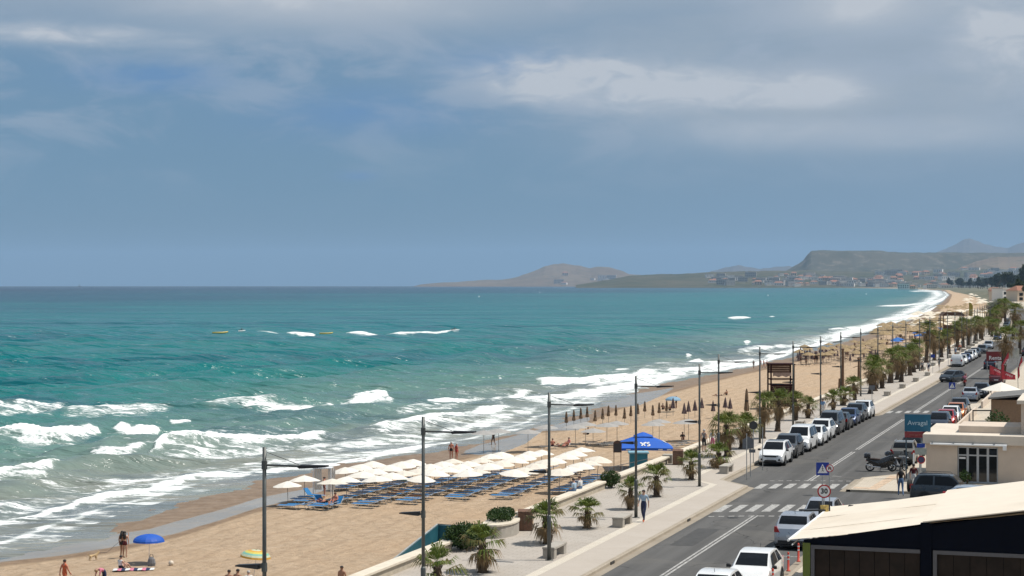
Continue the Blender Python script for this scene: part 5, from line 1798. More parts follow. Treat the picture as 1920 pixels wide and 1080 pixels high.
# blue signboard on posts
e = empty('signboard', (-11.75, 119.3, 0), YAW * 0.35, 'blue advertising signboard with red strip and white script on two posts', 'signboard')
bl_ = M('board_blue', (0.010, 0.110, 0.190), 0.5, 0.12, 1.5)
br_ = M('board_red', (0.26, 0.035, 0.040), 0.5, 0.12, 3.0)
for x in (-0.72, 0.72):
    MB().tube([(x, 0.05, 0), (x, 0.05, 4.05)], 0.045, 8).build('post', M('post_blue', (0.03, 0.06, 0.085), 0.5), e)
bd = MB().box(-0.82, 0.82, -0.06, 0.0, 3.08, 4.18).build('board', bl_, e)
MB().box(-0.82, 0.82, -0.061, 0.001, 2.68, 3.06).build('red_strip', br_, e)
o = link('lettering', text_mesh('Avragal', 0.42, M('script_white', (0.40, 0.52, 0.58), 0.5), 0.002, 0.004), bd, (0, -0.064, 3.62))
o = link('lettering', text_mesh('hotel apartments', 0.15, M('script_red', (0.42, 0.16, 0.12), 0.5), 0.002), bd, (0, -0.0655, 2.86))
e = empty('sign_post', (-11.35, 117.0, 0), YAW * 0.35, 'steel post with small blue, grey and red parking plates by the cream house', 'traffic sign', 'traffic signs')
MB().tube([(0, 0, 0), (0, 0, 2.5)], 0.085, 10).build('post', m_steel, e)
MB().box(-0.22, 0.28, -0.115, -0.09, 2.25, 2.50).build('sign_plate', m_sblue, e)
MB().box(-0.34, 0.38, -0.115, -0.09, 1.80, 2.22).build('sign_plate', M('plate_grey', (0.30, 0.33, 0.30), 0.5), e)
puck(0.25, -0.115, -0.09, (0.05, 1.48)).build('sign_plate', m_sred, e)
puck(0.19, -0.12, -0.1155, (0.05, 1.48)).build('sign_face', M('sign_navy', (0.05, 0.05, 0.11), 0.5), e)
MB().box(-0.46, -0.36, -0.1, -0.06, 0, 1.9).build('white_post', m_white, e)

# ------------------------------------------------------------------ car rental corner, terrace behind the cream house
e = empty('rental_sign', D(1868, 262) + (0,), FACE, 'dark red signboard reading Rental on posts behind the tall palm', 'signboard')
zt = CAMZ - (668 - 535) / F * 262
for x in (-1.3, 1.3):
    MB().tube([(x, 0.05, 0), (x, 0.05, zt + 0.7)], 0.05, 6).build('post', m_steel, e)
bd = MB().box(-1.45, 1.2, -0.08, 0, zt - 0.68, zt + 0.68).build('board', M('rental_red', (0.17, 0.008, 0.012), 0.5, 0.1), e)
link('lettering', text_mesh('Rental', 0.78, m_white, 0.003, 0.01), bd, (-0.1, -0.086, zt - 0.25))
e = empty('billboard', D(1897, 268) + (0,), FACE, 'pale grey board with yellow patch beside the red rental sign', 'signboard')
for x in (-0.9, 0.9):
    MB().tube([(x, 0.05, 0), (x, 0.05, 3)], 0.05, 6).build('post', m_steel, e)
MB().box(-1.2, 1.1, -0.06, 0, 1.7, 3.2).build('board', M('board_pale', (0.33, 0.34, 0.33), 0.6, 0.35, 1.2, dirt=(0.45, 0.36, 0.10)), e)
m_flag = M('flag_red', (0.42, 0.045, 0.060), 0.8, 0.12, 3.0, trans=0.25)
flags = [(1868, 690, 176, -26, 1.5), (1890, 698, 172, -22, 1.5), (1884, 672, 178, 62, 1.5), (1912, 680, 180, 74, 1.5)]
for i, (px, py, t_, tilt, ln) in enumerate(flags):
    a = D(px, t_)
    zc = CAMZ - (py - 535) / F * t_
    e = empty('flag', (a[0], a[1], 0), FACE, ['red banner flag tilting towards the road beside the maroon crossover', 'red banner flag crossing the leaning one over the white parasol', 'upright dark red flag next to the rental sign', 'red flag at the picture edge by the palm'][i], 'flag', 'red banner flags')
    d = Vector((math.cos(R(tilt)), 0, math.sin(R(tilt))))
    base = Vector((0, 0, zc)) - d * ln * 0.5
    MB().tube([(base.x * 0.5, 0, 0), base, base + d * ln], 0.025, 5).build('flag_pole', m_sblack, e)
    mb = MB()
    for k in range(10):
        f0, f1 = k / 10, (k + 1) / 10
        pa, pb = base + d * ln * f0, base + d * ln * f1
        dr = lambda f, p_: p_ + Vector((0.12 * math.sin(f * 9), 0.10 * math.sin(f * 7 + i), -0.95 * (1 - 0.55 * f)))
        mb.quad(pa, pb, dr(f1, pb), dr(f0, pa))
    fb = mb.build('flag_cloth', m_flag, e)
    mb = MB()
    for k in range(3):
        f = 0.3 + 0.16 * k
        p_ = base + d * ln * f + Vector((0, -0.13, -0.35))
        mb.tube([p_, p_ + Vector((0.10, 0, 0.12)), p_ + Vector((0.16, 0, -0.06)), p_ + Vector((0.24, 0, 0.10))], 0.022, 4)
    mb.build('script', m_white, fb)
a = D(1878, 166)
e = empty('terrace_parasol', (a[0], a[1], 0), 0, 'large white parasol over the terrace below the red flags', 'parasol')
zc = CAMZ - (722 - 535) / F * 166
MB().tube([(0, 0, 0), (0, 0, zc + 0.3)], 0.04, 6).build('pole', m_steel, e)
mb = MB()
mb.loft([[(rr * math.cos(k * math.pi / 4), rr * math.sin(k * math.pi / 4), zz) for k in range(8)] for rr, zz in ((1.9, zc - 0.45), (1.0, zc - 0.1), (0.05, zc + 0.25))], False, True)
mb.build('canopy', M('parasol_white', (0.80, 0.76, 0.68), 0.85, 0.04, 2.0, trans=0.15), e)
e = empty('terrace_house', D(1905, 150) + (0,), 0, 'low house with grey awning roof at the picture edge below the white parasol', 'house')
MB().box(-2.0, 9, 0, 8, 0, 3.0).build('wall', M('brown_wall', (0.23, 0.15, 0.095), 0.9, 0.1), e)
MB().prism([(-2.2, 3.05), (9, 4.3), (9, 4.45), (-2.2, 3.20)], 'y', -0.6, 7.5).build('roof', M('awning_grey', (0.17, 0.165, 0.155), 0.9, 0.15, 1.0), e)
# garden wall, gate frame and shrub behind the cream house
e = empty('garden_gate', D(1841, 147) + (0,), YAW, 'dark gate frame standing in the yard behind the cream house', 'gate')
for x in (-0.72, 0.72):
    MB().box(x - 0.04, x + 0.04, -0.04, 0.04, 0, 2.3).build('post', m_sblack, e)
MB().box(-0.76, 0.76, -0.045, 0.045, 2.3, 2.4).build('lintel', m_sblack, e)
for i in range(2):
    a0, u0 = (-12.4, 143.0) if i == 0 else (-12.4, 190.0)
    e = MB().box(a0, a0 + 0.2, u0, u0 + (38 if i == 0 else 22), 0, 0.7).build('garden_wall', m_plaster)
    tag(e, ['low cream yard wall behind the parked red and orange cars', 'low cream yard wall beyond the silver hatchback'][i], 'wall')


def leaf_cloud(mb, c, rx, ry, rz_, n, size, seed, squash=1.0):
    rnd = random.Random(seed)
    for _ in range(n):
        while True:
            p = Vector((rnd.uniform(-1, 1), rnd.uniform(-1, 1), rnd.uniform(-1, 1)))
            if 0.25 < p.length < 1:
                break
        lump = 0.82 + 0.25 * mnoise.noise(p * 2.2 + Vector((seed, 0, 0)))
        q_ = Vector((c[0] + p.x * rx * lump, c[1] + p.y * ry * lump, c[2] + p.z * rz_ * lump))
        d = Vector((rnd.gauss(0, 1), rnd.gauss(0, 1), rnd.gauss(0, 1))).normalized()
        w_ = d.cross(Vector((rnd.gauss(0, 1), rnd.gauss(0, 1), rnd.gauss(0, 1)))).normalized()
        s_ = size * rnd.uniform(0.6, 1.3)
        mb.add([q_ - d * s_, q_ + w_ * s_ * 0.42, q_ + d * s_, q_ - w_ * s_ * 0.42], [(0, 1, 2, 3)])


def bush(name, loc, rx, ry, rz_, n, size, seed, label, cat='bush', mat=None):
    e = empty(name, loc, 0, label, cat)
    mb = MB()
    leaf_cloud(mb, (0, 0, rz_ * 0.92), rx, ry, rz_, n, size, seed)
    mb.build('foliage', mat or m_bush, e)
    mb = MB()
    rnd = random.Random(seed)
    for k in range(7):
        a = rnd.uniform(0, 6.28)
        mb.tube([(0.1 * math.cos(a), 0.1 * math.sin(a), 0), (rx * 0.4 * math.cos(a), ry * 0.4 * math.sin(a), rz_ * 0.8), (rx * 0.6 * math.cos(a), ry * 0.6 * math.sin(a), rz_ * 1.3)], [0.03, 0.02, 0.008], 5)
    mb.build('stems', m_trunk, e)
    return e


bush('shrub', D(1870, 144) + (0,), 1.2, 1.2, 1.5, 900, 0.12, 4, 'dark leafy shrub in the yard behind the cream house')
bush('shrub', (-8.6, 117.3, 0), 0.5, 0.4, 0.5, 260, 0.09, 9, 'small green potted shrub in front of the glazed doors')
# ------------------------------------------------------------------ beach furniture
m_canvas = M('canvas_white', (0.80, 0.745, 0.66), 0.9, 0.03, 2.0, trans=0.10)
m_canvasg = M('canvas_grey', (0.42, 0.405, 0.385), 0.9, 0.05, 2.0, trans=0.22)
m_pole2 = M('parasol_pole', (0.30, 0.28, 0.25), 0.5, 0.1)
m_sling = M('sling_blue', (0.010, 0.160, 0.390), 0.75, 0.15, 4.0)
m_slingd = M('sling_dark', (0.050, 0.055, 0.060), 0.75, 0.2, 4.0)
m_lframe = M('lounger_frame', (0.62, 0.62, 0.60), 0.4, 0.08, metal=0.3)
m_lframed = M('lounger_frame_dark', (0.05, 0.05, 0.05), 0.5)
m_thatch = M('thatch', (0.30, 0.215, 0.115), 0.95, 0.35, 9.0, bump=0.8, dirt=(0.17, 0.115, 0.06))
m_closed = M('closed_straw', (0.155, 0.105, 0.065), 0.95, 0.4, 8.0, bump=0.6)
m_purple = M('closed_purple', (0.105, 0.072, 0.075), 0.9, 0.25, 6.0)


def build_parasol(mat, r=1.05, h=2.05, drop=0.40, name='parasol', cat='parasol', n=8, val=0.0):
    e = empty(name, (0, 0, 0), 0, 'parasol', cat)
    MB().tube([(0, 0, -0.25), (0, 0, h - 0.03)], 0.026, 6).build('pole', m_pole2, e)
    mb = MB()
    rings = []
    for f, zf in ((1.0, 0.0), (0.66, 0.42), (0.33, 0.74), (0.02, 1.0)):
        ring = []
        for k in range(n * 2):
            a = k * math.pi / n
            s_ = 1.0 if k % 2 == 0 else 0.965 - 0.02 * f
            ring.append((r * f * s_ * math.cos(a), r * f * s_ * math.sin(a), h - drop + drop * zf - (0.03 * f if k % 2 else 0)))
        rings.append(ring)
    mb.loft(rings, False, True)
    c_ = mb.build('canopy', mat, e)
    for k in range(0, n, 2):
        a = k * 2 * math.pi / n
        MB().tube([(0, 0, h - drop * 0.9), (r * 0.6 * math.cos(a), r * 0.6 * math.sin(a), h - drop + drop * 0.42)], 0.009, 4).build('strut', m_pole2, c_)
    MB().lathe([(0.03, h - 0.02), (0.04, h + 0.02), (0.008, h + 0.08)], 8).build('finial', m_pole2, e)
    return Kind(e)


def build_lounger(sl, fm, name='sun_lounger', back=16):
    """low sling bed, head towards +x"""
    e = empty(name, (0, 0, 0), 0, 'lounger', 'sun lounger')
    MB().box(-0.98, 0.36, -0.29, 0.29, 0.285, 0.31).build('bed', sl, e)
    c_, s_ = math.cos(R(back)), math.sin(R(back))
    MB().loft([[(0.38 + d * c_ - h_ * s_, y, 0.30 + d * s_ + h_ * c_) for y, h_ in ((-0.29, -0.012), (0.29, -0.012), (0.29, 0.012), (-0.29, 0.012))] for d in (0.0, 0.66)]).build('backrest', sl, e)
    f = MB()
    for y in (-0.32, 0.32):
        f.tube([(-1.0, y, 0.28), (0.40, y, 0.28), (0.40 + 0.66 * c_, y, 0.28 + 0.66 * s_)], 0.018, 5)
    f.tube([(-1.0, -0.32, 0.28), (-1.0, 0.32, 0.28)], 0.018, 5).tube([(0.40 + 0.66 * c_, -0.32, 0.28 + 0.66 * s_), (0.40 + 0.66 * c_, 0.32, 0.28 + 0.66 * s_)], 0.018, 5)
    f.build('frame', fm, e)
    for x in (-0.72, 0.52):
        g = MB()
        g.tube([(x - 0.10, -0.32, 0.28), (x + 0.10, -0.33, 0.0), (x + 0.10, 0.33, 0.0), (x - 0.10, 0.32, 0.28)], 0.017, 5)
        g.build('leg', fm, e)
    return Kind(e)


PAR = build_parasol(m_canvas, 1.27, 2.05, 0.44)
PAR2 = build_parasol(M('canvas_aged', (0.72, 0.655, 0.56), 0.9, 0.08, 1.2, dirt=(0.55, 0.47, 0.37), trans=0.10), 1.24, 2.0, 0.40)
PARG = build_parasol(m_canvasg, 1.36, 2.35, 0.36)
LNG = build_lounger(m_sling, m_lframe)
LNGU = build_lounger(m_sling, m_lframe, back=48)
LNGD = build_lounger(m_slingd, m_lframe)
rb = random.Random(12)
cols = [(-60.3, 127.7, 7, {2, 3}), (-57.3, 129.4, 7, set()), (-54.3, 131.4, 7, set()), (-51.8, 134.4, 8, set()), (-49.0, 137.3, 8, set()), (-45.7, 139.2, 8, set()), (-42.2, 140.6, 5, set())]
np_, nl_ = 0, 0
for ci, (x, u0, n, skip) in enumerate(cols):
    for j in range(n):
        X, Y = x + rb.uniform(-0.12, 0.12), u0 + j * 2.85 + rb.uniform(-0.15, 0.15)
        zz = sand(X, Y)
        if j not in skip:
            o = (PAR2 if rb.random() < 0.35 else PAR).put((X, Y, zz), rb.uniform(0, 0.8), rb.uniform(0.93, 1.05), '%s white parasol from the camera in the %s column from the sea' % (ordw(j + 1), ordw(ci + 1)), 'white parasols in columns on the beach')
            o.rotation_euler.x, o.rotation_euler.y = rb.uniform(-0.09, 0.09), rb.uniform(-0.09, 0.09)
        for s_, dy in ((0, -0.72), (1, 0.72)):
            if ci == 0 and j in (0, 2, 3):
                continue
            X2, Y2 = X + 0.20 + rb.uniform(-0.1, 0.1), Y + dy + rb.uniform(-0.1, 0.1)
            LNG.put((X2, Y2, sand(X2, Y2) + 0.02), R(rb.uniform(-5, 5)), 1.0, '%s blue sun lounger under the %s parasol of the %s column from the sea' % (['nearer', 'farther'][s_], ordw(j + 1), ordw(ci + 1)), 'blue loungers under the white parasols')
            if rb.random() < 0.16:
                nl_ += 1
                mbt = MB()
                tw_ = rb.uniform(0.7, 1.1)
                for k in range(6):
                    mbt.quad((-0.9 + k * tw_ / 6, -0.27, 0.335 + 0.01 * (k % 2)), (-0.9 + (k + 1) * tw_ / 6, -0.27, 0.335 + 0.01 * ((k + 1) % 2)), (-0.9 + (k + 1) * tw_ / 6, 0.27, 0.335 + 0.01 * ((k + 1) % 2)), (-0.9 + k * tw_ / 6, 0.27, 0.335 + 0.01 * (k % 2)))
                cn_, cc_ = rb.choice([('red', (0.45, 0.05, 0.05)), ('white', (0.7, 0.68, 0.64)), ('orange', (0.6, 0.22, 0.05)), ('green', (0.06, 0.28, 0.14))])
                tag(mbt.build('towel', M('towel_' + cn_, cc_, 0.95, 0.1), None, (X2, Y2, sand(X2, Y2) + 0.02)), '%s towel on the %s lounger of the %s parasol, %s column from the sea' % (cn_, ['nearer', 'farther'][s_], ordw(j + 1), ordw(ci + 1)), 'towel', 'towels on the loungers')
for ci, (x, u0, n, skip) in enumerate(cols[1:6]):
    for s_, dy in ((0, -2.1), (1, -3.4)):
        X2, Y2 = x + 0.3 + rb.uniform(-0.15, 0.15), u0 + dy + rb.uniform(-0.1, 0.1)
        LNG.put((X2, Y2, sand(X2, Y2) + 0.02), R(rb.uniform(-6, 6)), 1.0, '%s unshaded blue lounger ahead of the %s parasol column from the sea' % (['farther', 'nearer'][s_], ordw(ci + 2)), 'blue loungers in the sun')
for i, (px, py, k, rz) in enumerate(((562, 953, LNG, 8), (573, 946, LNG, 6), (588, 935, LNGU, 168), (604, 950, LNGU, 140), (627, 952, LNGU, 80), (545, 955, LNG, 4))):
    p = on_sand(px, py)
    k.put((p[0], p[1], p[2] + 0.02), R(rz), 1.0, ['blue lounger lying flat at the seaward front corner', 'second blue lounger from the seaward front corner', 'blue lounger with raised backrest tilted towards the sea', 'blue lounger with a sunbather, left of the front pair',
                                                  'blue lounger with a seated sunbather, right of the front pair', 'blue lounger at the very corner of the block, in front of the rest'][i], 'loose blue loungers')
# grey parasols farther on, dark loungers under them
gp = [(907, 850), (935, 846), (990, 848), (1024, 838), (1079, 837), (1098, 832), (1138, 834), (1157, 830), (1224, 832), (1236, 826), (1283, 828), (1291, 826), (1112, 846)]
for i, (px, py) in enumerate(gp):
    p = on_sand(px, py)
    PARG.put(p, rb.uniform(0, 0.8), 1.0, '%s open grey parasol of the middle beach, counting from the sea end' % ordw(i + 1), 'open grey parasols')
gl = [(1110, 833), (1118, 836), (1143, 838), (1150, 836), (1158, 834), (1172, 833), (1180, 832), (1275, 838), (1288, 835), (1298, 832), (1262, 842), (1030, 842), (1070, 838)]
for i, (px, py) in enumerate(gl):
    p = on_sand(px, py)
    LNGD.put((p[0], p[1], p[2] + 0.02), R(rb.uniform(-8, 8)), 1.0, '%s dark lounger around the grey parasols, counting from the blue tent outwards' % ordw(i + 1), 'dark loungers of the middle beach')


def build_closed(mat, r=0.20, h=2.2, name='closed_parasol', shaggy=True):
    e = empty(name, (0, 0, 0), 0, 'closed parasol', 'parasol')
    MB().tube([(0, 0, -0.2), (0, 0, 1.0)], 0.028, 6).build('pole', m_pole2, e)
    mb = MB()
    rings = []
    rnd = random.Random(3)
    prof = ((r * 0.95, 0.85), (r * 1.15, 1.0), (r * 0.80, 1.35), (r * 0.72, 1.7), (r * 0.5, 2.05), (0.03, h)) if shaggy else ((r * 1.35, 0.95), (r * 1.1, 1.25), (r * 0.75, 1.65), (r * 0.42, 2.05), (0.02, h))
    for rr, z in prof:
        rings.append([(rr * (1.0 if k % 2 else 0.72) * rnd.uniform(0.9, 1.1) * math.cos(k * math.pi / 6), rr * (1.0 if k % 2 else 0.72) * rnd.uniform(0.9, 1.1) * math.sin(k * math.pi / 6), z) for k in range(12)])
    mb.loft(rings)
    c_ = mb.build('folded_canopy', mat, e)
    if shaggy:
        mb = MB()
        mb.add([(r * 0.6, 0.0, 1.15), (r * 1.25, 0.10, 1.1), (r * 1.5, 0.05, 0.78), (r * 0.9, -0.06, 0.82)], [(0, 1, 2, 3)])
        mb.build('loose_flap', M('flap_pale', (0.55, 0.46, 0.34), 0.9), c_)
    MB().lathe([(r * 0.80, 1.42), (r * 0.82, 1.46), (r * 0.80, 1.50)], 10).build('tie', m_plast, c_)
    return Kind(e)


CLS, CLP = build_closed(m_closed), build_closed(m_purple, 0.25, 2.35, shaggy=False)
cp = [(1062, 798), (1076, 794), (1089, 790), (1101, 787), (1116, 795), (1130, 791), (1141, 785), (1155, 784), (1171, 790), (1183, 785), (1196, 781), (1209, 776), (1224, 784), (1236, 779), (1250, 775)]
for i, (px, py) in enumerate(cp):
    p = on_sand(px, py + 8)
    CLS.put(p, rb.uniform(0, 6), 1.0, '%s closed straw parasol of the brown row, counting from the sea end' % ordw(i + 1), 'closed straw parasols')
pp = [(1262, 771), (1283, 782), (1291, 778), (1303, 776), (1316, 771), (1337, 777), (1360, 770), (1369, 772)]
for i, (px, py) in enumerate(pp):
    p = on_sand(px, py + 8)
    CLP.put(p, rb.uniform(0, 6), 1.0, '%s closed purple-brown parasol of the row, counting from the sea end' % ordw(i + 1), 'closed purple parasols')
e = CLS.root
p = on_sand(1400, 797)
o = copy_tree(CLS.root, p, 0.4, (1.5, 1.5, 2.0), 'tall dark closed parasol beside the promenade palms', 'tall closed parasols')

# privately brought parasols
def build_dome(mats, r=0.95, h=1.75, name='beach_umbrella', stripes=False):
    e = empty(name, (0, 0, 0), 0, 'umbrella', 'beach umbrella')
    MB().tube([(0, 0, -0.3), (0.04, 0, h)], 0.016, 6).build('pole', m_white, e)
    mb = MB()
    n = 16
    prof = [(math.cos(a), math.sin(a)) for a in np.linspace(0.02, 1.5, 7)]
    prev = None
    for i, (c_, s_) in enumerate(prof):
        ring = [(r * c_ * (1 if k % 2 == 0 else 0.975) * math.cos(k * math.pi / 8), r * c_ * (1 if k % 2 == 0 else 0.975) * math.sin(k * math.pi / 8), h - 0.42 + 0.46 * s_) for k in range(n)]
        if prev:
            for k in range(n):
                mb.cur = (i % 4) if stripes else 0
                mb.quad(prev[k], prev[(k + 1) % n], ring[(k + 1) % n], ring[k])
        prev = ring
    mb.build('canopy', mats, e)
    return Kind(e)


m_ublue = M('umbrella_blue', (0.012, 0.10, 0.50), 0.6, 0.06, 2.0, trans=0.15)
DB = build_dome([m_ublue])
DB.put(on_sand(279, 1058), 0.3, 1.03, 'blue beach umbrella beside the sunbathing group on the near sand')
m_uy = [M('stripe_%d' % i, c_, 0.7, 0.05, 2.0, trans=0.15) for i, c_ in enumerate([(0.62, 0.55, 0.12), (0.66, 0.36, 0.06), (0.55, 0.60, 0.42), (0.22, 0.48, 0.38)])]
DS = build_dome(m_uy, stripes=True)
o = DS.put(on_sand(475, 1086), 0.2, 0.95, 'yellow, orange and green striped beach umbrella behind the near lamp post')
o.rotation_euler.y = 0.10
DL = build_dome([M('umbrella_pale', (0.22, 0.38, 0.52), 0.6, 0.06, trans=0.15)])
o = DL.put(on_sand(1262, 772), 0.0, 1.15, 'pale blue beach umbrella above a group on the middle sand')

# big blue tent parasol, kiosk box
e = empty('tent_parasol', on_sand(1206, 878), R(18), 'large bright blue square parasol with white emblem by the promenade wall', 'parasol')
m_tent = M('tent_blue', (0.010, 0.110, 0.52), 0.65, 0.06, 1.5, trans=0.08)
MB().tube([(0, 0, 0), (0, 0, 2.5)], 0.05, 8).build('pole', m_steel, e)
zt_ = 2.05
sq = lambda w, z: [(-w, -w, z), (0, -w * 1.0, z + 0.05), (w, -w, z), (w, 0, z + 0.05), (w, w, z), (0, w, z + 0.05), (-w, w, z), (-w, 0, z + 0.05)]
tc_ = MB().loft([sq(1.95, zt_ - 0.22), sq(1.95, zt_), sq(1.2, zt_ + 0.48), sq(0.50, zt_ + 0.88)], False, True).build('canopy', m_tent, e)
MB().loft([sq(0.66, zt_ + 0.86), sq(0.62, zt_ + 0.95), sq(0.08, zt_ + 1.22)]).build('vent_cap', m_tent, e)
# emblem: leaping white beast facing a letter, on the two sides seen
def emblem(px, mir):
    mb = MB()
    segs = [((-0.30, 0.20), (-0.10, 0.05), 0.06), ((-0.10, 0.05), (-0.22, -0.18), 0.05), ((-0.10, 0.05), (0.04, 0.18), 0.07), ((-0.12, 0.06), (0.02, -0.18), 0.045), ((0.04, 0.18), (0.12, 0.24), 0.06),
            ((0.34, 0.22), (0.20, 0.20), 0.05), ((0.20, 0.20), (0.18, 0.06), 0.05), ((0.18, 0.06), (0.34, -0.02), 0.05), ((0.34, -0.02), (0.32, -0.18), 0.05), ((0.32, -0.18), (0.16, -0.20), 0.05)]
    sl = (0.48 / 0.75)
    for a, b, w in segs:
        d = Vector((b[0] - a[0], b[1] - a[1])).normalized() * w
        pts = [(a[0] - d.y, a[1] + d.x), (a[0] + d.y, a[1] - d.x), (b[0] + d.y, b[1] - d.x), (b[0] - d.y, b[1] + d.x)]
        P3 = [(x_ * mir, -1.95 + (0.38 + y_) * 1.0, zt_ + (0.38 + y_) * sl + 0.10) for x_, y_ in pts]
        mb.add(P3, [(0, 1, 2, 3)])
    return mb


emblem(0, 1).build('emblem', m_white, tc_)
MB().add([(1.95 - 0.35, -0.5, zt_ + 0.33), (1.95 - 0.35, 0.4, zt_ + 0.33), (1.95 - 0.6, 0.4, zt_ + 0.49), (1.95 - 0.6, -0.5, zt_ + 0.49)], [(0, 1, 2, 3)]).build('emblem', m_white, tc_)
for x in (-1.3, 0.9, 1.5):
    MB().box(x, x + 0.30, -1.965, -1.955, zt_ - 0.16, zt_ - 0.06).build('valance_mark', m_white, tc_)
e.scale = (1.32, 1.32, 1.0)
p = on_sand(1197, 891)
e = empty('kiosk', (p[0], p[1], p[2]), R(18), 'turquoise beach kiosk box with pale roof below the blue tent parasol', 'kiosk')
m_kiosk = M('kiosk_teal', (0.012, 0.17, 0.25), 0.55, 0.08, 2.0)
MB().bbox(-0.78, 0.78, -0.6, 0.6, 0, 1.95, 0.02).build('body', m_kiosk, e)
MB().bbox(-0.90, 0.90, -0.72, 0.72, 1.953, 2.10, 0.03).build('roof', M('kiosk_roof', (0.20, 0.38, 0.46), 0.6), e)
MB().box(-0.35, 0.35, -0.615, -0.602, 0.1, 1.7).build('door', m_kiosk, e)

# changing cabin by the water
p = on_sand(606, 931)
e = empty('changing_cabin', p, R(14), 'white framed changing cabin with hanging curtain near the water', 'cabin')
for x in (-0.72, 0.72):
    for y in (-0.5, 0.5):
        MB().tube([(x, y, 0), (x, y, 2.35)], 0.04, 6).build('post', m_white, e)
MB().box(-0.75, 0.75, -0.53, 0.53, 2.30, 2.36).build('top_frame', m_white, e)
for x in (-0.5, 0.62):
    mb = MB()
    for k in range(6):
        mb.quad((x - 0.3 + k * 0.1, 0.40 + 0.05 * (k % 2), 0.5), (x - 0.2 + k * 0.1, 0.40 + 0.05 * ((k + 1) % 2), 0.5), (x - 0.2 + k * 0.1, 0.40 + 0.05 * ((k + 1) % 2), 2.2), (x - 0.3 + k * 0.1, 0.40 + 0.05 * (k % 2), 2.2))
    mb.build('curtain', m_canvas, e)

# ------------------------------------------------------------------ lifeguard tower
m_tw = M('tower_red', (0.030, 0.008, 0.007), 0.8, 0.25, 3.0, spec=0.15)
m_twl = M('tower_weathered', (0.23, 0.145, 0.105), 0.85, 0.2, 3.0)
p = on_sand(1464, 766)
e = empty('lifeguard_tower', p, R(18), 'dark red wooden lifeguard tower on posts rising above the promenade palms', 'lifeguard tower')
w_ = 1.55
zf, zt2 = 3.35, 6.05
for x in (-w_, w_):
    for y in (-w_, w_):
        MB().box(x - 0.10, x + 0.10, y - 0.10, y + 0.10, 0, zt2).build('post', m_tw, e)
MB().box(-w_ - 0.2, w_ + 0.2, -w_ - 0.2, w_ + 0.2, zt2 + 0.003, zt2 + 0.12).build('roof', m_tw, e)
MB().box(-w_ - 0.05, w_ + 0.05, -w_ + 0.1, w_ + 0.05, zf - 0.10, zf).build('deck', m_tw, e)
for k in range(11):                      # boards closing the lower storey
    MB().box(-w_ + 0.102, w_ - 0.102, -w_ - 0.04, -w_ + 0.01, 0.35 + k * 0.272, 0.35 + k * 0.272 + 0.262).build('board', m_tw, e)
for k in range(4):                       # boards of the back wall of the cabin
    MB().box(-w_ + 0.102, w_ - 0.102, w_ - 0.03, w_ + 0.03, zt2 - 0.34 - k * 0.30, zt2 - 0.06 - k * 0.30).build('board', m_twl, e)
for y in (-w_, w_):
    MB().box(-w_ + 0.102, w_ - 0.102, y - 0.045, y + 0.045, zf + 0.62, zf + 0.74).build('rail', m_tw, e)
for x in (-w_, w_):
    MB().box(x - 0.045, x + 0.045, -w_ + 0.102, w_ - 0.102, zf + 0.62, zf + 0.74).build('rail', m_tw, e)
mb = MB()
for k in range(12):
    f = lambda i: 0.10 * math.sin(i * 1.3) - 0.05
    mb.quad((-w_ + 0.3 + k * 0.21, -w_ + 0.3, zf + 1.15 + f(k)), (-w_ + 0.3 + (k + 1) * 0.21, -w_ + 0.3, zf + 1.15 + f(k + 1)), (-w_ + 0.3 + (k + 1) * 0.21, -w_ + 0.36, zf + 1.62), (-w_ + 0.3 + k * 0.21, -w_ + 0.36, zf + 1.62))
mb.build('rolled_blind', M('blind_beige', (0.42, 0.31, 0.25), 0.9, 0.2, 4.0), e)
lad = empty('ladder', (0, 0, 0)); lad.parent = e
for y in (-0.9, -0.35):
    MB().tube([(w_ + 0.35, y, 0), (w_ + 0.1, y, zf + 0.6)], 0.04, 5).build('ladder_rail', m_tw, lad)
for k in range(9):
    MB().tube([(w_ + 0.34 - 0.024 * k, -0.9, 0.35 + k * 0.36), (w_ + 0.34 - 0.024 * k, -0.35, 0.35 + k * 0.36)], 0.025, 5).build('rung', m_tw, lad)
MB().tube([(-w_ + 0.25, -w_ - 0.09, zf - 0.2), (-0.3, -w_ - 0.09, 1.2)], 0.035, 5).build('brace', m_twl, e)

# palm-trunk posts of an unfinished shade beyond the tower
m_log = M('log_post', (0.14, 0.085, 0.05), 0.95, 0.3, 6.0, bump=0.5)
for i, (px, py, h_) in enumerate(((1580, 726, 6.2), (1610, 716, 4.0), (1574, 728, 1.6))):
    p = on_sand(px, py)
    e = empty('shade_post', p, 0, ['tall log post with a cross arm on the sand beyond the tower', 'second log post near the promenade wall beyond the tower', 'short log stump beside the tall log post'][i], 'post')
    MB().tube([(0, 0, -0.3), (0.03, 0, h_)], [0.26, 0.18], 9).build('log', m_log, e)
    if i < 2:
        MB().tube([(-0.9, 0, h_ - 1.5), (0.05, 0, h_ - 1.2), (0.9, 0, h_ - 1.6)], 0.05, 6).build('cross_arm', m_log, e)
        MB().lathe([(0.22, h_ - 0.1), (0.30, h_ + 0.12), (0.12, h_ + 0.22)], 9).build('cap', m_log, e)

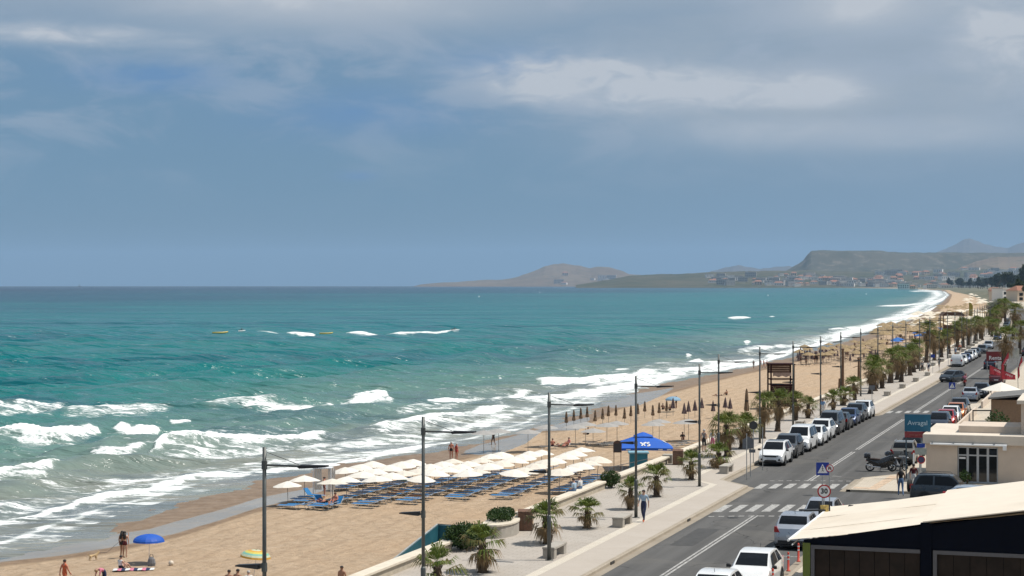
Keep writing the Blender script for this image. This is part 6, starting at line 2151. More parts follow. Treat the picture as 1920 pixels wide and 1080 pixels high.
# ------------------------------------------------------------------ planters, hedges, bins along the wall
p = G(836, 1040)
bush('hedge', (-29.0, 80.9, 0), 1.25, 1.45, 0.72, 4200, 0.075, 21, 'large rounded dark green hedge at the opening in the promenade wall', 'hedge')
e = empty('planter', (-29.2, 86.6, 0), R(8), 'curved pale concrete planter with a low green shrub', 'planter')
mb = MB()
arc = [(0.95 * math.cos(a), 2.0 * math.sin(a)) for a in np.linspace(-0.5 * math.pi, 0.5 * math.pi, 14)]
outl = [(-0.6, -2.0)] + arc + [(-0.6, 2.0)]
mb.prism(outl, 'z', 0, 0.60)
mb.build('body', m_conc, e)
rim_o = [(x * 1.05, y * 1.03) for x, y in outl]
MB().prism(rim_o, 'z', 0.603, 0.68).build('rim', m_cope, e)
mb = MB()
leaf_cloud(mb, (0.1, 0.2, 0.95), 0.85, 1.75, 0.38, 2200, 0.07, 33)
mb.build('foliage', m_bush, e)
p = G(1150, 915)
bush('hedge', (p[0] - 0.2, p[1], 0.0), 0.75, 0.9, 0.62, 1500, 0.075, 22, 'clipped green shrub in the wall gap beside the chalkboard', 'hedge')
m_binw = M('bin_wood', (0.155, 0.085, 0.055), 0.8, 0.3, 6.0)
for i, (px, py) in enumerate(((986, 994), (1271, 871))):
    p = G(px, py)
    e = empty('litter_bin', (p[0], p[1], 0), R(12), ['brown wooden litter bin cabinet at the end of the curved planter', 'brown wooden litter bin cabinet by the wall near the kiosk'][i], 'litter bin', 'wooden litter bins')
    for k in range(6):
        MB().box(-0.36 + k * 0.121, -0.36 + k * 0.121 + 0.112, -0.365, -0.335, 0.03, 0.98).build('slat', m_binw, e)
    MB().box(-0.36, 0.36, -0.333, 0.36, 0, 0.96).build('body', M('bin_body', (0.07, 0.04, 0.03), 0.85), e)
    mb = MB()
    mb.loft([[(-0.38, -0.38 + 0.76 * f, 0.985 + 0.10 * math.sin(math.pi * f)), (0.38, -0.38 + 0.76 * f, 0.985 + 0.10 * math.sin(math.pi * f)), (0.38, -0.38 + 0.76 * f, 0.95), (-0.38, -0.38 + 0.76 * f, 0.95)] for f in np.linspace(0, 1, 7)])
    mb.build('lid', m_binw, e)
    MB().box(0.365, 0.375, -0.2, 0.2, 0.3, 0.8).build('poster', M('poster_torn', (0.45, 0.32, 0.20), 0.9, 0.5, 9.0), e)
p = G(1253, 868)
e = MB().bbox(-0.36, 0.36, -0.36, 0.36, 0, 0.62, 0.03).build('concrete_block', m_conc, None, (p[0], p[1], 0))
tag(e, 'pale concrete block beside the brown litter bin near the kiosk', 'block')
p = on_sand(1141, 897)
e = empty('chalkboard', (p[0] + 1.6, p[1] - 3.0, sand(p[0] + 1.6, p[1] - 3.0)), R(25), 'dark rounded chalkboard sign standing on the sand behind the wall', 'signboard')
zc = 2.9
MB().tube([(-0.3, 0, 0), (-0.3, 0, zc)], 0.03, 5).build('post', m_log, e)
MB().tube([(0.3, 0, 0), (0.3, 0, zc)], 0.03, 5).build('post', m_log, e)
mb = MB()
mb.prism([(-0.36, zc - 0.35), (0.36, zc - 0.35), (0.36, zc + 0.45), (0.24, zc + 0.62), (0, zc + 0.68), (-0.24, zc + 0.62), (-0.36, zc + 0.45)], 'y', -0.05, 0.02)
mb.build('board', M('board_frame', (0.09, 0.05, 0.035), 0.8), e)
MB().box(-0.29, 0.29, -0.057, -0.051, zc - 0.28, zc + 0.42).build('slate', M('slate_board', (0.035, 0.033, 0.036), 0.7), e)
# ramp down to the beach with teal sides
m_teal = M('ramp_teal', (0.020, 0.105, 0.135), 0.5, 0.15, 1.5)
e = empty('beach_ramp', (0, 0, 0), 0, 'beach ramp with dark teal side panels going down behind the promenade wall', 'ramp')
xo, xi = -31.5, -30.1
zz_ = lambda u: -0.55 - (84.0 - u) * 0.155
mb = MB()
us_ = np.linspace(62, 84, 12)
mb.loft([[(xo, u, zz_(u) - 0.2), (xi, u, zz_(u) - 0.2), (xi, u, zz_(u)), (xo, u, zz_(u))] for u in us_])
mb.build('deck', m_conc, e)
mb = MB()
mb.loft([[(xo - 0.12, u, -4.4), (xo, u, -4.4), (xo, u, zz_(u) + 1.2), (xo - 0.12, u, zz_(u) + 1.2)] for u in us_])
mb.build('side_panel', m_teal, e)
MB().box(xo - 0.12, xi, 84.0, 84.12, -4.4, 0.64).build('end_panel', m_teal, e)
MB().tube([(xo - 0.06, 62, zz_(62) + 1.23), (xo - 0.06, 84, 0.68), (xi, 84.06, 0.68)], 0.045, 6).build('handrail', M('rail_grey', (0.35, 0.38, 0.38), 0.5, metal=0.5), e)
# handrail of the steps by the kiosk
p = G(1222, 872)
e = empty('step_railing', (p[0] - 0.6, p[1] + 1.2, -0.6), R(-12), 'thin metal handrail of the beach steps beside the kiosk', 'railing')
for k in range(4):
    MB().tube([(-1.0 * k, 0, -1.4 - 0.35 * k), (-1.0 * k, 0, 0.9 - 0.25 * k)], 0.025, 5).build('post', m_steel, e)
for z in (0.45, 0.9):
    MB().tube([(0.6, 0, z), (0, 0, z), (-3.0, 0, z - 0.75)], 0.025, 5).build('rail', m_steel, e)
p = on_sand(786, 1010)
e = MB().tube([(0, 0, -0.3), (0, 0, 1.6)], 0.03, 5).build('stake', m_log, None, (-36.0, 88.0, sand(-36, 88.0)))
tag(e, 'thin wooden stake in the sand behind the teal ramp', 'stake')

# ------------------------------------------------------------------ boats
def build_inflatable(mat):
    e = empty('inflatable_boat', (0, 0, 0), 0, 'boat', 'boat')
    mb = MB(); mb.smooth = True
    for y in (-0.75, 0.75):
        mb.tube([(-2.6, y, 0.35), (0.9, y, 0.35), (2.2, y * 0.55, 0.5), (2.9, 0, 0.7)], [0.30, 0.34, 0.33, 0.24], 10)
    mb.build('tubes', mat, e)
    MB().box(-2.5, 1.8, -0.5, 0.5, 0.05, 0.28).build('floor', m_plast, e)
    for x in (-1.6, -0.4, 0.8):
        MB().bbox(x, x + 0.3, -0.5, 0.5, 0.285, 0.55, 0.03).build('seat', mat, e)
    return Kind(e)


m_yel = M('inflatable_yellow', (0.60, 0.44, 0.12), 0.5, 0.06)
INF = build_inflatable(m_yel)
def jet_ski():
    e = empty('jet_ski', (0, 0, 0), 0, 'jet ski', 'jet ski')
    el = lambda x, w, z0, z1: [(x, w * a, z0 + (z1 - z0) * b) for a, b in ((-0.5, 0), (0.5, 0), (1, 0.5), (0.8, 0.9), (0.3, 1), (-0.3, 1), (-0.8, 0.9), (-1, 0.5))]
    MB().loft([el(-1.5, 0.45, 0.0, 0.42), el(-0.6, 0.55, -0.1, 0.5), el(0.6, 0.52, -0.1, 0.6), el(1.3, 0.28, 0.1, 0.62), el(1.7, 0.06, 0.4, 0.6)]).build('hull', m_white, e)
    MB().loft([el(-1.2, 0.2, 0.45, 0.8), el(0.0, 0.24, 0.48, 0.85), el(0.2, 0.2, 0.5, 0.7)]).build('seat', m_plast, e)
    MB().tube([(0.5, -0.35, 1.02), (0.6, 0, 1.05), (0.5, 0.35, 1.02)], 0.03, 5).build('handlebar', m_plast, e)
    MB().tube([(0.9, 0, 0.55), (0.6, 0, 1.02)], 0.06, 5).build('steering_post', m_plast, e)
    return Kind(e)


JET = jet_ski()
def afloat(px, py):
    p = G(px, py, SEA)
    return (p[0], p[1], SEA + 0.05)


INF.put(afloat(412, 626), YAW + R(4), 1.0, 'yellow inflatable boat with people, leftmost of the craft on the sea', 'inflatable boats')
INF.put(afloat(611, 627), YAW + R(-3), 0.85, 'pale yellow inflatable crossing the white wake', 'inflatable boats')
JET.put(afloat(453, 622), YAW + R(20), 0.9, 'white jet ski beside the leftmost inflatable boat', 'jet skis')
JET.put(afloat(852, 621), YAW + R(6), 1.1, 'jet ski throwing spray at the head of the long wake', 'jet skis')
SKI = [afloat(453, 622), afloat(852, 621)]
e = empty('buoy', (0, 0, 0), 0, 'buoy', 'buoy')
MB().lathe([(0.2, -0.3), (0.6, 0.0), (0.55, 0.4), (0.15, 0.8), (0.1, 1.5), (0.02, 1.55)], 10).build('float', m_white, e)
MB().lathe([(0.12, 1.5), (0.14, 1.75), (0.02, 1.9)], 8).build('top_mark', m_sblack, e)
BU = Kind(e)
for i, (px, py) in enumerate(((898, 557), (1012, 548.5), (1440, 554.5), (1624, 552))):
    BU.put(afloat(px, py), 0, 1.6, '%s of four small white buoys on the far sea, counted from the left' % ordw(i + 1), 'far buoys')
a = D(149, 21000)
e = empty('sailing_ship', (a[0], a[1], SEA), YAW + 1.2, 'tiny dark ship with masts on the horizon', 'ship')
mb = MB()
el = lambda x, w, z0, z1: [(x, w * a_, z0 + (z1 - z0) * b) for a_, b in ((-0.5, 0), (0.5, 0), (1, 1), (-1, 1))]
mb.loft([el(-26, 3, 0, 6), el(-10, 5, 0, 7), el(12, 5, 0, 7), el(30, 0.6, 3, 9)])
mb.build('hull', M('ship_hull', (0.05, 0.055, 0.06), 0.6), e)
for x, h_ in ((-12, 34), (8, 42)):
    MB().tube([(x, 0, 5), (x, 0, h_)], [0.8, 0.4], 6).build('mast', m_sblack, e)
    MB().prism([(x - 9, 9), (x + 1, 9), (x + 0.5, h_ - 2)], 'y', -0.2, 0.2).build('sail', M('sail_grey', (0.12, 0.13, 0.14), 0.9), e)
# ------------------------------------------------------------------ people
SKIN_TONES = {'fair': (0.52, 0.31, 0.22), 'tan': (0.36, 0.19, 0.115), 'dark': (0.20, 0.10, 0.06), 'red': (0.50, 0.20, 0.13)}
EDG = [('pel', 'wst', .125, .115), ('wst', 'chs', .115, .135), ('chs', 'nek', .135, .058), ('nek', 'hed', .055, .088), ('hed', 'top', .088, .070)]
for s in ('l', 'r'):
    EDG += [('chs', 'sh' + s, .12, .068), ('sh' + s, 'el' + s, .055, .043), ('el' + s, 'wr' + s, .040, .028), ('wr' + s, 'hd' + s, .028, .036),
            ('pel', 'hp' + s, .12, .098), ('hp' + s, 'kn' + s, .095, .060), ('kn' + s, 'an' + s, .056, .038), ('an' + s, 'to' + s, .042, .032)]
RAD = {'pel': .125, 'wst': .112, 'chs': .135, 'nek': .055, 'hed': .088, 'top': .066, 'sh': .062, 'el': .043, 'wr': .029, 'hd': .034, 'hp': .096, 'kn': .060, 'an': .039, 'to': .034}
STAND = dict(pel=(0, 0, .96), wst=(0, .005, 1.10), chs=(0, 0, 1.30), nek=(0, .0, 1.47), hed=(0, .02, 1.58), top=(0, .015, 1.68),
             shl=(-.185, 0, 1.40), ell=(-.235, -.02, 1.12), wrl=(-.245, .05, .88), hdl=(-.24, .075, .80), shr=(.185, 0, 1.40), elr=(.235, -.02, 1.12), wrr=(.245, .05, .88), hdr=(.24, .075, .80),
             hpl=(-.095, 0, .91), knl=(-.10, .02, .50), anl=(-.10, -.02, .085), tol=(-.11, .13, .035), hpr=(.095, 0, .91), knr=(.10, .02, .50), anr=(.10, -.02, .085), tor=(.11, .13, .035))
POSES = {'stand': {}}
POSES['walk'] = dict(ell=(-.23, -.10, 1.14), wrl=(-.22, -.14, .90), hdl=(-.22, -.13, .82), elr=(.23, .06, 1.13), wrr=(.22, .20, .95), hdr=(.21, .26, .89),
                     knl=(-.10, .16, .52), anl=(-.10, .22, .10), tol=(-.11, .37, .06), knr=(.10, -.04, .50), anr=(.10, -.26, .13), tor=(.11, -.13, .03))
POSES['arm_up'] = dict(elr=(.36, .12, 1.26), wrr=(.30, .26, 1.46), hdr=(.26, .28, 1.54), knl=(-.11, .06, .50))
POSES['sit'] = dict(pel=(0, -.05, .12), wst=(0, -.10, .26), chs=(0, -.10, .46), nek=(0, -.07, .63), hed=(0, -.04, .74), top=(0, -.03, .84), shl=(-.185, -.10, .56), shr=(.185, -.10, .56),
                    ell=(-.26, .02, .34), wrl=(-.18, .22, .38), hdl=(-.13, .28, .40), elr=(.26, .02, .34), wrr=(.18, .22, .38), hdr=(.13, .28, .40),
                    hpl=(-.095, -.03, .11), hpr=(.095, -.03, .11), knl=(-.12, .34, .36), knr=(.12, .36, .34), anl=(-.11, .58, .06), anr=(.11, .62, .06), tol=(-.11, .72, .05), tor=(.11, .76, .05))
POSES['bench'] = dict(pel=(0, 0, .50), wst=(0, -.03, .64), chs=(0, -.01, .84), nek=(0, .03, 1.01), hed=(0, .06, 1.12), top=(0, .06, 1.22), shl=(-.185, -.01, .94), shr=(.185, -.01, .94),
                      ell=(-.24, .02, .68), wrl=(-.16, .22, .60), hdl=(-.12, .28, .59), elr=(.24, .02, .68), wrr=(.16, .22, .60), hdr=(.12, .28, .59),
                      hpl=(-.095, .02, .49), hpr=(.095, .02, .49), knl=(-.12, .44, .50), knr=(.12, .44, .50), anl=(-.11, .46, .10), anr=(.11, .46, .10), tol=(-.11, .60, .04), tor=(.11, .60, .04))
POSES['ride'] = dict(POSES['bench'], **dict(knl=(-.22, .34, .42), knr=(.22, .34, .42), anl=(-.20, .22, .06), anr=(.20, .22, .06), tol=(-.20, .38, .04), tor=(.20, .38, .04), ell=(-.28, .20, .74), elr=(.28, .20, .74), wrl=(-.28, .46, .70), wrr=(.28, .46, .70), hdl=(-.27, .54, .69), hdr=(.27, .54, .69)))
POSES['lie'] = dict(pel=(0, 0, .12), wst=(0, -.16, .13), chs=(0, -.36, .15), nek=(0, -.54, .17), hed=(0, -.65, .19), top=(0, -.75, .20), shl=(-.185, -.46, .14), shr=(.185, -.46, .14), ell=(-.26, -.20, .08), wrl=(-.25, .04, .06), hdl=(-.24, .12, .05),
                    elr=(.30, -.60, .10), wrr=(.14, -.78, .10), hdr=(.08, -.82, .10), hpl=(-.095, .05, .11), hpr=(.095, .05, .11), knl=(-.11, .46, .14), knr=(.12, .44, .30), anl=(-.11, .88, .06), anr=(.12, .72, .06), tol=(-.12, .95, .14), tor=(.12, .84, .05))
POSES['bend'] = dict(wst=(0, .08, 1.06), chs=(0, .26, 1.14), nek=(0, .42, 1.16), hed=(0, .50, 1.10), top=(0, .58, 1.06), shl=(-.185, .34, 1.12), shr=(.185, .34, 1.12), ell=(-.22, .42, .86), wrl=(-.18, .52, .66), hdl=(-.17, .56, .58), elr=(.22, .42, .86), wrr=(.18, .50, .66), hdr=(.17, .54, .58))
FINGERS = [(-.026, .085, .010), (-.009, .098, .010), (.009, .094, .0095), (.025, .078, .0085)]


PENDING = []


def pose_of(pose):
    J = dict(STAND)
    J.update(POSES[pose])
    hd, tp, nk = Vector(J['hed']), Vector(J['top']), Vector(J['nek'])
    upv = (tp - nk).normalized()
    fw = Vector((0, 1, 0)) - upv * upv.y
    if fw.length < 0.2 or pose == 'lie':
        fw = Vector((0, 0, 1)) - upv * upv.z
    fw.normalize()
    return J, (hd, upv, fw, fw.cross(upv))


def body_frame(pose):
    """joints and limb thickness; the surface is grown over them"""
    J = pose_of(pose)[0]
    names = list(J)
    vs_ = [Vector(J[k]) for k in names]
    idx = {k: i for i, k in enumerate(names)}
    rad = [RAD.get(k, RAD.get(k[:2])) for k in names]
    reg = []
    ed = []
    for a, b, _, _ in EDG:
        ed.append((idx[a], idx[b]))
    for s in ('l', 'r'):
        w_, h_ = Vector(J['wr' + s]), Vector(J['hd' + s])
        d = (h_ - w_).normalized()
        sd_ = d.cross(Vector((1, 0, 0) if abs(d.x) < 0.8 else (0, 1, 0))).normalized()
        for off, ln, r_ in FINGERS:
            i0 = len(vs_)
            vs_ += [h_ + sd_ * off + d * .030, h_ + sd_ * off * 1.15 + d * ln]
            rad += [r_, r_ * 0.8]
            ed += [(idx['hd' + s], i0), (i0, i0 + 1)]
        i0 = len(vs_)
        vs_ += [w_ + d * .045 + sd_ * .046, w_ + d * .085 + sd_ * .062]
        rad += [.011, .009]
        ed += [(idx['wr' + s], i0), (i0, i0 + 1)]
    me = bpy.data.meshes.new('person_frame')
    me.from_pydata([tuple(v) for v in vs_], ed, [])
    o = bpy.data.objects.new('person_frame', me)
    C.objects.link(o)
    md = o.modifiers.new('skin', 'SKIN')
    md.use_smooth_shade = True
    sv = me.skin_vertices[0].data
    for i, r_ in enumerate(rad):
        sv[i].radius = (r_, r_)
        sv[i].use_root = (i == idx['pel'])
    sb_ = o.modifiers.new('sub', 'SUBSURF')
    sb_.levels = sb_.render_levels = 1
    return o


FRAMES = {}


def flush_people():
    """grow every pending body at once"""
    for rec in PENDING:
        if rec[1] not in FRAMES:
            FRAMES[rec[1]] = body_frame(rec[1])
    dg = bpy.context.evaluated_depsgraph_get()
    raw = {}
    for k, o in list(FRAMES.items()):
        raw[k] = bpy.data.meshes.new_from_object(o.evaluated_get(dg))
        bpy.data.objects.remove(o)
    FRAMES.clear()
    for e, pose, mats, legs, sleeves in PENDING:
        link('body', dress(raw[pose].copy(), pose, mats, legs, sleeves), e)
    PENDING.clear()


def dress(out, pose, mats, long_legs, sleeves):
    J, (hd, upv, fw, rt) = pose_of(pose)
    out.name = 'body'
    tone, top, bottom, shoes = mats
    out.materials.clear()
    for m in (tone, top, bottom, shoes):
        out.materials.append(m)
    regs = {('pel', 'wst'): 2, ('wst', 'chs'): 1, ('chs', 'nek'): 1, ('nek', 'hed'): 0, ('hed', 'top'): 0}
    segs = []
    for a, b, _, _ in EDG:
        k = regs.get((a, b))
        if k is None:
            p_ = a[:2] + b[:2]
            k = {'chsh': 1, 'shel': 1 if sleeves else 0, 'elwr': 1 if sleeves > 1 else 0, 'wrhd': 0, 'pehp': 2, 'hpkn': 2 if long_legs else 0, 'knan': 2 if long_legs > 1 else 0, 'anto': 3}[p_]
        segs.append((Vector(J[a]), Vector(J[b]), k, (a, b)))
    for f in out.polygons:
        c_ = f.center
        best, bk = 1e9, 0
        for a, b, k, nm in segs:
            ab = b - a
            t_ = max(0, min(1, (c_ - a).dot(ab) / max(1e-9, ab.length_squared)))
            dd = (c_ - (a + ab * t_)).length
            if dd < best:
                best = dd
                bk = k
                if nm == ('hpl', 'knl') or nm == ('hpr', 'knr'):
                    bk = 2 if (long_legs or t_ < 0.22) else 0
                if nm == ('chs', 'nek'):
                    bk = 1 if t_ < 0.55 else 0
        f.material_index = bk
    # a face: nose, ears, eyes, mouth on the head
    bm = bmesh.new()
    bm.from_mesh(out)
    def blob(c_, r_, m, sc=(1, 1, 1)):
        g = bmesh.ops.create_icosphere(bm, subdivisions=1, radius=r_)
        for v in g['verts']:
            v.co = c_ + rt * v.co.x * sc[0] + fw * v.co.y * sc[1] + upv * v.co.z * sc[2]
            for f in v.link_faces:
                f.material_index = m
                f.smooth = True
    blob(hd + fw * .092 + upv * .005, .016, 0, (.8, 1.2, 1.4))
    blob(hd + fw * .082 - upv * .045, .016, 0, (1.6, .5, .5))
    for s in (-1, 1):
        blob(hd + rt * s * .086 + upv * .01, .022, 0, (.5, .9, 1.3))
        blob(hd + fw * .080 + rt * s * .032 + upv * .030, .010, 3, (1.2, .5, .8))
    bm.to_mesh(out)
    bm.free()
    return out


SKM = {k: M('skin_' + k, c_, 0.6, 0.06, 9.0) for k, c_ in SKIN_TONES.items()}
CL = lambda n, c_: M('cloth_' + n, c_, 0.9, 0.12, 12.0)
CLO = {'white': CL('white', (0.62, 0.62, 0.61)), 'black': CL('black', (0.016, 0.016, 0.018)), 'navy': CL('navy', (0.02, 0.03, 0.075)), 'blue': CL('blue', (0.16, 0.28, 0.46)), 'lblue': CL('lblue', (0.35, 0.45, 0.55)),
       'denim': CL('denim', (0.12, 0.20, 0.34)), 'red': CL('red', (0.42, 0.03, 0.03)), 'maroon': CL('maroon', (0.10, 0.015, 0.02)), 'grey': CL('grey', (0.20, 0.20, 0.21)), 'pink': CL('pink', (0.55, 0.18, 0.25)),
       'orange': CL('orange', (0.55, 0.12, 0.05)), 'green': CL('green', (0.03, 0.13, 0.07)), 'beige': CL('beige', (0.50, 0.42, 0.33))}
HAIR = {'dark': M('hair_dark', (0.014, 0.010, 0.008), 0.6, 0.2), 'brown': M('hair_brown', (0.06, 0.033, 0.02), 0.6, 0.2), 'grey': M('hair_grey', (0.42, 0.40, 0.38), 0.7), 'fair': M('hair_fair', (0.30, 0.20, 0.10), 0.6)}


def person(pose, loc, rz, label, tone='tan', top='white', bottom='black', shoes='black', hair='dark', long_hair=False, legs=0, sleeves=1, scale=1.0, bare=False, group=None, bag=None, extra=None):
    """legs: 0 bare, 1 to the knee, 2 long; sleeves: 0 none, 1 short, 2 long"""
    mt = SKM[tone]
    J, (hd, up, fw, rt) = pose_of(pose)
    e = empty('person', loc, rz, label, 'person', group)
    e.scale = (scale,) * 3
    PENDING.append((e, pose, (mt, mt if bare else CLO[top], CLO[bottom], mt if shoes is None else CLO[shoes]), legs, 0 if bare else sleeves))
    mb = MB(); mb.smooth = True
    prof = [(0.099, -0.045 if long_hair else 0.0), (0.103, 0.03), (0.092, 0.085), (0.055, 0.118), (0.01, 0.128)]
    rings = []
    for r_, z in prof:
        ring = []
        for k in range(12):
            a = k * math.pi / 6
            x, y = r_ * math.cos(a), r_ * math.sin(a)
            zz = z + (0.055 if (y > 0.02 and z < 0.04) else 0)
            ring.append(hd + rt * x * 0.93 + fw * (y * 1.02 - 0.012) + up * zz)
        rings.append(ring)
    mb.loft(rings, False, True)
    if long_hair:
        nk = Vector(J['nek'])
        dn = (Vector(J['chs']) - hd).normalized()
        mb.loft([[hd - fw * 0.05 + dn * l_ + rt * w_ * math.cos(k * math.pi / 4) - fw * (0.03 + o_) + fw * d_ * math.sin(k * math.pi / 4) for k in range(8)] for l_, w_, d_, o_ in ((-0.02, 0.085, 0.05, 0.0), (0.12, 0.10, 0.045, 0.03), (0.30, 0.10, 0.03, 0.06), (0.40, 0.05, 0.02, 0.06))])
    mb.build('hair', HAIR[hair], e)
    if bag:
        c_ = Vector(J['chs']) - Vector((0, 0.20, 0.05))
        MB().bbox(c_.x - 0.15, c_.x + 0.15, c_.y - 0.10, c_.y + 0.08, c_.z - 0.22, c_.z + 0.18, 0.04).build('backpack', CLO[bag], e)
    return e


# facing: rz = 0 looks along the road away from the camera; R(180) looks to the camera
p = G(1207, 979)
person('walk', (p[0], p[1], 0.008), R(172), 'person in blue patterned shirt and dark trousers walking past the concrete bench', 'fair', 'lblue', 'navy', 'orange', 'dark', False, 2, 1, 1.0)
p = G(1320, 848)
person('stand', (p[0], p[1], 0), R(-20), 'person in grey vest and dark shorts standing by the promenade palms', 'fair', 'grey', 'black', 'black', 'grey', False, 1, 0, 1.02)
p = G(1336, 847)
person('stand', (p[0], p[1], 0), R(30), 'person in white patterned top half hidden by the palms', 'fair', 'white', 'pink', None, 'fair', True, 1, 1, 0.98)
for i, (px, tp, hr) in enumerate(((1084, 'lblue', 'dark'), (1095, 'white', 'brown'))):
    p = G(px, 921 if i == 0 else 917, 0.5)
    o = person('bench', (WALL_X - 0.05, p[1] + (0.0 if i == 0 else 0.1), 0.03), R(75), ['person in pale blue shirt sitting on the promenade wall', 'person in white shirt sitting on the promenade wall beside the blue shirt'][i], 'fair', tp, 'denim', None, hr, False, 2, 1, 0.98)
p = G(1543, 781)
person('stand', (p[0], p[1], 0), R(160), 'person in blue top waiting behind the parked dark cars', 'tan', 'blue', 'white', 'black', 'dark', False, 1, 1, 1.0)
p = G(1689, 934, -0.1)
person('walk', (p[0], p[1], 0.0), R(15), 'person with long dark hair in black top and blue jeans on the pavement corner', 'tan', 'black', 'denim', 'white', 'dark', True, 2, 0, 1.0)
p = G(1713, 921)
person('walk', (p[0], p[1], 0.0), R(10), 'person in maroon top and white trousers walking near the signboard posts', 'tan', 'maroon', 'white', 'white', 'dark', False, 2, 1, 0.98)
for i, (px, py, tp, bt) in enumerate(((1729, 699, 'grey', 'black'), (1741, 699, 'white', 'navy'), (1792, 666, 'white', 'denim'), (1800, 662, 'orange', 'black'), (1761, 690, 'black', 'black'))):
    p = G(px, py)
    person('walk', (p[0], p[1], 0), R(random.choice((0, 180)) + random.uniform(-20, 20)), ['walker in grey top, one of a pair beyond the far palms', 'walker in white top, one of a pair beyond the far palms', 'distant walker in white beside the delivery van', 'distant walker in orange beside the delivery van', 'distant walker in black near the thin sign post'][i], 'tan', tp, bt, 'white', 'dark', False, 1, 1, 1.0, group='distant promenade walkers')
person('ride', (RIDE[0], RIDE[1] - 0.35, ROADZ + 0.32), 0, 'rider in pink shirt on the red scooter', 'tan', 'pink', 'black', 'black', 'dark', False, 1, 1, 1.0)


def beach_person(px, py, pose, rz, label, dz=0.0, **kw):
    p = on_sand(px, py)
    return person(pose, (p[0], p[1], p[2] + dz), rz, label, **kw)


beach_person(229, 1046, 'arm_up', R(-10), 'person in dark bikini with long dark hair adjusting it near the blue umbrella', tone='tan', bare=True, bottom='black', shoes=None, long_hair=True, scale=1.0)
beach_person(234, 1046, 'stand', R(20), 'second long haired person standing close beside the one adjusting her hair', tone='fair', bare=True, bottom='maroon', shoes=None, long_hair=True, scale=0.98)
beach_person(228, 1068, 'sit', R(-18), 'person in white bikini top sitting on a towel, seen from behind', tone='fair', top='white', bottom='black', shoes=None, sleeves=0, hair='dark')
beach_person(121, 1106, 'walk', R(-15), 'person in red swimsuit walking at the bottom left edge', tone='red', top='orange', bottom='orange', shoes=None, sleeves=0)
beach_person(196, 1104, 'bend', R(150), 'person in navy wrap bending over at the bottom edge', tone='fair', top='pink', bottom='navy', shoes=None, legs=2, hair='fair')
beach_person(641, 1120, 'stand', R(170), 'person with dark hair cut off by the bottom edge near the wall', tone='tan', bare=True, bottom='black', shoes=None)
beach_person(430, 1098, 'sit', R(10), 'dark haired person below the striped umbrella, outer one of a pair', tone='tan', bare=True, bottom='black', shoes=None, scale=1.05)
beach_person(447, 1098, 'sit', R(-10), 'dark haired person below the striped umbrella, inner one of a pair', tone='tan', bare=True, bottom='navy', shoes=None, scale=1.1)
beach_person(466, 1098, 'sit', R(30), 'grey haired person sitting under the striped umbrella', tone='fair', top='white', bottom='navy', shoes=None, hair='grey', scale=1.0)
beach_person(846, 862, 'stand', R(20), 'shirtless person, taller of the couple looking at the surf', tone='red', bare=True, bottom='black', shoes=None, hair='grey', scale=1.05)
beach_person(856, 862, 'stand', R(-30), 'person in red, shorter of the couple looking at the surf', tone='red', top='red', bottom='red', shoes=None, hair='grey', scale=0.95, sleeves=0)
p = G(925, 836, SEA + 0.05)
person('walk', (p[0], p[1], p[2]), R(60), 'dark silhouetted person wading at the edge of the surf', tone='dark', top='black', bottom='black', shoes=None, legs=1)
beach_person(608, 934, 'stand', R(-60), 'shirtless person standing beside the changing cabin', tone='red', bare=True, bottom='maroon', shoes=None)
beach_person(603, 950, 'lie', R(60), 'sunbather reclining on the front lounger', dz=0.30, tone='red', bare=True, bottom='navy', shoes=None)
beach_person(628, 952, 'sit', R(170), 'sunbather sitting with raised knees on the front lounger', dz=0.30, tone='red', bare=True, bottom='navy', shoes=None)
beach_person(1102, 815, 'sit', R(60), 'dark haired sunbather sitting on the sand below the closed straw parasols', tone='tan', bare=True, bottom='black', shoes=None)
for i, (px, py, ps, kw) in enumerate(((1036, 842, 'sit', dict(tone='red', bare=True, bottom='maroon')), (1052, 842, 'lie', dict(tone='red', bare=True, bottom='green')), (1066, 840, 'sit', dict(tone='red', top='pink', bottom='white', sleeves=0)))):
    beach_person(px, py, ps, R(20 + 60 * i), ['sunbather nearest the sea of three by the grey parasols', 'sunbather lying in the middle of three by the grey parasols', 'sunbather sitting up in pink by the grey parasols'][i], 0.25, shoes=None, **kw)
for i, (px, py, ps) in enumerate(((1243, 768, 'sit'), (1256, 770, 'sit'), (1268, 766, 'stand'))):
    beach_person(px, py, ps, R(40 * i), ['sunbather under the pale blue umbrella, seaward one', 'sunbather under the pale blue umbrella, middle one', 'person standing by the pale blue umbrella'][i], tone='dark', bare=True, bottom='black', shoes=None)
beach_person(1280, 830, 'sit', R(200), 'person in black sitting up on a dark lounger near the wall', 0.28, tone='dark', top='black', bottom='black', shoes=None)
beach_person(1216, 838, 'lie', R(70), 'sunbather lying in the shade of the blue tent parasol', 0.05, tone='red', bare=True, bottom='red', shoes=None)
beach_person(1362, 741, 'sit', R(50), 'sunbather sitting on the open sand before the tower', tone='tan', bare=True, bottom='black', shoes=None)
beach_person(1346, 743, 'lie', R(70), 'sunbather lying on a towel on the open sand before the tower', 0.03, tone='tan', bare=True, bottom='white', shoes=None)
sh_ = [(1413, 691, 'dark'), (1426, 690, 'tan'), (1432, 690, 'red'), (1438, 690, 'tan'), (1576, 637, 'dark')]
for i, (px, py, tn) in enumerate(sh_):
    beach_person(px, py, 'walk', R(random.uniform(0, 360)), '%s of the distant people strolling along the wet shoreline' % ordw(i + 1), tone=tn, bare=(i % 2 == 0), top='pink', bottom='black', shoes=None, group='shoreline strollers')
